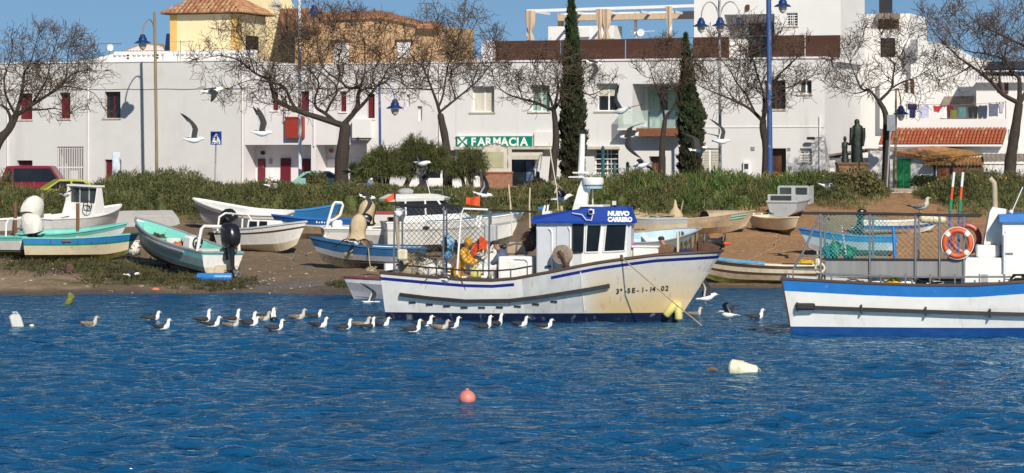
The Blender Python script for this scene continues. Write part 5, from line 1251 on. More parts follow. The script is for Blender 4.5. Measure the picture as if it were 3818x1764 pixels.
m.build('child', 'bronze', t, 60)

# antennas and dishes on roofs
def antenna(label, px, py0, py1, d, arms, dish=None, m='pole_grey'):
    p, u = fpos(px, d); z0 = fuv(px, py0, d)[1]; z1 = fuv(px, py1, d)[1]
    t = thing('roof_antenna', label, 'antenna', p + Vector((0, 0, z0)), -FA + arms, 'roof antennas')
    MB().tube([(0, 0, 0), (0, 0, z1 - z0)], .025, 5).build('mast', m, t)
    b = MB(); b.tube([(-.5, 0, z1 - z0 - .1), (.8, 0, z1 - z0 - .05)], .015, 4); b.build('boom', m, t)
    for k in range(6): x = -.45 + k * .23; MB().tube([(x, -.3 + .03 * k, z1 - z0 - .1), (x, .3 - .03 * k, z1 - z0 - .07)], .010, 4).build('element', m, t)
    if dish:
        b = MB(); b.lathe([(.03, .08), (.12, .04), (.19, -.02), (.20, -.02), (.20, 0), (.03, .09)], 14, (0, -.12, dish), 'y'); b.build('dish', 'white_metal', t, True)
antenna('television antenna on a mast before the yellow house wall', 672, 226, 150, 1.0, .5)
antenna('antenna with small white dish on the roof at left', 407, 200, 158, 3.0, .9, .35, 'wood_post')
antenna('orange television antenna on a mast above the orange house', 1590, 82, 8, 12.0, .2, None, 'wood_post')
antenna('dark antenna mast beside the small chimney of the cream house', 1034, 45, -10, 15.0, 1.0, None, 'metal_dark')
antenna('white satellite dish under the roof pergola', 2388, 142, 112, 4.5, .4, .3, 'white_metal')

# ------------------------------------------------------------------ parked cars behind the scrub
def car(name, label, cat, px, Y, L_, W_, H_, m, rotz=0.0, van=False, group='parked cars'):
    x = (px - CX) / F * Y; t = thing(name, label, cat, Vector((x, Y, gz(x, Y))), rotz, group)
    if van: side = [(0, .35), (0, .95), (.04, 1.02), (.12, .99 * H_ + .0), (.20, H_), (.62, H_), (.66, H_ - .03), (.80, 1.05), (.98, .85), (1, .4), (1, .3)]
    else: side = [(0, .35), (0, .80), (.06, .95), (.16, H_ - .08), (.28, H_), (.52, H_ - .02), (.70, 1.0), (.96, .82), (1, .55), (1, .3)]
    prof = [((a - .5) * L_, z) for a, z in side]
    b = MB(); rings = []
    for yy, ins in ((-W_ / 2, .0), (-W_ / 2 + .02, .0), (W_ / 2 - .02, .0), (W_ / 2, .0)):
        rings.append([(xx * (1 if z < 1 else .985), yy * (1 if z < 1 else 1 - .16 * (z - 1) / (H_ - .9)), z) for xx, z in prof])
    b.loft(rings); b.build('body', m, t, 30)
    wl = [(.10, .36), (.40, .62)] if not van else [(.09, .17), (.21, .63)]
    if van: polys = [[(-.5 * L_ + .09 * L_ + .1, 1.08), (-.5 * L_ + .19 * L_, 1.08), (-.5 * L_ + .19 * L_, H_ - .14), (-.5 * L_ + .15 * L_, H_ - .14)], [(-.5 * L_ + .215 * L_, 1.08), (-.5 * L_ + .76 * L_, 1.08), (-.5 * L_ + .65 * L_, H_ - .12), (-.5 * L_ + .215 * L_, H_ - .12)]]
    else: polys = [[(-.5 * L_ + .12 * L_, 1.0), (-.5 * L_ + .36 * L_, 1.0), (-.5 * L_ + .36 * L_, H_ - .1), (-.5 * L_ + .22 * L_, H_ - .12)], [(-.5 * L_ + .385 * L_, 1.0), (-.5 * L_ + .66 * L_, 1.0), (-.5 * L_ + .53 * L_, H_ - .1), (-.5 * L_ + .385 * L_, H_ - .1)]]
    for pl in polys:
        for sd in (-1, 1):
            b = MB(); zs = [z for _, z in pl]
            def yy(z): return sd * (W_ / 2 * (1 - .16 * max(0, z - 1) / (H_ - .9)) + .006)
            b.add([(xx, yy(z), z) for xx, z in pl] + [(xx, yy(z) - sd * .02, z) for xx, z in pl], [(0, 1, 2, 3), (7, 6, 5, 4), (0, 4, 5, 1), (1, 5, 6, 2), (2, 6, 7, 3), (3, 7, 4, 0)]); b.build('window', 'dark_glass', t)
    for fx in (-.32, .32):
        for sd in (-1, 1):
            b = MB(); b.lathe([(.18, -.09), (.31, -.09), (.33, -.05), (.33, .05), (.31, .09), (.18, .09)], 18, (fx * L_, sd * (W_ / 2 - .1), .33), 'y'); w = b.build('wheel', 'black_rubber', t, True)
            MB().lathe([(.17, -.1), (.17, .1)], 10, (fx * L_, sd * (W_ / 2 - .1), .33), 'y').build('hub', 'steel', w)
    for sd in (-1, 1): MB().rbox((.5 * L_ - .03, sd * (W_ / 2 - .28), .72), (.08, .32, .16), .03).build('headlight', 'lamp_glass', t)
mat('car_red', (0.20, 0.012, 0.03), 0.25, 0.05, 2, spec=.6); mat('car_yellow', (0.45, 0.45, 0.06), 0.25, 0.05, 2, spec=.6); mat('car_aqua', (0.22, 0.42, 0.36), 0.25, 0.05, 2, spec=.6); mat('car_white', (0.8, 0.8, 0.8), 0.12, 0.02, 2, spec=.8)
car('parked_van', 'dark red van parked behind the scrub at the left edge', 'van', 150, 131.2, 3.9, 1.7, 1.84, 'car_red', 0.0, True)
car('parked_car', 'yellow-green car roof showing in front of the red van', 'car', 218, 128.9, 3.6, 1.6, 1.42, 'car_yellow', pi + .35)
car('parked_car', 'pale aqua car behind the scrub at the trunk of the largest bare tree', 'car', 1222, 140.0, 3.6, 1.6, 1.36, 'car_aqua', 0.05)
car('parked_car', 'white car glinting behind the small straggly shrub', 'car', 1690, 140.2, 4.2, 1.7, 1.48, 'car_white', -.05)
# ------------------------------------------------------------------ boats: shared builders
def lerp(a, b, t): return a + (b - a) * t
def sm(t): t = max(0., min(1., t)); return t * t * (3 - 2 * t)
def paint(k, c, **kw):
    d = dict(rough=.45, var=.08, sc=3, dirt=(tuple(x * .55 + .05 for x in c), .60, 4, (1, 1, .5), .6), dirt2=((.20, .15, .09), .66, 2.5, (1, 1, .6), .6)); d.update(kw)
    return mat(k, c, **d)
paint('p_white', (.78, .77, .74)); paint('p_cream', (.66, .58, .42), dirt=((.42, .30, .15), .56, 3, (1, 1, .35), .7)); paint('p_teal', (.16, .53, .47)); paint('p_teal_in', (.20, .60, .50), dirt=((.10, .25, .2), .62, 3, (1, 1, 1), .5))
paint('p_blue', (.02, .13, .42)); paint('p_blue2', (.03, .20, .50)); paint('p_navy', (.01, .025, .10), dirt=((.10, .12, .15), .60, 5, (1, 1, .4), .5)); paint('p_green', (.01, .22, .13)); paint('p_algae', (.11, .10, .02), var=.5, dirt=((.30, .23, .12), .58, 5, (1, 1, 1), .7))
paint('p_greyhull_shade', (.30, .30, .33)); paint('p_grey', (.42, .44, .45)); paint('p_tan', (.44, .35, .24), var=.2, dirt=((.26, .19, .11), .55, 3, (1, 1, .6), .7)); paint('p_red', (.36, .05, .04)); paint('p_maroon', (.14, .03, .05)); paint('p_brown', (.085, .05, .03)); paint('p_lightblue', (.40, .55, .62))  # the hull grey also paints shade onto white hulls
paint('p_fouled', (.10, .085, .06), var=.5, dirt=((.22, .18, .12), .55, 9, (1, 1, 1), .9), bump=.6, rough=.9)
mat('canvas_tan', (.50, .40, .25), .9, .12, 4, bump=.5, bsc=6); mat('canvas_white', (.70, .67, .60), .9, .1, 4, bump=.5, bsc=6); mat('canvas_blue', (.10, .30, .50), .8, .15, 4, dirt=((.6, .68, .74), .58, 4, (1, 1, 1), .8), bump=.4, bsc=8); mat('canvas_grey', (.36, .35, .34), .9, .1, 3, bump=.3, bsc=8)
mat('barrel_blue', (.03, .20, .55), .4, .1, 3, dirt=((.22, .25, .10), .60, 2, (1, 1, 1), .6))
class Hull:
    def __init__(s, L, B, sheer, keel, levels, mats, tr=.85, qs=.3, qb=.8, rake=.45, srake=.08, e0=1.0, e1=.75, pm=.45, pw=2.2, n=20, th=.045, matfn=None):
        s.__dict__.update(L=L, B=B, levels=levels, mats=mats, tr=tr, qs=qs, qb=qb, rake=rake, srake=srake, e0=e0, e1=e1, pm=pm, pw=pw, n=n, th=th, matfn=matfn)
        s.sheer = (lambda t: float(np.interp(t, sheer[0], sheer[1]))) if isinstance(sheer, tuple) else sheer
        s.keel = (lambda t: float(np.interp(t, keel[0], keel[1]))) if isinstance(keel, tuple) else keel
    def hb(s, t, w):
        if t < s.pm: f = s.tr + (1 - s.tr) * sin(pi / 2 * t / s.pm)
        else: f = max(0., 1 - ((t - s.pm) / (1 - s.pm)) ** s.pw) ** lerp(s.e0, s.e1, w)
        q = lerp(s.qs, s.qb, sm((t - .3) / .7))
        return max(s.B / 2 * f * max(w, 0.0) ** q, .012)
    def X(s, t, w): return s.L * t + s.rake * t ** 5 * w - s.srake * (1 - t) ** 5 * w
    def w(s, t, z): k = s.keel(t); return max(0., min(1., (z - k) / (s.sheer(t) - k)))
    def pt(s, t, z, side=-1, off=0.0):
        w = s.w(t, z); return Vector((s.X(t, w), side * (s.hb(t, w) + off), z))
    def at_x(s, x, z):
        lo, hi = 0., 1.
        for _ in range(30):
            m = (lo + hi) / 2
            if s.X(m, s.w(m, z)) < x: lo = m
            else: hi = m
        return (lo + hi) / 2
    def build(s, par, inner='p_white', floor=.25, gun='p_white', gr=.035, open_=True, deck=None, deckm='p_white', deck_drop=.02):
        ts = [1 - (1 - i / s.n) ** 1.4 for i in range(s.n + 1)]
        lv = [(lambda t: s.keel(t))] + s.levels + [(lambda t: s.sheer(t))]
        b = MB(); nl = len(lv)
        P_ = {}
        for sd in (-1, 1):
            for i, t in enumerate(ts):
                zz = [f(t) for f in lv]
                for j, z in enumerate(zz): P_[sd, i, j] = s.pt(t, z, sd)
            for i in range(s.n):
                for j in range(nl - 1):
                    m = s.matfn(ts[i], j) if s.matfn else j
                    q = [P_[sd, i, j], P_[sd, i + 1, j], P_[sd, i + 1, j + 1], P_[sd, i, j + 1]]
                    b.quad(*(q if sd < 0 else q[::-1]), m=m)
        for j in range(nl - 1):
            m = s.matfn(-1, j) if s.matfn else j
            b.quad(P_[1, 0, j], P_[-1, 0, j], P_[-1, 0, j + 1], P_[1, 0, j + 1], m=m)
            b.quad(P_[-1, s.n, j], P_[1, s.n, j], P_[1, s.n, j + 1], P_[-1, s.n, j + 1], m=m)
        h = b.build('hull', s.mats, par, 35)
        # inside skin, floor and gunwale
        if open_:
            bi = MB(); Q = {}
            tt = [min(t, .965) for t in ts]
            for sd in (-1, 1):
                for i, t in enumerate(tt):
                    fz = max(floor, s.keel(t) + .06)
                    for j, z in enumerate((fz, lerp(fz, s.sheer(t), .5), s.sheer(t) - .004)):
                        w = s.w(t, z); y = max(s.hb(t, w) - s.th, .008); Q[sd, i, j] = Vector((s.X(t, w) + (s.th if i == 0 else 0), sd * y, z))
            for i in range(s.n):
                for j in (0, 1):
                    for sd in (-1, 1):
                        q = [Q[sd, i, j], Q[sd, i, j + 1], Q[sd, i + 1, j + 1], Q[sd, i + 1, j]]; bi.quad(*(q if sd < 0 else q[::-1]))
                bi.quad(Q[-1, i, 0], Q[-1, i + 1, 0], Q[1, i + 1, 0], Q[1, i, 0])
            for j in (0, 1): bi.quad(Q[-1, 0, j], Q[1, 0, j], Q[1, 0, j + 1], Q[-1, 0, j + 1])
            bi.build('inside', inner, par, 35, recalc=False)
        g = MB()
        for sd in (-1, 1):
            g.tube([s.pt(t, s.sheer(t), sd, -.012) + Vector((0, 0, .008)) for t in ts], gr, 6)
        a, c = s.pt(0, s.sheer(0), -1), s.pt(0, s.sheer(0), 1); g.tube([a, c], gr, 6)
        g.build('gunwale', gun, par, True)
        if deck:
            t0, t1 = deck; d = MB(); tl = [lerp(t0, t1, k / 10) for k in range(11)]
            rows = []
            for t in tl:
                w = s.w(t, s.sheer(t) - deck_drop); y = max(s.hb(t, w) - .02, .005); z = s.sheer(t) - deck_drop; x = s.X(t, w)
                rows.append([(x, y * u, z + .06 * (1 - u * u) * (y / s.B * 2)) for u in (-1, -.6, -.2, .2, .6, 1)])
            d.loft(rows, closed=False, cap=False)
            rb = rows[0] if t0 > .2 else rows[-1]
            te = t0 if t0 > .2 else t1; zl_ = s.sheer(te) - deck_drop - .3; yl_ = max(s.hb(te, s.w(te, zl_)) - .06, .004); xl_ = s.X(te, s.w(te, zl_))
            d.add(list(rb) + [(xl_, yl_ * u, zl_) for u in (-1, -.6, -.2, .2, .6, 1)], [(k, k + 1, k + 7, k + 6) for k in range(5)])
            d.build('foredeck', deckm, par, 30)
        return h
def put_boat(name, label, mid, L, rotz, roll=0., pitch=0., cat='boat', sink=0.0, group=None):
    """mid: ground point (pixel pair or Vector) under the middle of the keel"""
    g = G(*mid) if not isinstance(mid, Vector) else mid
    R = (Matrix.Rotation(rotz, 4, 'Z') @ Matrix.Rotation(-pitch, 4, 'Y') @ Matrix.Rotation(roll, 4, 'X'))
    loc = g - (R @ Vector((L / 2, 0, 0))); loc.z -= sink
    t = thing(name, label, cat, loc, group=group); t.rotation_euler = R.to_euler()
    return t
def outboard(par, loc, s=1.0, tilt=0.0, rotz=0.0, cowl='black_plastic', cover=None):
    """motor on a transom: local +x is forward; tilt swings the leg up and aft"""
    M = Matrix.Translation(Vector(loc)) @ Matrix.Rotation(rotz, 4, 'Z') @ Matrix.Rotation(tilt, 4, 'Y') @ Matrix.Scale(s, 4)
    def sec(cx, z, lx, ly): return [(cx + lx * (abs(cos(a)) ** .6 * (1 if cos(a) > 0 else -1)), ly * (abs(sin(a)) ** .6 * (1 if sin(a) > 0 else -1)), z) for a in [2 * pi * k / 12 for k in range(12)]]
    b = MB()
    if cover: rings = [[(x * (1 + .05 * sin(9 * y + 3 * z)), y * (1 + .07 * sin(11 * x + 4 * z)), z + .03 * sin(8 * x + 6 * y)) for x, y, z in r_] for r_ in (sec(-.16, .02, .30, .26), sec(-.17, .14, .33, .27), sec(-.16, .34, .34, .27), sec(-.13, .55, .30, .24), sec(-.10, .68, .20, .16), sec(-.08, .74, .07, .06))]
    else: rings = [sec(-.14, .10, .17, .14), sec(-.16, .18, .25, .18), sec(-.16, .36, .28, .20), sec(-.13, .56, .26, .19), sec(-.10, .66, .20, .15), sec(-.09, .70, .08, .07)]
    b.loft(rings); b.xf(M); o = b.build('outboard_motor', cover or cowl, par, 50)
    b = MB(); b.loft([sec(-.14, .10, .12, .09), sec(-.15, -.15, .10, .07), sec(-.16, -.40, .09, .05), sec(-.17, -.52, .16, .045), sec(-.17, -.56, .18, .06), sec(-.16, -.60, .12, .03), sec(-.15, -.74, .08, .012)])
    b.loft([[(x, y, z) for y, z in [(.045 * cos(a), -.56 + .045 * sin(a)) for a in [2 * pi * k / 8 for k in range(8)]]] for x in (-.40, -.30, .05, .12)])
    b.box(-.34, .02, -.12, .12, -.505, -.49); b.box(-.05, .10, -.10, .10, -.22, .08); b.xf(M); b.build('leg', cowl, o, 40)
    b = MB()
    for k in range(3):
        a = 2 * pi * k / 3; d = Vector((0, cos(a), sin(a))); e = Vector((.05, -sin(a) * .07, cos(a) * .07)); c = Vector((-.42, 0, -.56))
        b.add([c, c + d * .07 + e, c + d * .14 + e * .5, c + d * .13 - e, c + d * .06 - e], [(0, 1, 2, 3, 4)])
    b.lathe([(.02, -.47), (.04, -.45), (.04, -.40)], 8, (0, 0, -.56), 'x'); b.xf(M); b.build('propeller', 'steel', o)
    if not cover: b = MB(); b.box(-.10, .06, -.204, -.198, .40, .46); b.xf(M); b.build('cowl_stripe', 'steel', o)
    return o
def thwart(par, h, t, w=.22, m='p_white', drop=.12):
    z = h.sheer(t) - drop; y = h.hb(t, h.w(t, z)) - .05; x = h.X(t, h.w(t, z)); MB().box(x - w / 2, x + w / 2, -y, y, z - .03, z).build('thwart', m, par)
def bits(seed, n, c, r, mats, par, name='net_heap'):
    """a heap of loose twisted stuff"""
    rnd = random.Random(seed); b = MB()
    b.ell(c, (r[0], r[1], r[2]), 12, 7); 
    for k in range(n):
        a = rnd.uniform(0, 2 * pi); e = rnd.uniform(.1, 1.5); p = Vector((c[0] + r[0] * cos(a) * cos(e), c[1] + r[1] * sin(a) * cos(e), c[2] + r[2] * sin(e)))
        pts = [p + Vector((rnd.gauss(0, r[0] * .3), rnd.gauss(0, r[1] * .3), rnd.gauss(0, r[2] * .2))) for _ in range(4)]
        b.tube(pts, .018, 4)
    return tag(b.build(name, mats, par, 40), kind='stuff')

# ------------------------------------------------------------------ boats on the beach, left to right
lin = lambda f: (lambda h: None)
def frac(hs, kl, v): return None
def mk(L, B, D, bowup, lv, mats, **kw):
    """plain open boat: D depth amidships, bowup extra sheer at the bow; lv fractions of the height for the colour bands"""
    sheer = lambda t: D + bowup * max(0, (t - .3) / .7) ** 2 + .04 * (1 - t) ** 2
    keel = lambda t: .02 + (bowup * .5 + .12) * max(0, (t - .72) / .28) ** 2
    levels = [(lambda t, f=f: keel(t) + (sheer(t) - keel(t)) * f) for f in lv]
    return Hull(L, B, sheer, keel, levels, mats, **kw)
# 1 at the frame edge
L = 4.2; h = mk(L, 1.6, .72, .3, [.35, .82], ['p_algae', 'p_white', 'p_teal'])
t = put_boat('moored_boat', 'white and teal boat cut by the left edge with a cloth-covered outboard', (-60, 955), L, radians(152), cat='boat', group='boats on the beach')
h.build(t, 'p_teal_in', .2, 'p_teal'); outboard(t, (-.12, 0, .82), 1.15, .25, 0, 'black_plastic', 'canvas_white'); thwart(t, h, .4)
MB().tube([(.5, -.7, .75), (.5, -.68, 1.25), (.55, -.5, 1.42), (.55, .5, 1.42), (.5, .68, 1.25), (.5, .7, .75)], .035, 6).build('arch_frame', 'white_metal', t, True)
L = 3.6; h = mk(L, 1.4, .62, .25, [.3], ['p_white', 'p_white'])
t = put_boat('moored_boat', 'plain white boat behind, only its end showing at the left edge', (-20, 880), L, radians(8), group='boats on the beach'); h.build(t, 'p_white', .2, 'p_white'); thwart(t, h, .5)
# 2 cabin boat
L = 4.7; h = mk(L, 1.85, .95, .35, [.3, .62], ['p_greyhull_shade', 'p_white', 'p_white'], tr=.8)
t = put_boat('cabin_boat', 'white cabin boat with wide windscreen and steering wheel behind the teal striped boat', (288, 896), L, radians(60), .04, .03, group='boats on the beach')
h.build(t, 'p_white', .35, 'p_white', deck=(.72, 1.0), deckm='p_white')
x0, x1 = 2.15, 3.15
for sd in (-1, 1): MB().prism([(x0 + .1, .9), (x1, .98), (x1 - .25, 2.12), (x1 - .50, 2.12), (x1 - .62, 1.55), (x0 + .25, 1.22)], sd * .74 - .03, sd * .74 + .03).build('cabin_side', 'p_white', t)
b = MB(); b.box(x1 - .52, x1 - .1, -.8, .8, 2.14, 2.20); b.build('windscreen_visor', 'p_white', t); MB().box(x1 - .45, x1 - .38, -.71, .71, .8, 1.48).build('dashboard', 'p_white', t)
for k in range(3): 
    y = -.70 + k * .47; MB().box(x1 - .36, x1 - .33, y + .03, y + .44, 1.5, 2.08).build('windscreen_pane', 'mid_glass', t)
for k in range(4): y = -.70 + k * .47; MB().box(x1 - .38, x1 - .31, y - .025, y + .025, 1.48, 2.14).build('windscreen_post', 'p_grey', t)
b = MB(); b.torus((x1 - .62, -.35, 1.38), .21, .02, 20, 6, 'x'); b.tube([(x1 - .62, -.35, 1.17), (x1 - .62, -.35, 1.59)], .013, 5); b.tube([(x1 - .62, -.56, 1.38), (x1 - .62, -.14, 1.38)], .013, 5); b.tube([(x1 - .62, -.35, 1.38), (x1 - .42, -.35, 1.30)], .025, 6); b.build('steering_wheel', 'metal_dark', t, True)
outboard(t, (-.1, .25, 1.0), 1.2, .45, 0, 'black_plastic', 'canvas_white'); thwart(t, h, .3, .4)
# 3 teal and white boat
L = 3.7; h = mk(L, 1.45, .74, .32, [.28, .5, .8], ['p_teal', 'p_teal', 'p_white', 'p_teal'], tr=.85)
t = put_boat('moored_boat', 'teal boat with a broad white stripe leaning against the blue and cream boat', (262, 938), L, radians(-6), .10, .02, group='boats on the beach')
h.build(t, 'p_teal_in', .2, 'p_teal'); thwart(t, h, .35); thwart(t, h, .65)
for tt in (.28, .62): 
    q = h.pt(tt, .72, -1, .05); MB().lathe([(.02, -.2), (.07, -.16), (.07, .1), (.02, .15)], 8, (q.x, q.y, q.z - .2)).build('fender', 'canvas_white', t, True)
# 4 blue and cream boat
L = 3.75; h = mk(L, 1.5, .78, .22, [.24, .66, .74], ['p_algae', 'p_cream', 'p_green', 'p_blue2'], tr=.86, qs=.25, srake=.1, matfn=lambda t, j: (4 if t < 0 and j < 3 else j)); h.mats = h.mats + ['p_greyhull_shade']  # grey transom carries its shade in the colour
t = put_boat('moored_boat', 'cream boat with blue top strake, green line and algae-stained bottom', (285, 972), L, radians(9), -.07, 0, group='boats on the beach')
h.build(t, 'p_lightblue', .2, 'p_teal'); thwart(t, h, .4); thwart(t, h, .7)
for k in range(5): q = h.pt(.25 + .13 * k, .68, -1, .01); MB().box(q.x - .012, q.x + .012, q.y - .02, q.y + .02, .62, .78).build('rib', 'p_navy', t)
q = h.pt(.4, .70, -1, .02); MB().rbox((q.x, q.y, .70), (.36, .06, .07), .015).build('side_fender', 'wood_post', t)
# posts standing between those boats
for (px, py0, py1, m, lab, Y) in ((157, 900, 720, 'grey_wood', 'weathered grey mooring post behind the white covered outboard', 110.5), (290, 850, 758, 'wood_post', 'brown wooden post standing in the teal boat', 108.2), (57, 806, 752, 'wood_post', 'short brown post at the left edge boats', 112.5)):
    p = P(px, py1, Y); g0 = gz(p.x, Y) - .2; b = MB(); b.loft([[(.07 * cos(a), .06 * sin(a), z) for a in [2 * pi * k / 8 for k in range(8)]] for z in (g0 - p.z, -.3, -.02, 0)]); tag(b.build('mooring_post', m, None, 30, loc=p), lab, 'post', 'wooden posts')
# 5 overturned grey dinghy under a cover
L = 3.0; h = mk(L, 1.45, .62, .12, [.5], ['canvas_grey', 'canvas_grey'])
g = G(525, 842); t = thing('covered_boat', 'grey covered boat hull lying behind the teal boat', 'boat', g + Vector((1.2, .9, .66)), group='boats on the beach'); t.rotation_euler = (pi, 0, radians(215))
h.build(t, 'canvas_grey', .2, 'canvas_grey')
# 6 big teal boat
L = 5.2; sheer6 = lambda t: .95 + .42 * max(0, (t - .25) / .75) ** 1.8; keel6 = lambda t: .02 + .38 * max(0, (t - .7) / .3) ** 2
fr6 = lambda f: (lambda t: keel6(t) + (sheer6(t) - keel6(t)) * f)
h = Hull(L, 2.05, sheer6, keel6, [fr6(.22), fr6(.42), fr6(.52), fr6(.72), fr6(.90)], ['p_algae', 'p_greyhull_shade', 'p_teal', 'p_greyhull_shade', 'p_teal', 'p_white', 'p_white', 'p_cream'], tr=.88, qs=.22, qb=.75, rake=.5, srake=.05,
         matfn=lambda t, j: ((7 if j < 2 else 6) if t < 0 and j < 5 else (4 if t < 0 else j)))  # side bands grey where the transom is white: hull shade painted in
g6 = G(820, 1035); hd = radians(131); mid = g6 + Vector((cos(hd) * L / 2, sin(hd) * L / 2, 0)); mid.z = g6.z + .30
t = put_boat('teal_fishing_boat', 'big open teal boat with white transom and large dark outboard', mid, L, hd, .03, radians(7.5), group='boats on the beach')
T6 = t
h.build(t, 'p_teal_in', .25, 'p_greyhull_shade', .045, deck=None); thwart(t, h, .62, .3, 'p_teal_in'); thwart(t, h, .30, .3, 'p_white')
outboard(t, (-.10, -.15, 1.02), 1.42, .22, 0, 'black_plastic')
b = MB(); b.tube([(.25, -.92, .95), (.3, -.80, 1.75), (.3, -.70, 1.85), (.3, .70, 1.85), (.3, .80, 1.75), (.25, .92, .95)], .06, 8); b.build('stern_arch', 'p_white', t, True)
MB().box(.26, .34, -.74, .74, .96, 1.0).build('arch_bar', 'p_white', t)
MB().rbox((1.25, .45, .85), (.5, .55, 1.0), .06).build('console', 'p_white', t)
b = MB(); b.torus((.93, .45, 1.18), .20, .022, 18, 6, 'x'); b.tube([(.93, .25, 1.18), (.93, .65, 1.18)], .014, 5); b.tube([(.93, .45, 1.0), (.93, .45, 1.38)], .014, 5); b.tube([(.93, .45, 1.18), (1.05, .45, 1.15)], .03, 6); b.build('steering_wheel', 'metal_dark', t, True)
mat('net_orange', (.52, .19, .06), .9, .4, 8, bump=.8, bsc=20, dirt=((.65, .50, .33), .56, 7, (1, 1, 1), .9))
bits(3, 26, (1.95, .45, .72), (.42, .34, .3), 'net_orange', t)
MB().box(2.75, 2.80, -.05, .55, .55, 1.05).build('white_board', 'p_white', t); bits(8, 14, (4.1, 0, .85), (.4, .3, .12), 'seaweed', t, 'weed_heap')
MB().box(-.075, -.055, -.75, .30, .12, .50).build('transom_plate', 'p_cream', t)
b = MB(); b.tube([h.pt(tt, sheer6(tt) - .14, 1, .04) for tt in (.2, .35, .5, .65, .8, .93)], .045, 6); b.build('rub_rail', 'p_greyhull_shade', t, True)
for (px, py, r, L_, rz, lab) in ((800, 1048, .16, 1.25, -.06, 'blue roller barrel under the transom of the big teal boat'), (470, 948, .19, .8, 1.2, 'blue barrel on the sand under the bow of the big teal boat')):
    p = G(px, py); b = MB(); b.lathe([(.02, -L_ / 2), (r * .9, -L_ / 2), (r, -L_ / 2 + .04), (r, -.06), (r * 1.05, -.04), (r * 1.05, .04), (r, .06), (r, L_ / 2 - .04), (r * .9, L_ / 2), (.02, L_ / 2)], 16, axis='x'); tag(b.build('barrel', 'barrel_blue', None, 40, loc=p + Vector((0, 0, r * .8)), rot=(0, 0, rz)), lab, 'barrel', 'blue barrels')
bits(9, 12, (0, 0, 0), (.25, .2, .28), 'canvas_white', tag(thing('rope_bundle', 'bundle of pale rope and cloth hanging under the teal boat bow', 'rope', G(497, 950) + Vector((0, 0, .25)))), 'bundle')
# 7 white dinghy behind and white cabin dinghy with outboard
L = 3.7; h = mk(L, 1.5, .80, .42, [.3, .8], ['p_greyhull_shade', 'p_greyhull_shade', 'p_white'])  # grey sides put the shade of a white hull into the colour
t = put_boat('moored_boat', 'long white boat with dark shaded side and high bow behind the big teal boat', (912, 862), L, radians(163), -.12, .05, group='boats on the beach'); h.build(t, 'p_white', .25, 'p_white', .05, deck=(.5, 1.0)); thwart(t, h, .3)
L = 3.5; h = mk(L, 1.65, .85, .30, [.3, .74, .82], ['p_cream', 'p_white', 'p_brown', 'p_white'], tr=.85)
t = put_boat('cabin_dinghy', 'white dinghy with small dark-windowed cuddy and tilted black outboard', (972, 940), L, radians(-33), -.05, .02, group='boats on the beach')
h.build(t, 'p_white', .25, 'p_grey', .045, deck=(.72, 1.0))
b = MB(); b.loft([[(1.5, -.6, .8), (2.7, -.42, .95), (2.7, .42, .95), (1.5, .6, .8)], [(1.55, -.55, 1.25), (2.45, -.38, 1.22), (2.45, .38, 1.22), (1.55, .55, 1.25)]]); b.build('cuddy', 'p_white', t)
for (x0, x1) in ((1.62, 1.98), (2.06, 2.42)): MB().add([(x0, -.612 + (x0 - 1.5) * .145, .92), (x1, -.612 + (x1 - 1.5) * .145, .94), (x1 - .03, -.585 + (x1 - 1.5) * .16, 1.17), (x0, -.585 + (x0 - 1.5) * .16, 1.18)], [(0, 1, 2, 3)]).build('window', 'dark_glass', t)
b = MB(); b.tube([(.2, -.76, .8), (.25, -.72, 1.35), (.4, -.55, 1.5), (.4, .55, 1.5), (.25, .72, 1.35), (.2, .76, .8)], .04, 8); b.tube([(.4, -.5, 1.5), (1.5, -.5, 1.42), (1.7, -.5, 1.2)], .035, 7); b.build('tube_arch', 'p_white', t, True)
outboard(t, (-.06, .0, .92), 1.15, .75, 0, 'black_plastic')
# 8 blue boats
L = 2.5; h = mk(L, 1.2, .62, .28, [.3], ['p_blue2', 'p_blue2'])
t = put_boat('moored_boat', 'bright blue boat bow in front of the scrub behind the grounded boats', (1125, 842), L, radians(10), group='boats on the beach'); h.build(t, 'p_lightblue', .2, 'p_blue2')
L = 3.0; h = mk(L, 1.4, .80, .2, [.3, .66, .74], ['p_tan', 'p_tan', 'p_white', 'p_blue'])
t = put_boat('moored_boat', 'worn beige boat with blue top strake and white painted registration', (1190, 895), L, radians(172), group='boats on the beach'); h.build(t, 'p_lightblue', .2, 'p_blue')
for k in range(7):
    q = h.pt(.28 + k * .034, .75, 1, .012); MB().box(q.x - .03, q.x + .02, q.y - .006, q.y + .004, .69, .77 - .03 * (k % 2)).build('registration_mark', 'sign_white', t)
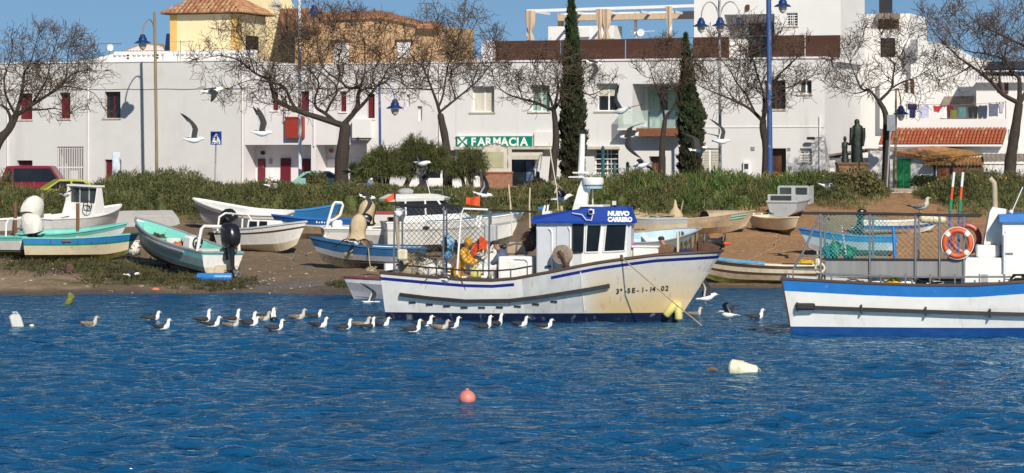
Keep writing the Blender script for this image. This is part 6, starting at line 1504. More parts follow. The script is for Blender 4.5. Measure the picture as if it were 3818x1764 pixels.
# 9 white console boat, covered motors, grey boat with black motor
L = 3.8; h = mk(L, 1.6, .75, .25, [.3, .8], ['p_white', 'p_white', 'p_grey'])
t = put_boat('console_boat', 'white boat with upright console frame behind the blue skiff', (1390, 925), L, radians(10), group='boats on the beach'); h.build(t, 'p_white', .25, 'p_white')
b = MB(); b.tube([(-.05, -.55, .45), (.10, -.55, 1.1), (.28, -.55, 1.70), (.36, -.55, 1.80), (.62, -.55, 1.78), (.66, -.55, 1.68), (.55, -.55, 1.30), (.30, -.55, 1.12)], .055, 7); b.tube([(.30, -.55, 1.12), (.12, -.55, 1.08)], .06, 7); b.build('console_frame', 'p_white', t, True); MB().rbox((.45, -.3, .85), (.4, .5, .5), .05).build('console_seat', 'p_white', t)
def covered_motor(label, px, py, Y, s, rz):
    p = P(px, py, Y); t_ = thing('covered_outboard', label, 'outboard motor', p, rz, 'canvas-covered outboards'); rnd = random.Random(int(px))
    b = MB(); rings = []
    for f, w in ((0, 1.12), (.10, .96), (.30, .90), (.55, 1.0), (.78, .84), (.92, .52), (1.0, .12)):
        rings.append([(s * .42 * w * cos(a) * (1 + .15 * sin(7 * a + f * 3) * (1 - f)) + .12 * f * s, s * .36 * w * sin(a) * (1 + .13 * sin(6 * a + 1) * (1 - f)), s * 1.25 * f + (.05 * sin(5 * a) if f == 0 else 0)) for a in [2 * pi * k / 24 for k in range(24)]])
    b.loft(rings); b.build('cover', 'canvas_tan', t_, 60)
    gl = gz(p.x, Y) - p.z
    MB().tube([(0, 0, gl - .05), (0, 0, .1)], [.05, .08], 7).build('leg', 'black_plastic', t_); MB().box(-.2, .2, -.03, .03, gl + .14, gl + .18).build('anti_cavitation_plate', 'black_plastic', t_)
    return t_
covered_motor('tan canvas covered outboard, the lower of two, in front of the console frame', 1330, 893, 104.8, .78, .3)
covered_motor('tan canvas covered outboard, the taller one, against the scrub', 1362, 838, 108.5, .80, 0)
L = 3.2; h = mk(L, 1.5, .8, .25, [.3, .75], ['p_grey', 'p_grey', 'p_white'])
t = put_boat('moored_boat', 'light grey boat with dark screen and black outboard behind the trawler stern', (1520, 935), L, radians(6), group='boats on the beach'); h.build(t, 'p_grey', .25, 'p_white', deck=(.45, 1.0)); outboard(t, (-.12, 0, .82), .9, .5, 0, 'black_plastic')
MB().prism([(.7, .85), (1.7, .85), (1.5, 1.3), (.85, 1.3)], -.5, .5).build('screen', 'dark_glass', t)
# 10 blue skiff with fouled bottom
paint('p_oldblue', (.02, .10, .24), var=.2)
L = 3.7; h = mk(L, 1.5, .80, .30, [.38, .62], ['p_fouled', 'p_greyhull_shade', 'p_oldblue'], tr=.8, qs=.3)
g = G(1385, 1003); t = put_boat('blue_skiff', 'old blue skiff with mussel-covered bottom filled with nets and rope', g, L, radians(188), -.04, .03, group='boats on the beach')
h.build(t, 'p_lightblue', .25, 'p_oldblue', .045); thwart(t, h, .35, .25, 'p_oldblue'); thwart(t, h, .62)
bits(4, 22, (2.6, .1, .62), (.55, .4, .3), 'rope', t); b = MB(); b.lathe([(.22, 0), (.25, .05), (.25, .5), (.2, .55)], 14, (2.1, .2, .5)); b.build('tub', 'wood_post', t, 40)
b = MB(); q = h.pt(.55, .8, 1, .03); b.tube([q + Vector((.3, -.3, .3)), q, q + Vector((-.05, .05, -.45)), q + Vector((-.1, .08, -.75))], .025, 5); b.build('rope', 'rope', t)
bits(14, 10, (q.x - .12, q.y + .12, q.z - .8), (.2, .12, .14), 'rope', t, 'rope_knot')
# 11 red and white
L = 3.2; h = mk(L, 1.5, .85, .2, [.3, .5], ['p_teal', 'p_white', 'p_white'])
t = put_boat('covered_boat', 'white boat with red deck beside the taller covered outboard', (1490, 874), L, radians(4), group='boats on the beach'); h.build(t, 'p_white', .3, 'p_red', .05, deck=(.0, 1.0), deckm='p_red')
# 12 motor yacht
L = 5.3; h = mk(L, 2.2, 1.25, .30, [.25, .7, .78], ['p_fouled', 'p_white', 'p_grey', 'p_white'], tr=.9, rake=.7)
g = G(1668, 938); t = put_boat('motor_cruiser', 'white motor cruiser with dark wraparound windscreen and blue covered foredeck', g, L * .9, radians(11), 0, .02, group='boats on the beach'); t.scale = (.9, .9, .92)
h.build(t, 'p_white', .5, 'p_white', deck=(.30, 1.0), deckm='canvas_blue', deck_drop=-.06)
b = MB(); b.loft([[(.6, -.95, 1.2), (3.3, -.85, 1.28), (3.9, 0, 1.3), (3.3, .85, 1.28), (.6, .95, 1.2)], [(.7, -.9, 1.55), (2.9, -.8, 1.6), (3.45, 0, 1.62), (2.9, .8, 1.6), (.7, .9, 1.55)]]); b.build('cabin', 'p_white', t)
b = MB(); b.loft([[(.75, -.88, 1.551), (2.88, -.78, 1.601), (3.40, 0, 1.621), (2.88, .78, 1.601), (.75, .88, 1.551)], [(.75, -.80, 2.15), (2.2, -.68, 2.15), (2.5, 0, 2.15), (2.2, .68, 2.15), (.75, .80, 2.15)]]); b.build('windscreen', 'dark_glass', t)
for x in (.75, 1.6, 2.5): MB().tube([(x, -.885 + .03 * x * .4, 1.56), (min(x, 2.15), -.80 + .02 * x, 2.16)], .045, 6).build('windscreen_post', 'p_white', t)
b = MB(); b.loft([[(-.1, -.85, 2.16), (2.4, -.75, 2.16), (2.75, 0, 2.16), (2.4, .75, 2.16), (-.1, .85, 2.16)], [(-.15, -.9, 2.28), (2.45, -.8, 2.28), (2.85, 0, 2.26), (2.45, .8, 2.28), (-.15, .9, 2.28)], [(.2, -.6, 2.46), (2.0, -.5, 2.44), (2.3, 0, 2.42), (2.0, .5, 2.44), (.2, .6, 2.46)]]); b.build('hard_top', 'p_white', t, 30)
MB().tube([(1.9, -.3, 2.44), (1.75, -.3, 3.0)], .015, 5).build('aerial', 'white_metal', t); MB().ell((.9, 0, 2.55), (.35, .25, .16), 10, 6).build('dinghy_cover', 'canvas_grey', t); MB().tube([(2.0, -.45, 2.44), (1.95, -.45, 2.62), (2.4, -.4, 2.6), (2.45, -.4, 2.4)], .015, 5).build('rail', 'steel', t)
q = h.pt(.30, 1.05, -1, .012); b = MB(); b.ell((q.x, q.y, 1.05), (.16, .02, .08), 12, 6); b.build('porthole', 'dark_glass', t)
# 13 white boat afloat at the trawler stern
L = 4.2; h = mk(L, 1.7, 1.02, .10, [.55, .84], ['p_greyhull_shade', 'p_greyhull_shade', 'p_white'], pw=2.0)
t = put_boat('moored_boat', 'white boat bow with maroon rail and white cabin side poking out behind the trawler stern', Vector((-3.05, 92.8, -.42)), L, radians(184), group='boats afloat'); h.build(t, 'p_white', .4, 'p_maroon', .035, deck=(.4, 1.0))
MB().rbox((2.2, 0, 1.28), (2.2, 1.2, .60), .04).build('cabin', 'p_white', t)
# 15 tan boat with fore cuddy
L = 4.0; h = mk(L, 1.6, .62, .25, [.35, .7], ['p_tan', 'p_tan', 'p_tan'], tr=.8)
t = put_boat('moored_boat', 'sun-bleached tan boat with dark cuddy opening and teal streaks on the bow', (2610, 876), L, radians(13), -.10, .05, group='boats on the beach'); h.build(t, 'p_tan', .2, 'p_tan', .03)
b = MB(); rows = []
for k in range(8):
    tt = .55 + .45 * k / 7; y = max(h.hb(tt, 1) - .02, .01); z = h.sheer(tt); x = h.X(tt, 1); hh = .34 * (1 - (k / 7) ** 1.5); rows.append([(x, y * cos(a), z + hh * sin(a)) for a in [pi * q_ / 8 for q_ in range(9)]])
b.loft(rows, closed=False, cap=False); b.build('cuddy', 'p_tan', t, 50)
b = MB(); r0 = [(p[0] + .02, p[1] * .92, p[2] - .02) for p in rows[0]]; b.add(r0, [tuple(range(9))]); b.build('cuddy_opening', 'dark_interior', t)
for k in range(2): q = [h.pt(tt, h.sheer(tt) - .1 - .1 * k, -1, .008) for tt in (.78, .86, .93)]; MB().tube(q, .03, 4).build('teal_streak', 'p_teal', t)
# 16 pale boats and gear heaps behind the trawler bow
L = 2.9; h = mk(L, 1.3, .65, .22, [.3, .8], ['p_lightblue', 'p_lightblue', 'p_grey'])
t = put_boat('moored_boat', 'pale blue-grey skiff tilted behind the trawler foredeck', (2440, 942), L, radians(14), .30, .06, group='boats on the beach'); h.build(t, 'p_lightblue', .2, 'p_greyhull_shade', .03); thwart(t, h, .4)
L = 3.0; h = mk(L, 1.3, .7, .2, [.3, .7], ['p_cream', 'p_cream', 'p_grey'])
t = put_boat('moored_boat', 'cream boat half hidden by net heaps behind the wheelhouse front', (2420, 882), L, radians(178), group='boats on the beach'); h.build(t, 'p_cream', .2, 'p_grey')
for (px, py, r, m, lab, sd) in ((2465, 852, (1.0, .5, .45), 'rope', 'large pale heap of nets behind the cream boat', 6), (2370, 850, (.55, .4, .55), 'canvas_tan', 'tan canvas heap right of the wheelhouse', 7)):
    bits(sd, 40, (0, 0, .05), r, m, thing('net_pile', lab, 'nets', G(px, py)), 'heap')
p = G(2518, 846); t = thing('net_cone', 'pointed bundle of pale netting standing on the net heap', 'nets', p); b = MB(); b.lathe([(.30, 0), (.33, .3), (.2, .5), (.10, .62), (.03, .95)], 12, (0, 0, .2)); b.build('bundle', 'canvas_tan', t, 60); MB().tube([(.2, 0, .5), (.33, 0, 1.1)], .03, 5).build('end', 'rope', t)
p = G(2575, 946); t = thing('cage_stack', 'stack of weathered wooden stakes and pots behind the bow winch', 'traps', p); rnd = random.Random(6)
for k in range(13): x = -.55 + .09 * k; MB().tube([(x, rnd.uniform(-.2, .2), 0), (x + rnd.uniform(-.05, .05), rnd.uniform(-.2, .2), rnd.uniform(.6, .95))], .035, 5).build('stake', 'grey_wood' if k % 2 else 'seaweed', t)
p = G(2368, 905); t = thing('trap_crate', 'dark slatted trap crate behind the wheelhouse', 'crate', p)
for k in range(6): MB().box(-.4 + k * .15, -.37 + k * .15, -.25, -.22, 0, .55).build('slat', 'rope', t)
for z in (0, .27, .52): MB().box(-.42, .42, -.22, .25, z, z + .03).build('tray', 'metal_dark', t)
# 17 grey boat with cabin and cream dinghy
L = 4.0; h = mk(L, 1.5, .72, .25, [.4], ['p_grey', 'p_grey'], tr=.9, qs=.2)
t = put_boat('grey_work_boat', 'light grey work boat seen from the stern in the scrub edge', (2955, 806), L, radians(72), 0, .05, group='boats on the beach'); h.build(t, 'p_grey', .25, 'p_grey', .05)
b = MB(); b.box(2.2, 2.28, -.66, .66, .5, 1.32); b.box(2.2, 3.2, -.70, -.64, .5, 1.28); b.box(2.2, 3.2, .64, .70, .5, 1.28); b.build('cabin', 'p_grey', t)
for y in (-.62, .08): MB().box(2.17, 2.198, y, y + .5, .95, 1.24).build('window', 'mid_glass', t)
MB().box(-.02, .06, -.62, .64, .45, 1.08).build('stern_screen', 'p_grey', t); MB().box(-.05, -.022, -.4, .5, .76, 1.02).build('screen_window', 'mid_glass', t); thwart(t, h, .3, .3, 'p_grey')
L = 2.7; h = mk(L, 1.35, .58, .16, [.2], ['p_algae', 'p_cream'], tr=.8, qs=.25, rake=.25)
g = G(2905, 878); t = put_boat('dinghy', 'small cream dinghy with its bow to the water below the grey boat', g + Vector((0, 1.0, .1)), L, radians(-63), 0, -.05, group='boats on the beach'); h.build(t, 'p_cream', .12, 'p_cream', .03); thwart(t, h, .5)
p = G(2818, 850); t = thing('metal_trestle', 'white metal trestle with coils of rope beside the cream dinghy', 'trestle', p)
MB().tube([(-.15, 0, 0), (-.1, 0, .62), (.25, 0, .62), (.3, 0, 0)], .04, 6).build('frame', 'white_metal', t)
for k in range(4): MB().torus((.45 + .1 * k, .1, .35), .28, .02, 16, 5, 'x').build('rope_coil', 'rope_teal' if k % 2 else 'net_dark', t)
# 18-20 right side
L = 3.3; h = mk(L, 1.5, .72, .30, [.3, .7], ['p_greyhull_shade', 'p_lightblue', 'p_blue2'])
t = put_boat('moored_boat', 'light blue boat with bow to the left seen through the teal net', (3170, 955), L, radians(190), .06, .03, group='boats on the beach'); h.build(t, 'p_lightblue', .2, 'p_blue2', .04, deck=(.62, 1.0), deckm='canvas_blue'); thwart(t, h, .35)
L = 2.9; h = mk(L, 1.2, .5, .14, [.4, .66], ['p_white', 'p_blue', 'p_white'])
t = put_boat('dinghy', 'small white dinghy with a blue stripe on the sand behind the lifebuoy boat', (3345, 872), L, radians(5), group='boats on the beach'); h.build(t, 'p_white', .12, 'p_white', .03, deck=(.55, 1.0)); outboard(t, (-.05, 0, .55), .7, .3)
L = 4.5; h = mk(L, 1.5, .72, .28, [.26, .5, .62, .82], ['p_algae', 'p_tan', 'p_brown', 'p_cream', 'p_brown'])
g = G(2870, 1062); t = put_boat('moored_boat', 'tan boat with brown stripes and blue cloth along its bow at the water line', g + Vector((0, .6, -.06)), L, radians(183), .02, .01, group='boats on the beach'); h.build(t, 'p_cream', .2, 'p_cream', .04); thwart(t, h, .4)
b = MB(); b.tube([h.pt(tt, h.sheer(tt), 1, -.0) + Vector((0, 0, .05)) for tt in (.55, .7, .85, .97)], .07, 6); b.build('cloth', 'canvas_blue', t, True); MB().rbox((1.3, .68, .80), (1.1, .08, .08), .02).build('oar', 'metal_dark', t)
bits(12, 8, (.9, .1, .8), (.35, .25, .12), 'flower_yellow', t, 'oilskin_heap')

# mooring lines lying on the sand
def shore_rope(label, pts, r=.02, m='rope'):
    w = [G(x, y) + Vector((0, 0, .03)) for x, y in pts]; o = w[0]; out = []
    for i in range(len(w) - 1):
        for k in range(6):
            q = w[i].lerp(w[i + 1], k / 6); q.z = max(q.z, gz(q.x, q.y) + .03); out.append(q - o + Vector((.05 * sin(k * 1.7 + i), 0, 0)))
    out.append(w[-1] - o); b = MB(); b.tube(out, r, 5); tag(b.build('mooring_line', m, None, True, loc=o), label, 'rope', 'mooring lines on the sand')
shore_rope('pale rope lying on the sand between the white dinghy and the blue skiff', [(1105, 930), (1140, 955), (1165, 940), (1180, 925)])
shore_rope('rope trailing from the cream striped boat down to the water at left', [(200, 985), (260, 1020), (330, 1062), (420, 1090)])
shore_rope('thin teal rope on the sand beside the white cabin dinghy', [(1090, 950), (1105, 985), (1150, 1005)], .018, 'rope_teal')
shore_rope('rope across the orange sand below the small cream dinghy', [(2905, 890), (2880, 930), (2830, 955), (2790, 975)])
shore_rope('rope on the sand under the light blue boat at right', [(3010, 935), (2985, 960), (2990, 985)])
mat('litter_orange', (.55, .17, .08), .8, .2, 8)
for (px, py, m, lab, sz) in ((578, 1082, 'litter_orange', 'crumpled orange rag near the water edge', (.14, .1, .05)), (2710, 1010, 'stone_pale', 'pale foam slab washed up behind the trawler bow', (.30, .12, .05)), (258, 1015, 'metal_rust', 'small rusty lump in the seaweed at left', (.16, .14, .16)), (885, 1070, 'grey_wood', 'broken grey plank by the water edge', (.4, .06, .03))):
    p = G(px, py); b = MB(); b.loft([[(sz[0] * s_ * cos(a) * (1 + .2 * sin(3 * a + z)), sz[1] * s_ * sin(a) * (1 + .2 * cos(2 * a)), z * sz[2] * 2) for a in [2 * pi * k / 9 for k in range(9)]] for z, s_ in ((0, 1), (.4, 1.05), (.8, .8), (1, .4))]); tag(b.build('beach_litter', m, None, 40, loc=p + Vector((0, 0, -.01))), lab, 'litter')
# ------------------------------------------------------------------ the trawler in the middle
def stained_hull(key, x_edge):
    """white hull paint; aft plates greyish, tan rust-water stain forward of a plate edge"""
    m = bpy.data.materials.new(key); m.use_nodes = True; nt = m.node_tree; b_ = nt.nodes['Principled BSDF']; b_.inputs['Roughness'].default_value = .5
    tc = nt.nodes.new('ShaderNodeTexCoord'); sp = nt.nodes.new('ShaderNodeSeparateXYZ'); nt.links.new(tc.outputs['Object'], sp.inputs[0])
    def noise(sc, st=(1, 1, 1), det=5.):
        mp = nt.nodes.new('ShaderNodeMapping'); mp.inputs['Scale'].default_value = st; nt.links.new(tc.outputs['Object'], mp.inputs[0])
        n = nt.nodes.new('ShaderNodeTexNoise'); n.inputs['Scale'].default_value = sc; n.inputs['Detail'].default_value = det; nt.links.new(mp.outputs[0], n.inputs['Vector']); return n.outputs['Fac']
    def mr(s_, a, c, lo=0., hi=1.):
        r = nt.nodes.new('ShaderNodeMapRange'); r.inputs[1].default_value = a; r.inputs[2].default_value = c; r.inputs[3].default_value = lo; r.inputs[4].default_value = hi; nt.links.new(s_, r.inputs[0]); return r.outputs[0]
    def mul(a, c):
        x = nt.nodes.new('ShaderNodeMath'); x.operation = 'MULTIPLY'; nt.links.new(a, x.inputs[0])
        if isinstance(c, float): x.inputs[1].default_value = c
        else: nt.links.new(c, x.inputs[1])
        return x.outputs[0]
    def mix(f, a, c):
        x = nt.nodes.new('ShaderNodeMix'); x.data_type = 'RGBA'; nt.links.new(f, x.inputs[0])
        for s_, v in ((6, a), (7, c)):
            if isinstance(v, tuple): x.inputs[s_].default_value = (*v, 1)
            else: nt.links.new(v, x.inputs[s_])
        return x.outputs[2]
    base = mix(mr(noise(2.5), .35, .7), (.74, .73, .70), (.66, .65, .62))
    plate = mul(mr(sp.outputs[0], 4.1, 4.13), mr(sp.outputs[0], x_edge, x_edge + .03, 1., 0.))
    base = mix(plate, base, mix(mr(noise(3., (1, 1, .4)), .4, .65), (.60, .61, .60), (.50, .50, .48)))
    st = mul(mr(sp.outputs[0], x_edge, x_edge + .5, .25, 1.), mr(sp.outputs[2], .45, 1.9, 1., 0.)); st = mul(mul(st, mr(sp.outputs[0], x_edge, x_edge + .02)), mr(noise(.8), .05, .40)); st = mul(st, mr(sp.outputs[0], 8.6, 9.6, 1., .5))
    base = mix(st, base, (.66, .49, .25))
    base = mix(mul(mr(noise(9., (1, 1, .12)), .60, .75), .55), base, (.42, .30, .17))
    nt.links.new(base, b_.inputs['Base Color']); MATS[key] = m
NPH = radians(14); NLY = 81.4; NLX = (1482 - CX) / F * NLY
NC = thing('fishing_trawler', 'white fishing trawler NUEVO CARRERO with blue-roofed wheelhouse and netted stern', 'boat', (NLX, NLY, 0), -NPH, 'boats afloat')
def NL(px, py, yl):
    k = (px - CX) / F; c, s = cos(NPH), sin(NPH)
    X = (k * (NLY + yl * c) - NLX - yl * s) / (c + k * s)
    Y = NLY - X * s + yl * c
    return Vector((X, yl, CH - (py - HY) / F * Y))
XE = NL(2165, 1050, -1.4).x
stained_hull('nc_hull', XE); mat('nc_navy', (.006, .012, .045), .5, .2, 4, dirt=((.30, .34, .36), .57, 4.5, (1, 1, .35), .8)); mat('nc_blue', (.012, .02, .20), .4, .08, 4); mat('roof_blue', (.006, .045, .30), .45, .08, 3, dirt=((.03, .05, .2), .6, 3, (1, 1, 1), .6))
mat('nc_grey', (.55, .57, .60), .5, .06, 3, dirt=((.35, .36, .37), .6, 4, (1, 1, .3), .6))
ncs = ([0, .15, .3, .40, .48, .60, .74, .88, 1], [1.36, 1.27, 1.19, 1.18, 1.24, 1.44, 1.71, 1.93, 2.02])
shf = lambda t: float(np.interp(t, *ncs)); kf = lambda t: -.55 + .25 * max(0, (t - .8) / .2) ** 2
h = Hull(8.1, 3.1, shf, kf, [lambda t: -.1, lambda t: .22 + .05 * t, lambda t: lerp(.22 + .05 * t, shf(t) - .21, .25), lambda t: lerp(.22 + .05 * t, shf(t) - .21, .5), lambda t: lerp(.22 + .05 * t, shf(t) - .21, .75), lambda t: shf(t) - .21, lambda t: shf(t) - .12], ['nc_navy', 'nc_hull', 'nc_blue', 'nc_grey'], tr=.86, qs=.22, qb=.62, rake=1.5, srake=.12, e0=1.0, e1=.46, pm=.5, pw=2.4, n=46, th=.08,
         matfn=lambda t, j: 0 if j < 2 else (1 if j < 6 or (j == 6 and (.455 < t < .585)) else (2 if j == 6 else 1)))
HN = h
h.build(NC, 'p_white', .55, 'p_brown', .045, deck=(.60, 1.0), deckm='p_grey', deck_drop=.38)
# rubbing strake
st = []
for (px, py) in ((1488, 1099), (1600, 1112), (1733, 1123), (1899, 1121), (2010, 1108), (2100, 1094), (2190, 1080), (2265, 1066)):
    z = NL(px, py, -1.35).z; x = NL(px, py, -1.4).x; tt = h.at_x(x, z); st.append(h.pt(tt, z, -1, .045))
b = MB(); rings = []
for p in st: rings.append([(p.x, p.y - .06, p.z - .05), (p.x, p.y - .06, p.z + .05), (p.x, p.y + .08, p.z + .06), (p.x, p.y + .08, p.z - .06)])
b.loft(rings); b.build('rubbing_strake', 'black_rubber', NC)
for k in range(9):
    x = st[0].x + .35 + k * .52; z = float(np.interp(x, [p.x for p in st], [p.z for p in st])) - .19; tt = h.at_x(x, z); q = h.pt(tt, z, -1, .006); MB().box(q.x - .1, q.x + .1, q.y - .012, q.y + .03, z - .025, z + .025).build('scupper', 'dark_interior', NC)
b = MB(); q = h.pt(h.at_x(XE, 1.0), .9, -1); b.tube([h.pt(h.at_x(XE, z), z, -1, .006) for z in (.32, .6, .9, 1.2, 1.45)], .014, 5); b.build('plate_seam', 'p_white', NC)
# registration on the bow, glyph by glyph on the curved plate
for k, (ch_, px) in enumerate((('3', 2297), ('ª', 2313), ('-', 2329), ('S', 2339), ('E', 2356), ('-', 2375), ('1', 2391), ('-', 2407), ('1', 2421), ('4', 2432), ('-', 2452), ('0', 2465), ('2', 2481))):
    py = 1095 - k * 1.0
    c = NL(px, py, -1.2); tt = h.at_x(c.x, c.z)
    c = NL(px, py, h.pt(tt, c.z, -1).y); tt = h.at_x(c.x, c.z); q = h.pt(tt, c.z, -1, .013); q2 = h.pt(min(tt + .01, 1), c.z, -1, .013); up = h.pt(tt, c.z + .1, -1, .013) - q
    d = (q2 - q).normalized(); u = (up - d * up.dot(d)).normalized(); nrm = d.cross(u)
    o = text_mesh(ch_, .215, 'ink_black', NC, q, (0, 0, 0), 'registration_letter', .003, .004, .92)
    M = Matrix((d, u, nrm)).transposed(); o.rotation_euler = M.to_euler()
# foul number on the stem side
# --- wheelhouse
yw = -.98
def ws(px, py, y=yw): return NL(px, py, y)
A0 = ws(2000, 1015); A1 = ws(2346, 990); zt = ws(2100, 832).z; ztf = ws(2350, 829).z
xf0 = A1.x; xf1 = ws(2352, 830).x; zb = 1.22
b = MB(); b.loft([[(A0.x, yw, zb), (xf0 - .06, yw, zb), (xf0, yw + .08, zb), (xf0 - .10, 0, zb), (xf0 - .42, -yw, zb), (A0.x, -yw, zb)], [(A0.x, yw, zt), (xf1 - .06, yw, zt), (xf1, yw + .08, zt), (xf1 - .10, 0, zt), (xf1 - .42, -yw, zt), (A0.x, -yw, zt)]]); b.build('wheelhouse', 'nc_grey', NC)
b = MB(); q0 = ws(2168, 992).x; b.box(q0, xf0 - .07, yw - .02, yw - .003, 1.3, zt - .02); b.build('side_panel', 'p_white', NC)
# roof with the deep blue fascia
zr0 = zt; zr1 = ws(2200, 772).z; zl = ws(2000, 806).z
def roof_ring(o, z, zl_): return [(A0.x - .10, yw - o, zl_), (ws(2205, 800).x, yw - o, z), (xf1 + .02, yw - o, z), (xf1 + .10, yw + .15, z), (xf1 - .02, 0, z), (xf1 - .36, -yw + o, z), (ws(2205, 800).x, -yw + o, z), (A0.x - .10, -yw + o, zl_)]
b = MB(); r0 = roof_ring(.14, zt + .002, zt + .002); r1 = [(p[0] - (.14 if p[0] > xf1 - .5 else 0), p[1] * .86, z) for p, z in zip(roof_ring(.14, zr1, zl), [zl, zr1, zr1, zr1, zr1, zr1, zr1, zl])]
b.loft([r0, [(p[0], p[1], p[2] + .06) for p in r0], r1]); b.build('roof', 'roof_blue', NC)
MB().box(ws(2145, 770).x, ws(2235, 770).x, -.5, .5, zr1 + .001, zr1 + .05).build('roof_hatch', 'p_white', NC)
for (pts, pm) in (([(2137, 838), (2176, 838), (2172, 940), (2136, 942)], 'dark_glass'), ([(2188, 838), (2244, 838), (2232, 940), (2182, 942)], 'dark_glass'), ([(2260, 836), (2338, 836), (2330, 936), (2250, 940)], 'dark_glass')):
    v = [ws(x, y, yw - .021) for x, y in pts]; b = MB(); c = sum(v, Vector()) / 4; b.add([p + (c - p) * .0 for p in v] + [p + Vector((0, .012, 0)) for p in v], [(0, 1, 2, 3), (7, 6, 5, 4), (0, 4, 5, 1), (1, 5, 6, 2), (2, 6, 7, 3), (3, 7, 4, 0)]); w = b.build('window', pm, NC)
    fb = MB()
    for k in range(4): a_, c_ = v[k], v[(k + 1) % 4]; fb.tube([a_ + Vector((0, -.01, 0)), c_ + Vector((0, -.01, 0))], .022, 5)
    fb.build('frame', 'p_white' if pts[0][0] > 2150 else 'metal_dark', w)
for y0 in (): # the front is seen edge-on
    b = MB(); zA, zB = ws(2340, 938).z, ws(2340, 838).z; fA = lerp(xf0, xf1, (zA - zb) / (zt - zb)); fB = lerp(xf0, xf1, (zB - zb) / (zt - zb)); b.add([(fA + .01, y0, zA), (fA + .01, y0 + .45, zA), (fB + .01, y0 + .45, zB), (fB + .01, y0, zB)], [(0, 1, 2, 3)]); b.build('window', 'dark_glass', NC)
for (x0, x1, y1) in ((2003, 2062, 852), (2076, 2130, 845)):
    a_, c_ = ws(x0, 1000, yw - .03), ws(x1, y1, yw - .03); d = MB(); d.box(a_.x, c_.x, yw - .035, yw - .003, 1.1, c_.z); o = d.build('door', 'nc_grey', NC)
    rb = MB(); rb.tube([(c_.x - .02, yw - .06, 1.15), (c_.x - .02, yw - .06, c_.z - .12), (c_.x - .06, yw - .06, c_.z - .03), (a_.x + .35, yw - .06, c_.z)], .028, 6); rb.build('door_trim', 'p_white', o, True)
    MB().box(c_.x - .22, c_.x - .04, yw - .09, yw - .037, 1.55, 1.60).build('handle', 'metal_dark', o)
for ln, (txt, px, py, sx) in enumerate((('NUEVO', 2264, 804, .98), ('CARRERO', 2266, 826, .84))):
    q = ws(px, py, yw - .14); zlv = q.z; f = (zlv - zt - .06) / (zr1 - zt - .06); y = (yw - .14) * (1 - .14 * max(0, f)); ang = math.atan2((zr1 - zt - .06), .14 * abs(yw - .14))
    text_mesh(txt, .185, 'sign_white', NC, (q.x, y - .012, zlv), (ang, 0, radians(0)), 'name_lettering', .004, .012, sx)
# lamp boxes, floodlight, hauler
q = ws(2205, 790, yw - .16); MB().rbox((q.x, q.y, q.z), (.16, .10, .15), .02).build('deck_light', 'white_metal', NC); MB().box(q.x - .05, q.x + .05, q.y - .07, q.y - .055, q.z - .04, q.z + .05).build('light_lens', 'dark_glass', NC)
q = ws(2292, 757, -.7); b = MB(); b.rbox((q.x, q.y, q.z), (.18, .14, .18), .02); b.tube([(q.x, q.y, q.z - .1), (q.x, q.y + .05, zr1 - .02)], .03, 6); o = b.build('floodlight', 'metal_dark', NC); MB().box(q.x - .06, q.x + .06, q.y - .085, q.y - .072, q.z - .06, q.z + .06).build('lens', 'lamp_glass', o)
q = NL(2097, 950, -1.25); b = MB(); b.lathe([(.06, -.16), (.27, -.14), (.28, -.10), (.20, -.02), (.20, .06), (.28, .12), (.10, .16)], 20, tuple(q), 'y'); mat('drum_worn', (.24, .19, .14), .6, .3, 5, dirt=((.10, .06, .04), .55, 5, (1, 1, 1), .8)); o = b.build('hauler_drum', 'drum_worn', NC, 40)
b = MB(); b.tube([q + Vector((0, -.18, .05)), q + Vector((.08, -.2, -.12)), q + Vector((.16, -.1, -.40))], .045, 6); b.tube([q + Vector((0, -.17, 0)), q + Vector((-.05, -.2, .12))], .05, 6); b.tube([q + Vector((.02, -.2, -.02)), q + Vector((.22, -.05, -.38))], .03, 6); b.lathe([(.01, -.20), (.09, -.19), (.09, -.12)], 10, tuple(q), 'y'); b.build('hauler_arm', 'metal_rust', o)
# --- mast, radar, aerials
mp = lambda px, py, y=.0: NL(px, py, y)
b = MB(); a_ = [mp(2136, 786), mp(2185, 786), mp(2196, 715), mp(2218, 672), mp(2178, 660), mp(2160, 700)]; b.prism([(p.x, p.z) for p in a_], -.12, .12); b.build('mast_base', 'p_white', NC)
b = MB(); b.tube([mp(2166, 668), mp(2172, 500)], [.10, .075], 10); b.build('mast', 'p_white', NC)
q = mp(2210, 678); b = MB(); b.lathe([(.20, -.12), (.30, -.08), (.32, 0), (.31, .10), (.26, .13)], 20, tuple(q)); o = b.build('radar', 'p_white', NC, 35); MB().lathe([(.12, -.20), (.28, -.19), (.29, -.125), (.12, -.125)], 16, tuple(q)).build('radar_base', 'p_lightblue', o)
for px0, px1, py in ((2140, 2200, 644), (2125, 2180, 660)): a_, c_ = mp(px0, py), mp(px1, py); MB().box(a_.x, c_.x, -.18, .18, a_.z - .02, a_.z + .02).build('mast_platform', 'p_white', NC)
b = MB(); q = mp(2172, 498); b.box(q.x - .12, q.x + .12, -.02, .02, q.z - .01, q.z + .03); b.tube([q, q + Vector((0, 0, .08))], .03, 6); b.build('mast_head_light', 'metal_dark', NC)
for (pts, r) in (([(2081, 785), (2075, 700), (2056, 590), (2048, 530)], .016), ([(2210, 770), (2210, 700)], .02), ([(2094, 785), (2093, 768)], .035), ([(2068, 720), (2074, 705), (2082, 700)], .02), ([(1910, 878), (1903, 760), (1896, 688)], .022), ([(1976, 850), (1974, 760), (1976, 700)], .02)):
    MB().tube([mp(x, y, .2) for x, y in pts], r, 5).build('aerial', 'p_cream', NC)
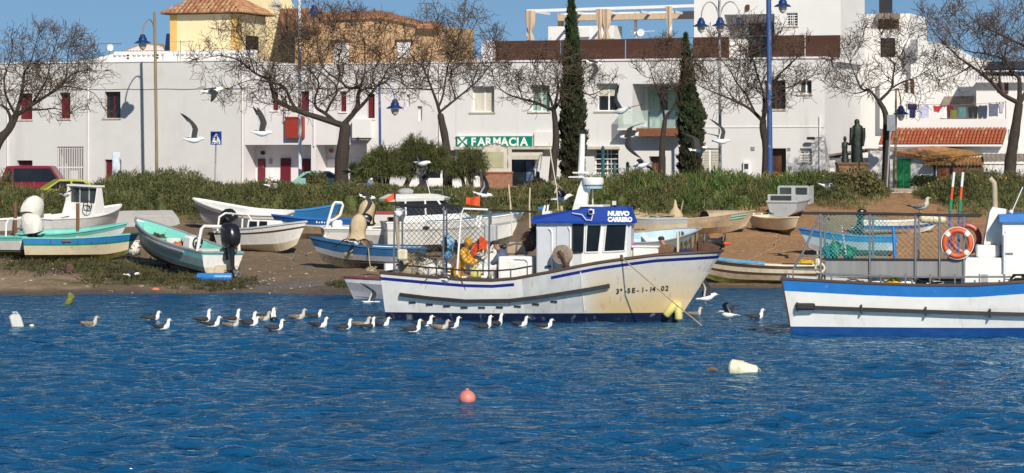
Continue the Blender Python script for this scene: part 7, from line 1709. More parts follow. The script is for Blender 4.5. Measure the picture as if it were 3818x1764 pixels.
b = MB(); b.tube([ws(2133, 795, yw - .1), ws(2170, 800, yw - .17), ws(2185, 820, yw - .18), ws(2205, 822, yw - .18), ws(2210, 800, yw - .16), ws(2203, 778, yw - .02)], .014, 5); b.build('cable', 'p_white', NC, True)
b = MB(); q = mp(2040, 792, -.2); b.box(q.x - .12, q.x + .12, -.3, -.05, q.z - .06, q.z + .04); b.tube([q, q + Vector((.03, 0, .22))], .03, 6); b.tube([q + Vector((-.14, 0, -.05)), q + Vector((-.06, 0, .2))], .035, 6); b.build('roof_fittings', 'p_white', NC); MB().rbox(tuple(mp(2020, 778, .1)), (.2, .2, .1), .02).build('blue_box', 'p_blue2', NC)
# --- stern gantry and net fence
def fr(px, py, y): return NL(px, py, y)
yn, yf_ = -1.18, 1.15
top = fr(1470, 762, yn).z
for (px, p1, y) in ((1468, 758, yn), (1484, 770, yn), (1652, 770, yn), (1822, 785, yn)):
    lo = fr(px, 1025, y); hi = fr(px + 3, p1, y); MB().tube([(lo.x, y, 1.1), hi], .028, 6).build('gantry_post', 'steel', NC)
for px in (1500, 1665, 1830): hi = fr(px, 775, yf_); MB().tube([(hi.x, yf_, 1.1), hi], .028, 6).build('gantry_post', 'steel', NC)
b = MB(); b.tube([fr(1703, 1030, yn - .02), fr(1712, 900, yn - .02), fr(1720, 800, yn - .02), fr(1728, 778, yn - .02), fr(1820, 782, yn - .02)], .030, 7); b.build('gantry_arch', 'white_metal', NC, True)
MB().tube([fr(1466, 762, yn), fr(1600, 766, yn), fr(1722, 768, yn)], .035, 6).build('top_rail', 'metal_dark', NC)
MB().tube([fr(1722, 778, yn), fr(1990, 790, yn)], .03, 6).build('top_rail', 'metal_dark', NC); MB().tube([fr(1490, 768, yf_), fr(2000, 790, yf_)], .03, 6).build('top_rail', 'metal_dark', NC)
MB().tube([fr(1466, 762, yn), fr(1482, 764, yf_)], .035, 6).build('top_rail', 'metal_dark', NC)
net = MB(); x0, x1 = fr(1486, 800, yn).x, fr(1650, 800, yn).x; z0, z1 = fr(1486, 985, yn).z, fr(1486, 775, yn).z
def diag_net(b, o, ux, w, hgt, step, r=.006, sag=.03):
    n = int((w + hgt) / step)
    for k in range(n):
        for sg in (1, -1):
            a0 = k * step; pts = []
            for q in range(7):
                z = hgt * q / 6; x = a0 - z if sg > 0 else a0 - hgt + z
                if 0 <= x <= w: pts.append(Vector(o) + Vector(ux) * x + Vector((0, 0, z)) + Vector((0, sag * sin(x * 3 + z * 2), 0)))
            if len(pts) > 1: b.tube(pts, r, 3, cap=False)
diag_net(net, (x0, yn, z0), (1, 0, 0), x1 - x0, z1 - z0, .15, .0075); diag_net(net, (x1, yn, z0), (1, 0, 0), fr(1822, 800, yn).x - x1, z1 - z0, .15, .0065)
tag(net.build('net_fence', 'net_dark', NC, recalc=False), kind='stuff')
net = MB(); diag_net(net, (x0, yf_, z0), (1, 0, 0), fr(1830, 800, yf_).x - x0, z1 - z0, .17, .006); tag(net.build('far_net_fence', 'net_dark', NC, recalc=False), kind='stuff')
b = MB(); bits(2, 16, tuple(fr(1478, 790, yn) + Vector((.05, .1, -.05))), (.12, .2, .12), 'p_white', NC, 'rolled_canvas')
q = fr(1478, 860, yn); MB().tube([q + Vector((0, 0, .4)), q + Vector((.03, 0, 0)), q + Vector((.08, 0, -.6)), q + Vector((.3, 0, -.95))], [.05, .06, .05, .09], 6).build('hanging_rope', 'rope', NC)
q = fr(1500, 950, yn - .05); MB().rbox(tuple(q), (.30, .16, .32), .05).build('jerrycan', 'p_cream', NC)
# low rail
for px in range(1475, 1975, 62): q = NL(px, 1000, -1.33); tt = h.at_x(q.x, 1.2); z = shf(tt); MB().tube([(q.x, h.pt(tt, z, -1).y + .06, z - .02), (q.x, h.pt(tt, z, -1).y + .06, z + .27)], .022, 6).build('stanchion', 'steel', NC)
ra = [(lambda q: (q.x, h.pt(h.at_x(q.x, 1.2), 1.2, -1).y + .06, shf(h.at_x(q.x, 1.2)) + .27))(NL(px, 1000, -1.33)) for px in range(1475, 1990, 64)]
MB().tube(ra, .024, 6).build('low_rail', 'metal_dark', NC)
# deck boxes
a_, c_ = NL(1858, 1040, -.75), NL(1982, 957, -.75); MB().rbox(((a_.x + c_.x) / 2, -.35, (.55 + c_.z) / 2), (c_.x - a_.x, .9, c_.z - .55), .04).build('deck_locker', 'p_white', NC)
b = MB(); b.tube([(c_.x - .08, -.83, .8), (c_.x - .08, -.83, c_.z - .15), (c_.x - .16, -.83, c_.z - .07), (a_.x + .5, -.83, c_.z - .06)], .022, 6); b.build('locker_trim', 'white_metal', NC, True)
for (px, py, w_, hh, m) in ((1740, 1010, .7, .35, 'p_white'), (1810, 1015, .5, .3, 'p_tan'), (1650, 1015, .6, .3, 'p_grey'), (1560, 1010, .6, .4, 'p_blue')):
    q = NL(px, py, -.2); MB().rbox((q.x, -.2, .55 + hh), (w_, .6, hh * 2), .03).build('fish_box', m, NC)
MB().rbox(tuple(NL(1830, 870, .6)), (.35, .3, .5), .04).build('engine_casing', 'p_grey', NC)
for (px, py, y, r, m, sd) in ((1520, 1000, -.7, (.30, .3, .34), 'rope', 31), (1600, 1010, -.4, (.4, .3, .25), 'canvas_white', 32), (1668, 930, .5, (.18, .2, .35), 'canvas_blue', 33), (1560, 985, .6, (.45, .3, .35), 'net_dark', 34), (1780, 985, .5, (.35, .3, .30), 'canvas_white', 35), (1975, 905, .6, (.22, .2, .28), 'metal_rust', 36), (1990, 880, .2, (.12, .12, .3), 'metal_dark', 37)):
    q = NL(px, py, y); bits(sd, 22, tuple(q), r, m, NC, 'gear_heap')
for px, py in ((1660, 905), (1700, 915)): q = NL(px, py, -1.1); MB().tube([q + Vector((0, 0, .16)), q, q + Vector((.02, 0, -.26))], [.03, .06, .04], 6).build('hanging_glove', 'black_plastic', NC)
b = MB(); q = NL(1940, 920, .5); b.tube([q + Vector((-.5, 0, 0)), q + Vector((-.1, 0, .1)), q + Vector((.3, 0, .05))], .03, 6); b.tube([q + Vector((-.1, 0, .1)), q + Vector((-.15, 0, -.4))], .03, 6); b.tube([q + Vector((.1, 0, .1)), q + Vector((.2, 0, -.4))], .03, 6); b.build('pipe_frame', 'steel', NC)
MB().rbox(tuple(NL(1930, 925, .7)), (.6, .4, .35), .04).build('tank', 'p_tan', NC)
# foredeck gear
q = NL(2412, 940, -.5); MB().rbox((q.x, -.5, q.z), (.72, .5, .28), .03).build('fish_crate', 'p_white', NC); MB().rbox((q.x, -.5, q.z + .16), (.78, .55, .05), .01).build('crate_lid', 'p_white', NC)
mat('pink_float', (.65, .03, .28), .5, .08, 3); mat('yellow_float', (.68, .60, .20), .5, .08, 3, dirt=((.8, .76, .4), .6, 5, (1, 1, 1), .7))
q = NL(2352, 918, -.55); MB().ell(tuple(q), (.16, .12, .08), 10, 6).build('pink_float', 'pink_float', NC, True); q = NL(2356, 950, -.6); MB().rbox(tuple(q), (.16, .14, .30), .04).build('yellow_can', 'yellow_float', NC)
q = NL(2484, 945, -.35); b = MB(); b.lathe([(.10, -.28), (.26, -.26), (.26, -.22), (.15, -.16), (.15, .16), (.26, .22), (.26, .26), (.10, .28)], 18, tuple(q), 'y'); b.build('bow_winch', 'wood_post', NC, 40)
for px, y0, m in ((2527, 868, 'p_cream'), (2606, 900, 'metal_rust')): lo = NL(px, 940, -.3); hi = NL(px, y0, -.3); MB().tube([lo + Vector((0, 0, -.1)), hi], .035, 6).build('bow_post', m, NC)
MB().rbox(tuple(NL(2550, 938, .1)), (.7, .7, .12), .03).build('net_bag', 'p_navy', NC)
q = NL(2645, 900, -.1); b = MB(); b.prism([(q.x - .50, q.z - .28), (q.x - .28, q.z + .12), (q.x - .05, q.z + .2), (q.x - .02, q.z + .0), (q.x + .35, q.z - .15), (q.x + .25, q.z - .30)], -.25, -.20); b.prism([(q.x - .50, q.z - .28), (q.x - .28, q.z + .12), (q.x - .05, q.z + .2), (q.x - .02, q.z + .0), (q.x + .35, q.z - .15), (q.x + .25, q.z - .30)], .10, .15); b.build('bow_roller_cheek', 'metal_rust', NC)
b = MB(); b.lathe([(.16, -.30), (.17, -.26), (.11, -.1), (.11, .1), (.17, .26), (.16, .30)], 14, (q.x + .12, -.05, q.z - .02), 'x'); b.build('bow_roller', 'metal_dark', NC, 40)
b = MB(); b.torus((q.x - .12, -.05, q.z + .02), .24, .018, 16, 5, 'x', a0=0, a1=pi); b.torus((q.x + .42, -.05, q.z + .02), .22, .018, 16, 5, 'x', a0=0, a1=pi); b.build('roller_guard', 'steel', NC, True)
MB().ell((q.x + .45, -.1, q.z - .06), (.16, .06, .05), 8, 6).build('orange_float', 'orange_flag', NC)
# bow rope and yellow fenders
a_ = h.pt(h.at_x(NL(2316, 967, -1.3).x, 1.7), shf(h.at_x(NL(2316, 967, -1.3).x, 1.7)), -1, .03)
b = MB(); pts = [a_ + Vector((0, 0, .06))]
for px, py in ((2380, 1015), (2450, 1075), (2520, 1135), (2600, 1200), (2625, 1222)):
    pts.append(NL(px, py, -1.72))
b.tube(pts, .018, 5); b.build('mooring_rope', 'rope', NC, True)
MB().lathe([(.03, 0), (.05, .1), (.03, .14)], 8, tuple(a_)).build('fairlead', 'wood_post', NC)
for (px, py, an) in ((2477, 1160, .7), (2502, 1168, -.05)):
    q = NL(px, py, -1.32 + .03); tt = h.at_x(q.x, q.z); q = h.pt(tt, q.z, -1, .12); M = Matrix.Translation(q) @ Matrix.Rotation(an, 4, 'Y'); b = MB(); b.lathe([(.03, -.26), (.09, -.24), (.115, -.20), (.115, .18), (.09, .23), (.03, .25)], 12); b.xf(M); b.build('fender', 'yellow_float', NC, 40)
# flags
mat('orange_cloth', (.72, .09, .02), .8, .15, 5)
def flag(par, pts, m, name='flag', amp=.05):
    b = MB(); n = 8; (ax, az), (bx, bz), (cx, cz), (dx, dz) = pts[1:]
    rows = []
    for i in range(n + 1):
        u = i / n; r0 = Vector((lerp(ax, bx, u), pts[0] + amp * sin(u * 6), lerp(az, bz, u))); r1 = Vector((lerp(dx, cx, u), pts[0] + amp * sin(u * 6 + .8), lerp(dz, cz, u))); rows.append([r0.lerp(r1, v / 4) for v in range(5)])
    b.loft(rows, closed=False, cap=False); b.loft([[p + Vector((0, .006, 0)) for p in r] for r in rows], closed=False, cap=False); return b.build(name, m, par, 60)
q = [NL(x, y, .3) for x, y in ((1476, 712), (1432, 745), (1440, 757), (1474, 742))]; flag(NC, [.3] + [(p.x, p.z) for p in q], 'orange_cloth'); MB().tube([NL(1472, 690, .3), NL(1476, 800, .3)], .015, 5).build('flag_pole', 'metal_dark', NC)
q = [NL(x, y, .3) for x, y in ((1738, 738), (1790, 732), (1788, 768), (1736, 762))]; flag(NC, [.3] + [(p.x, p.z) for p in q], 'orange_cloth'); MB().tube([NL(1792, 728, .3), NL(1800, 800, .3)], .015, 5).build('flag_pole', 'metal_dark', NC)
q = [NL(x, y, -.4) for x, y in ((1778, 805), (1798, 802), (1790, 850), (1772, 845))]; flag(NC, [-.4] + [(p.x, p.z) for p in q], 'p_white', 'white_cloth', .02)

# ------------------------------------------------------------------ second trawler at the right edge
SPH = radians(7); SLY = 74.4; SLX = (2968 - CX) / F * SLY
SB = thing('fishing_boat', 'white fishing boat with broad blue band, teal net cage and orange lifebuoy', 'boat', (SLX, SLY, 0), -SPH, 'boats afloat')
def SL(px, py, yl):
    k = (px - CX) / F; c, s = cos(SPH), sin(SPH); X = (k * (SLY + yl * c) - SLX - yl * s) / (c + k * s); Y = SLY - X * s + yl * c
    return Vector((X, yl, CH - (py - HY) / F * Y))
mat('sb_white', (.76, .75, .72), .5, .05, 2, dirt=((.55, .50, .40), .58, 2.2, (1, 1, .35), .7), dirt2=((.40, .32, .2), .68, 6, (1, 1, .2), .6)); mat('sb_blue', (.015, .16, .48), .45, .12, 3, dirt=((.35, .48, .62), .66, 6, (1, 1, 1), .8)); mat('sb_boot', (.008, .07, .26), .5, .15, 4, dirt=((.02, .03, .05), .58, 4, (1, 1, 1), .7)); mat('sheet_grey', (.22, .22, .22), .6, .12, 2, (3, 1, .3), dirt=((.40, .40, .39), .64, 6, (3, 1, .2), .5))
sbs = ([0, .2, .35, .5, .65, .8, 1], [1.48, 1.385, 1.34, 1.345, 1.45, 1.68, 2.1]); shs = lambda t: float(np.interp(t, *sbs))
h = Hull(9.2, 3.0, shs, lambda t: -.5, [lambda t: -.1, lambda t: .23, lambda t: .75, lambda t: shs(t) - .31], ['sb_boot', 'sb_white', 'sb_blue'], tr=.92, qs=.18, qb=.6, rake=.8, srake=.35, pm=.5, n=40, th=.08, matfn=lambda t, j: 0 if j < 2 else (1 if j < 4 else 2))
HS = h
h.build(SB, 'p_grey', .7, 'p_brown', .04, deck=(.62, 1.0), deck_drop=.3)
st = []
for px in range(2972, 3900, 80): q = SL(px, 1146 + (px - 2972) * .034, -1.4); st.append(h.pt(h.at_x(q.x, q.z), q.z, -1, .05))
b = MB(); b.loft([[(p.x, p.y - .05, p.z - .05), (p.x, p.y - .05, p.z + .05), (p.x, p.y + .08, p.z + .055), (p.x, p.y + .08, p.z - .055)] for p in st]); b.build('rubbing_strake', 'black_rubber', SB)
for k in range(0, len(st), 3): p = st[k]; MB().box(p.x - .02, p.x + .02, p.y - .075, p.y + .05, p.z - .11, p.z + .13).build('strake_bracket', 'metal_dark', SB)
b = MB(); p = st[0]; b.rbox((p.x + .22, p.y - .06, p.z + .02), (.5, .16, .18), .04); b.build('corner_fender', 'black_rubber', SB)
a_ = h.pt(0, shs(0), -1, .01); c_ = h.pt(0, -.2, -1, .01); MB().tube([a_, h.pt(0, .6, -1, .012), c_], .025, 5).build('transom_edge', 'p_brown', SB)
ys_ = -1.22
posts = [(3060, 797, 1010), (3243, 797, 1030), (3413, 800, 1035), (3503, 800, 930), (3594, 805, 1050)]
for px, p0, p1 in posts: lo, hi = SL(px, p1, ys_), SL(px, p0, ys_); MB().tube([(lo.x, ys_, min(lo.z, 1.45)), hi], .03, 6).build('cage_post', 'steel', SB)
MB().tube([SL(2957, 1005, ys_), SL(3000, 930, ys_), SL(3056, 800, ys_)], .03, 6).build('raking_stay', 'steel', SB); MB().tube([SL(2957, 1045, ys_), SL(2957, 1003, ys_), SL(3060, 1006, ys_)], .028, 6).build('stern_rail', 'steel', SB); MB().tube([SL(2992, 954, ys_), SL(3058, 952, ys_)], .02, 6).build('stern_rail', 'steel', SB)
yfs = 1.15
for px in (3075, 3255, 3425, 3600): hi = SL(px, 797, yfs); MB().tube([(hi.x, yfs, 1.2), hi], .03, 6).build('cage_post', 'steel', SB)
MB().tube([SL(2988, 795, ys_), SL(3300, 797, ys_), SL(3655, 806, ys_)], .036, 6).build('top_rail', 'metal_dark', SB); MB().tube([SL(3000, 795, yfs), SL(3660, 804, yfs)], .03, 6).build('top_rail', 'metal_dark', SB)
for px in (3060, 3420): MB().tube([SL(px, 797, ys_), SL(px + 14, 796, yfs)], .03, 6).build('cross_rail', 'metal_dark', SB)
for (x0, x1) in ((3078, 3240), (3247, 3410), (3417, 3586)):
    a_, c_ = SL(x0, 1034, ys_), SL(x1, 967, ys_); MB().box(a_.x, c_.x, ys_ + .035, ys_ + .05, a_.z, c_.z).build('side_sheet', 'sheet_grey', SB)
MB().tube([SL(3062, 966, ys_), SL(3592, 968, ys_)], .022, 6).build('mid_rail', 'metal_dark', SB)
for px in range(3100, 3760, 92): q = SL(px, 1045, -1.36); MB().tube([(q.x, -1.36, 1.32), (q.x, -1.36, SL(px, 1022, -1.36).z)], .022, 6).build('stanchion', 'steel', SB)
MB().tube([SL(3070, 1022, -1.36), SL(3400, 1034, -1.36), SL(3770, 1032, -1.36)], .024, 6).build('low_rail', 'steel', SB)
net = MB(); a_, c_ = SL(3058, 962, ys_), SL(3330, 800, ys_); diag_net(net, (a_.x, ys_ + .04, a_.z), (1, 0, 0), c_.x - a_.x, c_.z - a_.z, .10, .0075, .05); tag(net.build('teal_net', 'net_teal', SB, recalc=False), kind='stuff')
net = MB(); a2 = SL(3330, 800, ys_); c2 = SL(3592, 800, ys_); diag_net(net, (a2.x, ys_ + .05, a_.z), (1, 0, 0), c2.x - a2.x, c_.z - a_.z, .15, .005, .06); tag(net.build('thin_net', 'rope', SB, recalc=False), kind='stuff')
for (px, py, r, m, sd) in ((3112, 935, (.16, .2, .22), 'net_green', 1), (3165, 945, (.18, .2, .16), 'net_green', 2), (3085, 945, (.1, .2, .2), 'net_teal', 3)): bits(sd, 20, tuple(SL(px, py, -.6)), r, m, SB, 'net_bundle')
q = SL(3330, 880, -.9); MB().tube([q + Vector((0, 0, .25)), q + Vector((.05, 0, -.65))], .05, 7).build('blue_pole', 'p_blue2', SB)
MB().tube([SL(3085, 800, -1.0), SL(3125, 955, -1.0)], .02, 5).build('stick', 'rope', SB); MB().tube([SL(3138, 840, -.9), SL(3155, 950, -.9)], .02, 5).build('marker_pole', 'p_white', SB)
q = [SL(x, y, -.92) for x, y in ((3134, 835), (3156, 862), (3150, 875), (3140, 868))]; flag(SB, [-.92] + [(p.x, p.z) for p in q], 'orange_cloth', 'marker_flag', .02)
# lifebuoy
q = SL(3570, 907, ys_ - .08)
b = MB()
for k in range(4): b.torus(tuple(q), .335, .07, 7, 10, 'y', a0=pi / 4 + k * pi / 2 + .17, a1=pi / 4 + (k + 1) * pi / 2 - .17)
lb = b.build('lifebuoy', 'lifebuoy_orange', SB, 50)
for k in range(4): MB().torus(tuple(q), .335, .074, 3, 10, 'y', a0=pi / 4 + k * pi / 2 - .17, a1=pi / 4 + k * pi / 2 + .17).build('white_band', 'p_white', lb, 50)
MB().torus(tuple(q), .42, .010, 28, 5, 'y').build('grab_line', 'p_white', lb)
q2 = SL(3600, 890, .4); b = MB(); b.torus(tuple(q2), .36, .075, 20, 8, 'y'); b.build('spare_lifebuoy', 'p_red', SB, True)
# cabin, funnel, wheelhouse
a_, c_ = SL(3594, 1050, -1.0), SL(3745, 962, -1.0); MB().rbox(((a_.x + c_.x) / 2, 0, (.7 + c_.z) / 2), (c_.x - a_.x, 2.0, c_.z - .7), .04).build('engine_house', 'sb_white', SB)
a3, c3 = SL(3640, 960, -.7), SL(3725, 915, -.7); MB().rbox(((a3.x + c3.x) / 2, -.2, (c_.z + c3.z) / 2 + .003), (c3.x - a3.x, 1.0, c3.z - c_.z), .04).build('engine_hatch', 'sb_white', SB)
b = MB(); v = [SL(x, y, -.4) for x, y in ((3668, 912), (3742, 912), (3752, 780), (3700, 772), (3690, 790))]; b.prism([(p.x, p.z) for p in v], -.45, .35); b.build('funnel', 'sb_white', SB)
b = MB(); b.tube([SL(3710, 775, 0), SL(3708, 700, 0), SL(3706, 682, 0), SL(3690, 664, 0)], .075, 9); b.build('exhaust_pipe', 'p_tan', SB, True)
a4, c4 = SL(3738, 1060, -1.05), SL(4050, 830, -1.05); b = MB(); b.loft([[(a4.x, -1.05, .7), (c4.x, -1.05, .7), (c4.x, 1.05, .7), (a4.x, 1.05, .7)], [(a4.x, -1.05, c4.z), (c4.x + .3, -1.05, c4.z), (c4.x + .3, 1.05, c4.z), (a4.x, 1.05, c4.z)]]); b.build('wheelhouse', 'sb_white', SB)
b = MB(); zz = SL(3760, 800, -1.1).z; b.loft([[(a4.x - .08, -1.15, c4.z + .002), (c4.x + .5, -1.15, c4.z + .002), (c4.x + .5, 1.15, c4.z + .002), (a4.x - .08, 1.15, c4.z + .002)], [(a4.x - .08, -1.12, zz), (c4.x + .4, -1.12, zz + .1), (c4.x + .4, 1.12, zz + .1), (a4.x - .08, 1.12, zz)]]); b.build('roof', 'sb_blue', SB)
d0, d1 = SL(3748, 1040, -1.06), SL(3808, 862, -1.06); o = MB().box(d0.x, d1.x, -1.085, -1.053, d0.z, d1.z).build('door', 'sb_white', SB); MB().tube([(d0.x - .03, -1.1, d0.z), (d0.x - .03, -1.1, d1.z - .1), (d0.x + .05, -1.1, d1.z)], .02, 6).build('door_trim', 'white_metal', o); MB().box(d0.x + .02, d0.x + .2, -1.12, -1.087, 2.15, 2.19).build('handle', 'steel', o)
b = MB(); q = SL(3810, 1040, -1.07); b.rbox(tuple(q), (.62, .06, .26), .12); b.build('vent_opening', 'dark_interior', SB)
b = MB(); q = SL(3770, 790, -.8); b.ell(tuple(q), (.06, .06, .06), 8, 6); b.tube([q + Vector((0, 0, -.05)), q + Vector((.15, 0, .3)), q + Vector((.3, 0, .65))], .015, 5); b.build('roof_aerial', 'white_metal', SB)
for (xs_, lab) in (((3534, 3556), 'a'), ((3563, 3583), 'b')):
    pass
for (px0, px1) in ((3536, 3557), (3572, 3590)):
    lo, hi = SL(px0, 850, -.3), SL(px1, 642, -.3)
    pole = MB().tube([lo + Vector((0, 0, -1.0)), lo.lerp(hi, .3)], .03, 6).build('marker_pole', 'p_blue', SB)
    for f0, f1, m, r in ((.3, .52, 'net_green', .045), (.52, .74, 'orange_flag', .035), (.74, 1.0, 'p_white', .035)): MB().tube([lo.lerp(hi, f0), lo.lerp(hi, f1)], r, 6).build('pole_section', m, pole)
q0, q1 = SL(3428, 815, -.2), SL(3528, 820, -.2); b = MB(); d = (q1 - q0); b.tube([q0, q0.lerp(q1, .08), q0.lerp(q1, .46), q0.lerp(q1, .5), q0.lerp(q1, .54), q0.lerp(q1, .92), q1], [.05, .11, .12, .09, .12, .11, .05], 10); b.build('float_roll', 'p_cream', SB, True)
for (px, py, m) in ((3180, 1048, 'p_white'), (3270, 1050, 'p_white'), (3330, 1045, 'flower_yellow'), (3380, 1050, 'p_white'), (3450, 1055, 'black_plastic')):
    q = SL(px, py, -.9); bits(px, 8, (q.x, -.9, 1.35), (.26, .2, .12), m, SB, 'gear_heap')
for px, m in ((3640, 'sb_white'), (3700, 'sb_white')): q = SL(px, 1050, -1.1); MB().box(q.x - .3, q.x + .3, -1.12, -1.09, 1.2, 1.62).build('bulwark_panel', m, SB)
q = SL(3050, 985, -1.1); b = MB(); b.tube([(q.x, -1.1, 1.4), (q.x, -1.1, q.z + .35)], .04, 7); b.ell((q.x, -1.15, q.z + .05), (.1, .1, .12), 8, 6); b.torus((q.x + .05, -1.2, q.z - .1), .12, .03, 12, 6, 'y'); b.build('rope_bollard', 'p_cream', SB)
# ------------------------------------------------------------------ gulls
mat('gull_white', (.80, .79, .76), .8, .04, 20); mat('gull_grey', (.030, .028, .028), .8, .25, 14); mat('gull_black', (.012, .012, .014), .7, .2, 10); mat('gull_brown', (.20, .155, .11), .8, .45, 22); mat('gull_yellow', (.65, .42, .04), .5, .1, 10); mat('gull_under_shade', (.07, .065, .06), .8, .15, 14); mat('gull_pale', (.50, .47, .42), .8, .2, 18); mat('gull_leg', (.50, .36, .12), .6, .1, 10)  # wing undersides darkened, their shade is part of the colour
GM = ['gull_white', 'gull_grey', 'gull_black', 'gull_yellow', 'gull_under_shade', 'gull_leg']
def ring(c, ry, rz, n=10, d=None):
    c = Vector(c)
    if d is None: return [c + Vector((0, ry * cos(2 * pi * k / n), rz * sin(2 * pi * k / n))) for k in range(n)]
    d = Vector(d).normalized(); v = Vector((0, 1, 0)); w = d.cross(v)
    return [c + v * ry * cos(2 * pi * k / n) + w * rz * sin(2 * pi * k / n) for k in range(n)]
def swim_mesh(name, back, neck=1.0, belly='gull_white'):
    b = MB(); n = 10
    prof = [((-.27, 0, .105), .02, .008), ((-.20, 0, .09), .05, .03), ((-.10, 0, .065), .095, .075), ((.02, 0, .05), .115, .095), ((.11, 0, .06), .10, .09), ((.165, 0, .10 ), .065, .07, (.6, 0, 1)), ((.185, 0, .10 + .06 * neck), .045, .05, (.2, 0, 1)), ((.19, 0, .10 + .12 * neck), .036, .042, (.15, 0, 1)), ((.205, 0, .115 + .145 * neck), .040, .046, (.6, 0, 1)), ((.235, 0, .125 + .155 * neck), .034, .034), ((.258, 0, .12 + .15 * neck), .015, .016)]
    b.loft([ring(p[0], p[1], p[2], n, p[3] if len(p) > 3 else None) for p in prof], m=0)
    # colour the back dark: faces of the trunk rings whose centre is high
    for fi, f in enumerate(b.f):
        if len(f) != 4: continue
        c = sum((Vector(b.v[i]) for i in f), Vector()) / 4
        if c.x < .07 and c.z > .075: b.mi[fi] = 1
        if c.x < -.2: b.mi[fi] = 2 if c.z > .095 else 0
    for sd in (-1, 1):
        b.loft([[(x, sd * (y0 + w * cos(a)), z0 + hgt * sin(a)) for a in [2 * pi * k / 8 for k in range(8)]] for x, y0, w, hgt, z0 in ((-.35, .015, .008, .006, .125), (-.25, .035, .030, .024, .112), (-.13, .075, .040, .050, .090), (.0, .098, .036, .060, .080), (.08, .088, .026, .050, .078), (.12, .07, .008, .012, .08))], m=1)
    for fi, f in enumerate(b.f):
        c = sum((Vector(b.v[i]) for i in f), Vector()) / len(f)
        if b.mi[fi] == 1 and c.x < -.22: b.mi[fi] = 2
    zb_ = .118 + .15 * neck
    b.loft([ring((.25, 0, zb_), .012, .014, 6), ring((.285, 0, zb_ - .003), .009, .011, 6), ring((.31, 0, zb_ - .012), .003, .004, 6)], m=3)
    for sd in (-1, 1): b.ell((.225, sd * .037, .13 + .15 * neck), (.007, .004, .007), 6, 4, m=2)
    ms = [belly, back] + GM[2:]
    return b.mesh(name, ms, 55)
def fly_mesh(name, e1, e2, sweep=0.1, fold=0.0, legs=False, e1r=None, e2r=None, brown=False):
    """gliding or flapping gull; e1/e2: elevation of inner and outer wing in degrees (left; right may differ)"""
    b = MB(); n = 10
    prof = [((-.33, 0, .015), .095, .010), ((-.24, 0, .01), .058, .028), ((-.13, 0, -.005), .082, .075), ((0, 0, -.02), .098, .098), ((.12, 0, -.005), .084, .086), ((.20, 0, .02), .056, .058), ((.245, 0, .03), .052, .052), ((.285, 0, .026), .036, .036), ((.308, 0, .016), .016, .017)]
    b.loft([ring(p[0], p[1], p[2], n) for p in prof], m=0)
    for fi, f in enumerate(b.f):
        if len(f) == 4:
            c = sum((Vector(b.v[i]) for i in f), Vector()) / 4
            if -.2 < c.x < .09 and c.z > .03: b.mi[fi] = 1
    b.loft([ring((.305, 0, .01), .011, .013, 6), ring((.34, 0, .008), .008, .010, 6), ring((.365, 0, 0), .003, .004, 6)], m=3)
    for sd, a1, a2 in ((1, e1, e2), (-1, e1 if e1r is None else e1r, e2 if e2r is None else e2r)):
        p = Vector((.07, sd * .05, .03)); secs = []
        st = [(0, .19, a1, 0), (.14, .20, a1, .03), (.28, .19, a1, .05), (.40, .165, lerp(a1, a2, .6), .0), (.52, .145, a2, -.03 - sweep * .3), (.64, .11, a2, -.07 - sweep * .7), (.74, .06, a2, -.12 - sweep * 1.1), (.79, .012, a2, -.16 - sweep * 1.3)]
        last = 0
        for s_, ch_, el, dx in st:
            dl = s_ - last; last = s_; e = radians(el)
            p = p + Vector((0, sd * dl * cos(e) * (1 - fold), dl * sin(e)))
            le = p.x + dx; up = Vector((0, -sd * sin(e), cos(e))); t_ = .016 * ch_ / .2 + .003
            c0 = Vector((le, p.y, p.z)); secs.append([c0, c0 + Vector((-ch_ * .3, 0, 0)) + up * t_, c0 + Vector((-ch_ * .75, 0, 0)) + up * t_ * .6, c0 + Vector((-ch_, 0, 0)), c0 + Vector((-ch_ * .75, 0, 0)) - up * t_ * .3, c0 + Vector((-ch_ * .3, 0, 0)) - up * t_ * .6])
        vs = [q for r in secs for q in r]; fs = []; mi = []
        for i in range(len(secs) - 1):
            for j in range(6):
                k = (j + 1) % 6; fs.append((i * 6 + j, i * 6 + k, (i + 1) * 6 + k, (i + 1) * 6 + j)); mi.append(2 if i >= 5 else (1 if j < 3 else (4 if j != 3 or i > 3 else 0)))
        o = len(b.v); b.v.extend([tuple(q) for q in vs])
        for f, m_ in zip(fs, mi): b.f.append(tuple(i + o for i in f)); b.mi.append(m_)
        b.f.append(tuple(o + j for j in range(6))); b.mi.append(0); b.f.append(tuple(o + len(vs) - 6 + j for j in range(6))); b.mi.append(2)
    if legs:
        for sd in (-1, 1): b.tube([(-.05, sd * .03, -.06), (-.09, sd * .035, -.15), (-.05, sd * .035, -.17)], .006, 5, m=5)
    ms = list(GM)
    if brown: ms[1] = 'gull_brown'
    return b.mesh(name, ms, 50)
ordn = ['first', 'second', 'third', 'fourth', 'fifth', 'sixth', 'seventh', 'eighth', 'ninth', 'tenth', 'eleventh', 'twelfth', 'thirteenth', 'fourteenth', 'fifteenth', 'sixteenth', 'seventeenth', 'eighteenth', 'nineteenth', 'twentieth', 'twenty-first', 'twenty-second', 'twenty-third', 'twenty-fourth', 'twenty-fifth', 'twenty-sixth', 'twenty-seventh', 'twenty-eighth', 'twenty-ninth', 'thirtieth', 'thirty-first', 'thirty-second']
SWM = [swim_mesh('gull', 'gull_grey'), swim_mesh('gull', 'gull_grey', .8), swim_mesh('gull', 'gull_brown', .9, 'gull_pale'), swim_mesh('gull', 'gull_grey', 1.25)]
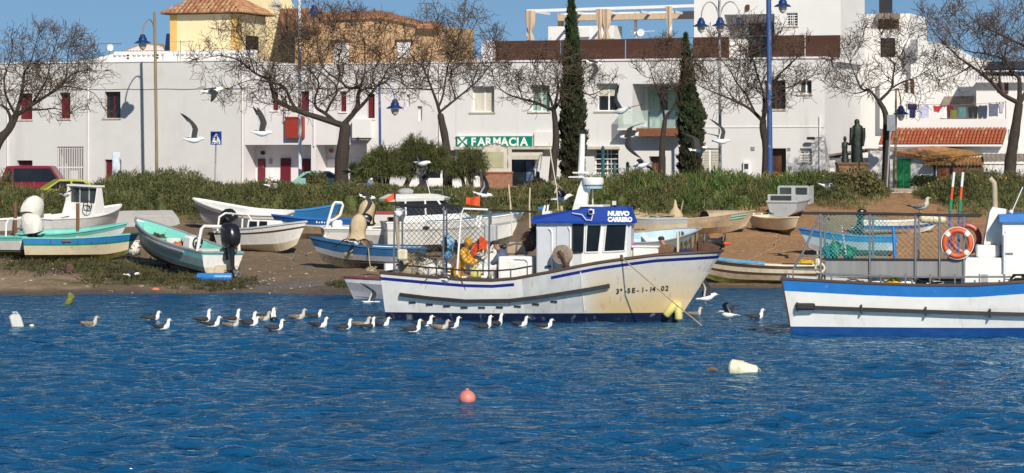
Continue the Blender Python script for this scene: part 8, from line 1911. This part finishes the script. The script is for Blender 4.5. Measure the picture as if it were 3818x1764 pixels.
swim = [(330, 1214, 2, 0.1), (565, 1194, 1, 0), (603, 1227, 0, -.1), (758, 1198, 3, .9), (787, 1216, 0, .3), (866, 1196, 3, .2), (860, 1216, 2, .1), (925, 1206, 3, .5), (934, 1212, 1, .2), (978, 1192, 2, 0), (995, 1184, 3, .4), (1022, 1196, 3, 1.2), (1026, 1229, 0, 0), (1108, 1188, 2, 0), (1170, 1182, 1, .1), (1190, 1218, 0, -.1), (1283, 1226, 0, .1), (1345, 1215, 2, 0), (1374, 1222, 3, 1.0), (1422, 1212, 0, .1), (1537, 1236, 3, .5), (1580, 1216, 0, .2), (1640, 1224, 2, 0), (1680, 1222, 3, .3), (1802, 1222, 3, .6), (1848, 1214, 3, .8), (1938, 1214, 0, -.1), (2028, 1222, 1, .1), (2588, 1174, 2, .1), (2816, 1188, 0, .2)]
swim.sort()
rg = random.Random(5)
for i, (px, py, kd, a) in enumerate(swim):
    Y = YW(py); x = (px - CX) / F * Y
    desc = ('white-headed dark-backed gull', 'short-necked dark-backed gull', 'mottled brownish young gull', 'upright white-breasted gull')[kd]
    o = obj('gull', SWM[kd], None, (x, Y, -.035 + rg.uniform(-.01, .02)), (rg.uniform(-.05, .05), rg.uniform(-.06, .06), a + rg.uniform(-.45, .45)))
    s_ = rg.uniform(.92, 1.08); o.scale = (s_, s_, s_)
    where = 'past the trawler bow' if px > 2500 else ('beside the trawler' if px > 1480 else 'on open water')
    tag(o, desc + ' swimming ' + where + ', ' + ordn[i] + ' from the left', 'gull', 'gulls swimming on the water')
flying = [(790, 338, 74, (-12, -18, .05), (.15, -.10, .25), 'gull gliding with wide drooping wings before the largest bare tree', {}),
    (722, 520, 80, (70, 62, .2), (0, 0, .05), 'gull in profile with one raised dark wing left of the crossing sign', {}),
    (975, 495, 80, (66, 60, .1), (0, .05, -.05), 'gull in profile with raised dark wing right of the crossing sign', {}),
    (1378, 680, 92, (16, -10, .1), (.3, -.3, -1.2), 'white gull with arched wings flying head-on before the scrub', {}),
    (1575, 608, 95, (10, -25, .1), (-.4, 0, -.5), 'gull banking in front of the olive weeping shrub', {}),
    (1800, 725, 88, (62, 55, .1), (.2, .2, .2), 'gull with high raised wings above the orange cloth of the trawler', {}),
    (2318, 412, 88, (45, 30, .2), (.5, .3, 2.6), 'dark gull turning with spread tail right of the tall cypress', {}),
    (2345, 508, 86, (-10, -40, .2), (-.9, .2, 2.7), 'gull diving with one wing down below the glass balcony', {}),
    (2395, 615, 92, (20, -30, .1), (.2, .2, 2.9), 'gull with arched wings before the dark door of the pharmacy building', {}),
    (2605, 556, 90, (30, 5, .2), (.5, -.1, .3), 'gull crossing the lower trunk of the shorter cypress', {}),
    (2690, 526, 96, (48, 40, .3), (-.4, 0, .1), 'small dark gull beside the triple lamp pole', {}),
    (1385, 1130, 90, (42, 20, .3), (-.35, .1, .15), 'white gull flying low over the water behind the trawler stern', {}),
    (1660, 1042, 77, (18, -52, .05), (.1, 0, 1.3), 'large gull with arched hanging wings in front of the trawler hull', {}),
    (1325, 905, 90, (20, -48, .1), (0, .1, 1.2), 'dark-winged gull with drooping wings in front of the blue skiff', {}),
    (2636, 1108, 80, (66, 58, .1), (.1, -.2, .2), 'gull landing with raised wings beneath the trawler bow', {'legs': True}),
    (2715, 1172, 80, (40, 12, .1), (.1, -.1, 2.7), 'gull flapping on the water surface right of the trawler bow', {'legs': True}),
    (2095, 738, 82, (25, 60, .1), (.2, -.2, .1), 'gull with brownish wings landing on the wheelhouse roof', {'brown': True}),
    (2215, 235, 100, (-20, -50, .1), (.6, .2, .4), 'gull flying in front of the roof terrace block', {}),
    (3080, 690, 105, (15, -15, .1), (.2, .1, .4), 'pale gull flying over the scrub below the statue', {}),
    (245, 725, 105, (28, -35, .1), (.1, 0, -.9), 'gull with white shoulders flapping at the grey mooring post', {}),
    (490, 1030, 100.4, (24, -5, .1), (.1, 0, .4), 'gull with half-open wings on the seaweed below the teal boat', {}),
    (1010, 690, 118, (25, -20, .1), (.3, 0, .6), 'brown gull low over the scrub below the terraced houses', {'brown': True}),
    (1370, 735, 100, (-10, -55, .1), (.6, .2, .5), 'grey gull behind the orange flag of the trawler', {})]
for i, (px, py, Y, (e1, e2, sw), rot, lab, kw) in enumerate(flying):
    p = P(px, py, Y); me = fly_mesh('flying_gull', e1, e2, sw, **kw)
    if lab.startswith('gull with half-open'): p.z = max(p.z, gz(p.x, Y) + .09)
    tag(obj('flying_gull', me, None, p, rot), lab, 'gull', 'gulls in flight')
# perched young gull on the rail of the right-hand boat
q = SB.matrix_basis @ SL(3432, 794, 1.15); b = MB()
me = swim_mesh('perched_gull', 'gull_brown', .7, 'gull_pale'); o = obj('perched_gull', me, None, q + Vector((0, 0, .115)), (0, -.15, .1)); o.scale = (1.1, 1.1, 1.1); tag(o, 'brown young gull perched on the cage rail of the right-hand fishing boat', 'gull')
for sd in (-1, 1): MB().tube([(-.02, sd * .035, .03), (-.01, sd * .035, -.10), (.03, sd * .035, -.125)], .012, 5).build('leg', 'gull_leg', o)

# ------------------------------------------------------------------ people, each a skinned figure
mat('skin', (.36, .19, .12), .6, .1, 8); mat('oilskin', (.70, .36, .015), .4, .12, 5, bump=.4, bsc=7); mat('plaid', (.07, .09, .16), .85, .5, 16, (4, 4, 4), dirt=((.28, .30, .36), .56, 14, (1, 1, 3), .7)); mat('dark_trousers', (.03, .03, .04), .85, .2, 6); mat('cap_dark', (.035, .02, .022), .85, .2, 8); mat('hair_dark', (.02, .013, .01), .7, .2, 10); mat('paper', (.80, .80, .78), .7, .03, 4); mat('boots', (.02, .025, .02), .5, .2, 5)
def skin_mesh(name, joints, edges, rad, root, sub=2):
    names = list(joints); idx = {k: i for i, k in enumerate(names)}
    me = bpy.data.meshes.new(name); me.from_pydata([tuple(joints[k]) for k in names], [(idx[a], idx[c]) for a, c in edges], [])
    o = bpy.data.objects.new(name, me); COL.objects.link(o)
    o.modifiers.new('skin', 'SKIN'); ss = o.modifiers.new('sub', 'SUBSURF'); ss.levels = sub; ss.render_levels = sub
    if not me.skin_vertices: 
        bm = bmesh.new(); bm.from_mesh(me); bm.verts.layers.skin.verify(); bm.to_mesh(me); bm.free()
    sv = me.skin_vertices[0].data
    for k, i in idx.items(): r = rad[k]; sv[i].radius = r if isinstance(r, tuple) else (r, r); sv[i].use_root = (k == root)
    bpy.context.view_layer.update(); m2 = bake_obj(o); bpy.data.objects.remove(o); return m2
def person(label, base, rotz, J, clothes, hair=None, cap=None):
    """J: joint positions in the person's own frame, +x is where they face"""
    t = thing('person', label, 'person', base, rotz)
    j = {k: Vector(v) for k, v in J.items() if k not in ('look', 'peak')}
    edges = [('pelvis', 'waist'), ('waist', 'chest'), ('chest', 'neck'), ('neck', 'jaw'), ('jaw', 'crown')]
    rad = {'pelvis': (.14, .11), 'waist': (.13, .10), 'chest': (.16, .115), 'neck': .055, 'jaw': (.072, .08), 'crown': (.07, .085)}
    for s in 'lr':
        edges += [('chest', 'sh' + s), ('sh' + s, 'el' + s), ('el' + s, 'wr' + s), ('wr' + s, 'pa' + s), ('pelvis', 'hp' + s), ('hp' + s, 'kn' + s), ('kn' + s, 'an' + s), ('an' + s, 'to' + s)]
        rad.update({'sh' + s: .062, 'el' + s: .045, 'wr' + s: .030, 'pa' + s: (.035, .018), 'hp' + s: .09, 'kn' + s: .058, 'an' + s: .040, 'to' + s: (.045, .03)})
        d = (j['wr' + s] - j['el' + s]).normalized(); side = d.cross(Vector((0, 0, 1))); side = side.normalized() if side.length > .1 else Vector((0, 1, 0)); dn = side.cross(d)
        j['pa' + s] = j['wr' + s] + d * .075
        for f in range(4):
            k0, k1, k2 = 'f%d0%s' % (f, s), 'f%d1%s' % (f, s), 'f%d2%s' % (f, s); ln = (.040, .046, .043, .034)[f]; o_ = side * (-.028 + f * .019)
            j[k0] = j['pa' + s] + o_ + d * .02; j[k1] = j[k0] + d * ln * .8 - dn * .012; j[k2] = j[k1] + d * ln * .5 - dn * .026
            edges += [('pa' + s, k0), (k0, k1), (k1, k2)]; rad.update({k0: .0095, k1: .009, k2: .007})
        j['t0' + s] = j['wr' + s] + d * .035 - side * .036; j['t1' + s] = j['t0' + s] + d * .035 - side * .018 - dn * .01
        edges += [('wr' + s, 't0' + s), ('t0' + s, 't1' + s)]; rad.update({'t0' + s: .011, 't1' + s: .008})
    body = skin_mesh('body', j, edges, rad, 'pelvis'); body.materials.clear(); body.materials.append(MT('skin')); obj('body', body, t)
    for p in body.polygons: p.use_smooth = True
    # face: nose, eyes, ears, mouth
    up = (j['crown'] - j['jaw']).normalized(); fwd = Vector(J.get('look', (1, 0, 0))); fwd = (fwd - up * fwd.dot(up)).normalized(); sdv = up.cross(fwd); c = j['jaw'].lerp(j['crown'], .45)
    fb = MB(); fb.ell(c + fwd * .092 - up * .015, (.016, .014, .022), 8, 6)
    for s in (-1, 1): fb.ell(c + sdv * s * .082 + up * .0, (.018, .012, .03), 8, 6)
    fb.ell(c + fwd * .08 - up * .055, (.010, .024, .007), 8, 5); fb.build('face', 'skin', t, 60)
    eb = MB()
    for s in (-1, 1): eb.ell(c + fwd * .079 + sdv * s * .032 + up * .015, (.007, .010, .006), 8, 5)
    eb.build('eyes', 'hair_dark', t)
    if hair: hb_ = MB(); hb_.ell(c + up * .045 - fwd * .02, (.092, .085, .085), 12, 8); hb_.build('hair', hair, t, 60)
    if cap:
        cb = MB(); cb.ell(c + up * .062, (.100, .096, .075), 14, 8); cb.build('cap', cap, t, 60)
        if J.get('peak'): pb_ = MB(); a = c + up * .05 + fwd * .08; pb_.add([a - sdv * .07, a + sdv * .07, a + fwd * .08 + sdv * .045 - up * .02, a + fwd * .08 - sdv * .045 - up * .02] + [q + up * .01 for q in (a - sdv * .07, a + sdv * .07, a + fwd * .08 + sdv * .045 - up * .02, a + fwd * .08 - sdv * .045 - up * .02)], [(0, 1, 2, 3), (7, 6, 5, 4), (0, 4, 5, 1), (1, 5, 6, 2), (2, 6, 7, 3), (3, 7, 4, 0)]); pb_.build('cap_peak', cap, t)
    for nm, m, keys, grow in clothes:
        kk = [k for k in keys]; ed = [(a, b_) for a, b_ in edges if a in kk and b_ in kk]; rr = {k: tuple(x + grow for x in (rad[k] if isinstance(rad[k], tuple) else (rad[k], rad[k]))) for k in kk}
        me = skin_mesh(nm, {k: j[k] for k in kk}, ed, rr, kk[0]); me.materials.clear(); me.materials.append(MT(m))
        for p in me.polygons: p.use_smooth = True
        obj(nm, me, t)
    return t, j
TOP = ['pelvis', 'waist', 'chest', 'neck', 'shl', 'ell', 'wrl', 'shr', 'elr', 'wrr']; LEG = ['pelvis', 'hpl', 'knl', 'anl', 'hpr', 'knr', 'anr']
NCM = NC.matrix_basis
def on_nc(px, y, z=.55): q = NL(px, 1000, y); return NCM @ Vector((q.x, y, z))
J1 = dict(pelvis=(-.05, 0, .92), waist=(.02, 0, 1.10), chest=(.12, 0, 1.34), neck=(.22, 0, 1.50), jaw=(.28, 0, 1.60), crown=(.33, 0, 1.74), look=(1, 0, -.5), shl=(.14, .19, 1.40), ell=(.28, .25, 1.15), wrl=(.52, .16, 1.12), shr=(.14, -.19, 1.40), elr=(.26, -.26, 1.14), wrr=(.50, -.17, 1.08), hpl=(-.05, .10, .86), knl=(0, .12, .48), anl=(-.04, .12, .09), tol=(.14, .13, .04), hpr=(-.05, -.10, .86), knr=(.02, -.12, .48), anr=(-.02, -.12, .09), tor=(.16, -.14, .04))
base1 = on_nc(1712, -.55)
t1, j1 = person('person in yellow hooded oilskins bending over the catch at the trawler stern', base1, -NPH, J1, [('oilskin_jacket', 'oilskin', TOP, .045), ('oilskin_trousers', 'oilskin', LEG, .04)])
hb_ = MB(); c = j1['jaw'].lerp(j1['crown'], .5); 
hb_.ell(c + Vector((-.03, 0, .02)), (.125, .12, .145), 14, 9); hb_.build('hood', 'oilskin', t1, 60)
for s in 'lr': MB().rbox((J1['to' + s][0] - .06, J1['to' + s][1], .07), (.30, .12, .14), .03).build('boot', 'boots', t1)
def held(name, label, cat, m, base, rz, fn):
    t = thing(name, label, cat, base, rz); b = MB(); fn(b); b.build('cloth' if cat == 'cloth' else 'sheet', m, t, 50); return t
R1 = Matrix.Rotation(-NPH, 4, 'Z')
p_ = base1 + (R1 @ Vector((.66, -.16, 1.0)))
held('white_board', 'white sheet held by the person in yellow oilskins', 'sheet', 'paper', p_, -NPH, lambda b: b.add([(-.02, 0, .12), (.22, -.03, .2), (.36, .02, .02), (.2, 0, -.32), (-.08, .02, -.1)] + [(x, y + .015, z) for x, y, z in ((-.02, 0, .12), (.22, -.03, .2), (.36, .02, .02), (.2, 0, -.32), (-.08, .02, -.1))], [(0, 1, 2, 3, 4), (9, 8, 7, 6, 5), (0, 5, 6, 1), (1, 6, 7, 2), (2, 7, 8, 3), (3, 8, 9, 4), (4, 9, 5, 0)]))
held('yellow_tray', 'yellow plastic tray in front of the person in oilskins', 'tray', 'yellow_float', p_ + Vector((-.12, -.05, -.18)), -NPH, lambda b: b.rbox((0, 0, 0), (.30, .2, .26), .03))
def drape(b):
    rows = []
    for i in range(9):
        u = i / 8; rows.append([(lerp(-.35, .45, u), .05 * sin(u * 9 + v), lerp(.1, -.55, abs(u - .4) * 1.6) + .30 - v * .09 + .03 * sin(u * 14)) for v in range(5)])
    b.loft(rows, closed=False, cap=False); b.loft([[(x, y + .02, z) for x, y, z in r] for r in rows], closed=False, cap=False)
held('orange_net_bag', 'orange cloth draped beside the head of the person in oilskins', 'cloth', 'orange_cloth', base1 + (R1 @ Vector((.62, .30, 1.50))), -NPH, drape)
MB_ = thing('white_net', 'white bundle of netting between the two stern crew', 'nets', base1 + (R1 @ Vector((.95, .1, .85)))); bits(21, 26, (0, 0, .25), (.26, .25, .42), 'canvas_white', MB_, 'bundle')
J2 = dict(pelvis=(-.10, 0, .62), waist=(-.02, 0, .80), chest=(.12, 0, 1.02), neck=(.24, 0, 1.17), jaw=(.31, 0, 1.25), crown=(.36, 0, 1.39), look=(1, 0, -.6), shl=(.14, .19, 1.08), ell=(.30, .23, .84), wrl=(.50, .14, .72), shr=(.14, -.19, 1.08), elr=(.30, -.23, .84), wrr=(.52, -.12, .70), hpl=(-.08, .10, .58), knl=(.30, .14, .52), anl=(.26, .14, .09), tol=(.44, .14, .04), hpr=(-.08, -.10, .58), knr=(.30, -.14, .52), anr=(.26, -.14, .09), tor=(.44, -.14, .04), peak=1)
t2, j2 = person('person in dark peaked cap and plaid shirt leaning over beside the deck locker', on_nc(1890, -.45, .85), pi - NPH, J2, [('plaid_shirt', 'plaid', TOP, .038), ('trousers', 'dark_trousers', LEG, .02)], 'hair_dark', 'cap_dark')
for s in 'lr': MB().rbox((J2['to' + s][0] - .06, J2['to' + s][1], .06), (.28, .11, .12), .03).build('boot', 'boots', t2)
J3 = dict(J2); J3 = {k: (v if k in ('peak',) else v) for k, v in J3.items()}
t3, j3 = person('person in dark knit cap and yellow-orange oilskin crouching behind the bow winch', on_nc(2500, .05, .98), -NPH + 2.6, {k: v for k, v in J3.items() if k != 'peak'}, [('oilskin_jacket', 'oilskin', TOP, .035), ('oilskin_trousers', 'oilskin', LEG, .03)], None, 'cap_dark')
# passer-by at the far left, behind the scrub
J4 = dict(pelvis=(0, 0, .95), waist=(0, 0, 1.13), chest=(.01, 0, 1.36), neck=(.02, 0, 1.52), jaw=(.04, 0, 1.60), crown=(.05, 0, 1.74), look=(1, 0, 0), shl=(0, .19, 1.42), ell=(.02, .23, 1.14), wrl=(.12, .22, .90), shr=(0, -.19, 1.42), elr=(.0, -.23, 1.14), wrr=(.08, -.22, .90), hpl=(0, .09, .90), knl=(.1, .10, .50), anl=(.06, .10, .09), tol=(.22, .10, .04), hpr=(0, -.09, .90), knr=(.02, -.10, .50), anr=(-.10, -.10, .10), tor=(.08, -.10, .04))
x4 = (22 - CX) / F * 133.0
person('dark-haired passer-by in a pale top at the far left behind the red van', Vector((x4, 133.0, 2.42)), 0.2, J4, [('top', 'canvas_white', TOP, .02), ('trousers', 'dark_trousers', LEG, .02)], 'hair_dark')

# ------------------------------------------------------------------ floats on the water
mat('buoy_pink', (.62, .20, .16), .45, .06, 4, dirt=((.35, .10, .07), .62, 6, (1, 1, 1), .5)); mat('buoy_white', (.72, .68, .50), .5, .12, 5, dirt=((.25, .20, .05), .58, 6, (1, 1, 1), .8)); mat('float_grey', (.48, .50, .48), .6, .12, 5, dirt=((.2, .22, .2), .62, 6, (1, 1, 1), .7)); mat('moss', (.16, .15, .02), .8, .4, 6, dirt=((.0, .18, .10), .55, 5, (1, 1, 1), .9))
def afloat(px, py): Y = YW(py); return Vector(((px - CX) / F * Y, Y, 0))
p = afloat(1742, 1497); t = thing('round_buoy', 'round salmon pink buoy floating in the foreground', 'buoy', p)
b = MB(); b.ell((0, 0, .06), (.162, .162, .158), 20, 14); b.build('ball', 'buoy_pink', t, True); b = MB(); b.lathe([(.035, .20), (.04, .235), (.02, .25)], 10); b.build('eyelet', 'buoy_pink', t, True)
p = afloat(2770, 1390); t = thing('can_buoy', 'large dirty white can buoy lying on its side in the foreground', 'buoy', p, -.25)
b = MB(); b.lathe([(.05, -.30), (.15, -.30), (.19, -.26), (.19, -.02), (.165, .0), (.165, .05), (.15, .09), (.13, .27), (.09, .31), (.02, .32)], 18, (0, 0, .07), 'x'); b.xf(Matrix.Rotation(.12, 4, 'Y')); b.build('body', 'buoy_white', t, 40); b = MB(); b.torus((.33, 0, .05), .05, .014, 12, 5, 'y'); b.build('ring', 'rope', t)
p = afloat(2655, 1382); b = MB(); b.tube([(-.12, 0, 0), (-.02, .01, .035), (.08, 0, .02), (.14, 0, -.01)], [.02, .045, .04, .015], 8); tag(b.build('driftwood', 'wood_post', None, 40, loc=p), 'small dark piece of driftwood beside the white can buoy', 'driftwood')
p = afloat(62, 1218); t = thing('jerrycan_float', 'pale grey plastic can floating upright near the left edge', 'float', p, .3)
b = MB(); b.loft([[(x * s_ + o_, y * s_, z) for x, y in ((-.17, -.1), (-.14, -.14), (.14, -.14), (.17, -.1), (.17, .1), (.14, .14), (-.14, .14), (-.17, .1))] for z, s_, o_ in ((-.15, 1, .05), (.0, 1.02, .02), (.26, .98, -.05), (.33, .72, -.04), (.35, .5, -.03))]); b.build('can', 'float_grey', t, 30); b = MB(); b.tube([(-.05, 0, .34), (-.12, 0, .40), (0, 0, .40), (.04, 0, .34)], .022, 6); b.build('handle', 'float_grey', t, True)
b = MB(); b.ell((0, 0, .02), (.07, .05, .045), 8, 6); tag(b.build('small_float', 'buoy_white', None, True, loc=afloat(118, 1217)), 'small white float beside the grey can', 'float')
p = afloat(250, 1133); t = thing('mossy_float', 'moss-covered green and yellow float near the beach', 'float', p); b = MB(); b.loft([[(x * s_, y * s_ * .8, z + x * .2) for x, y in [(cos(a) * (1 + .15 * sin(3 * a)), sin(a)) for a in [2 * pi * k / 10 for k in range(10)]]] for z, s_ in ((-.1, .22), (.02, .25), (.09, .20), (.15, .13), (.18, .06))]); b.build('body', 'moss', t, 40)
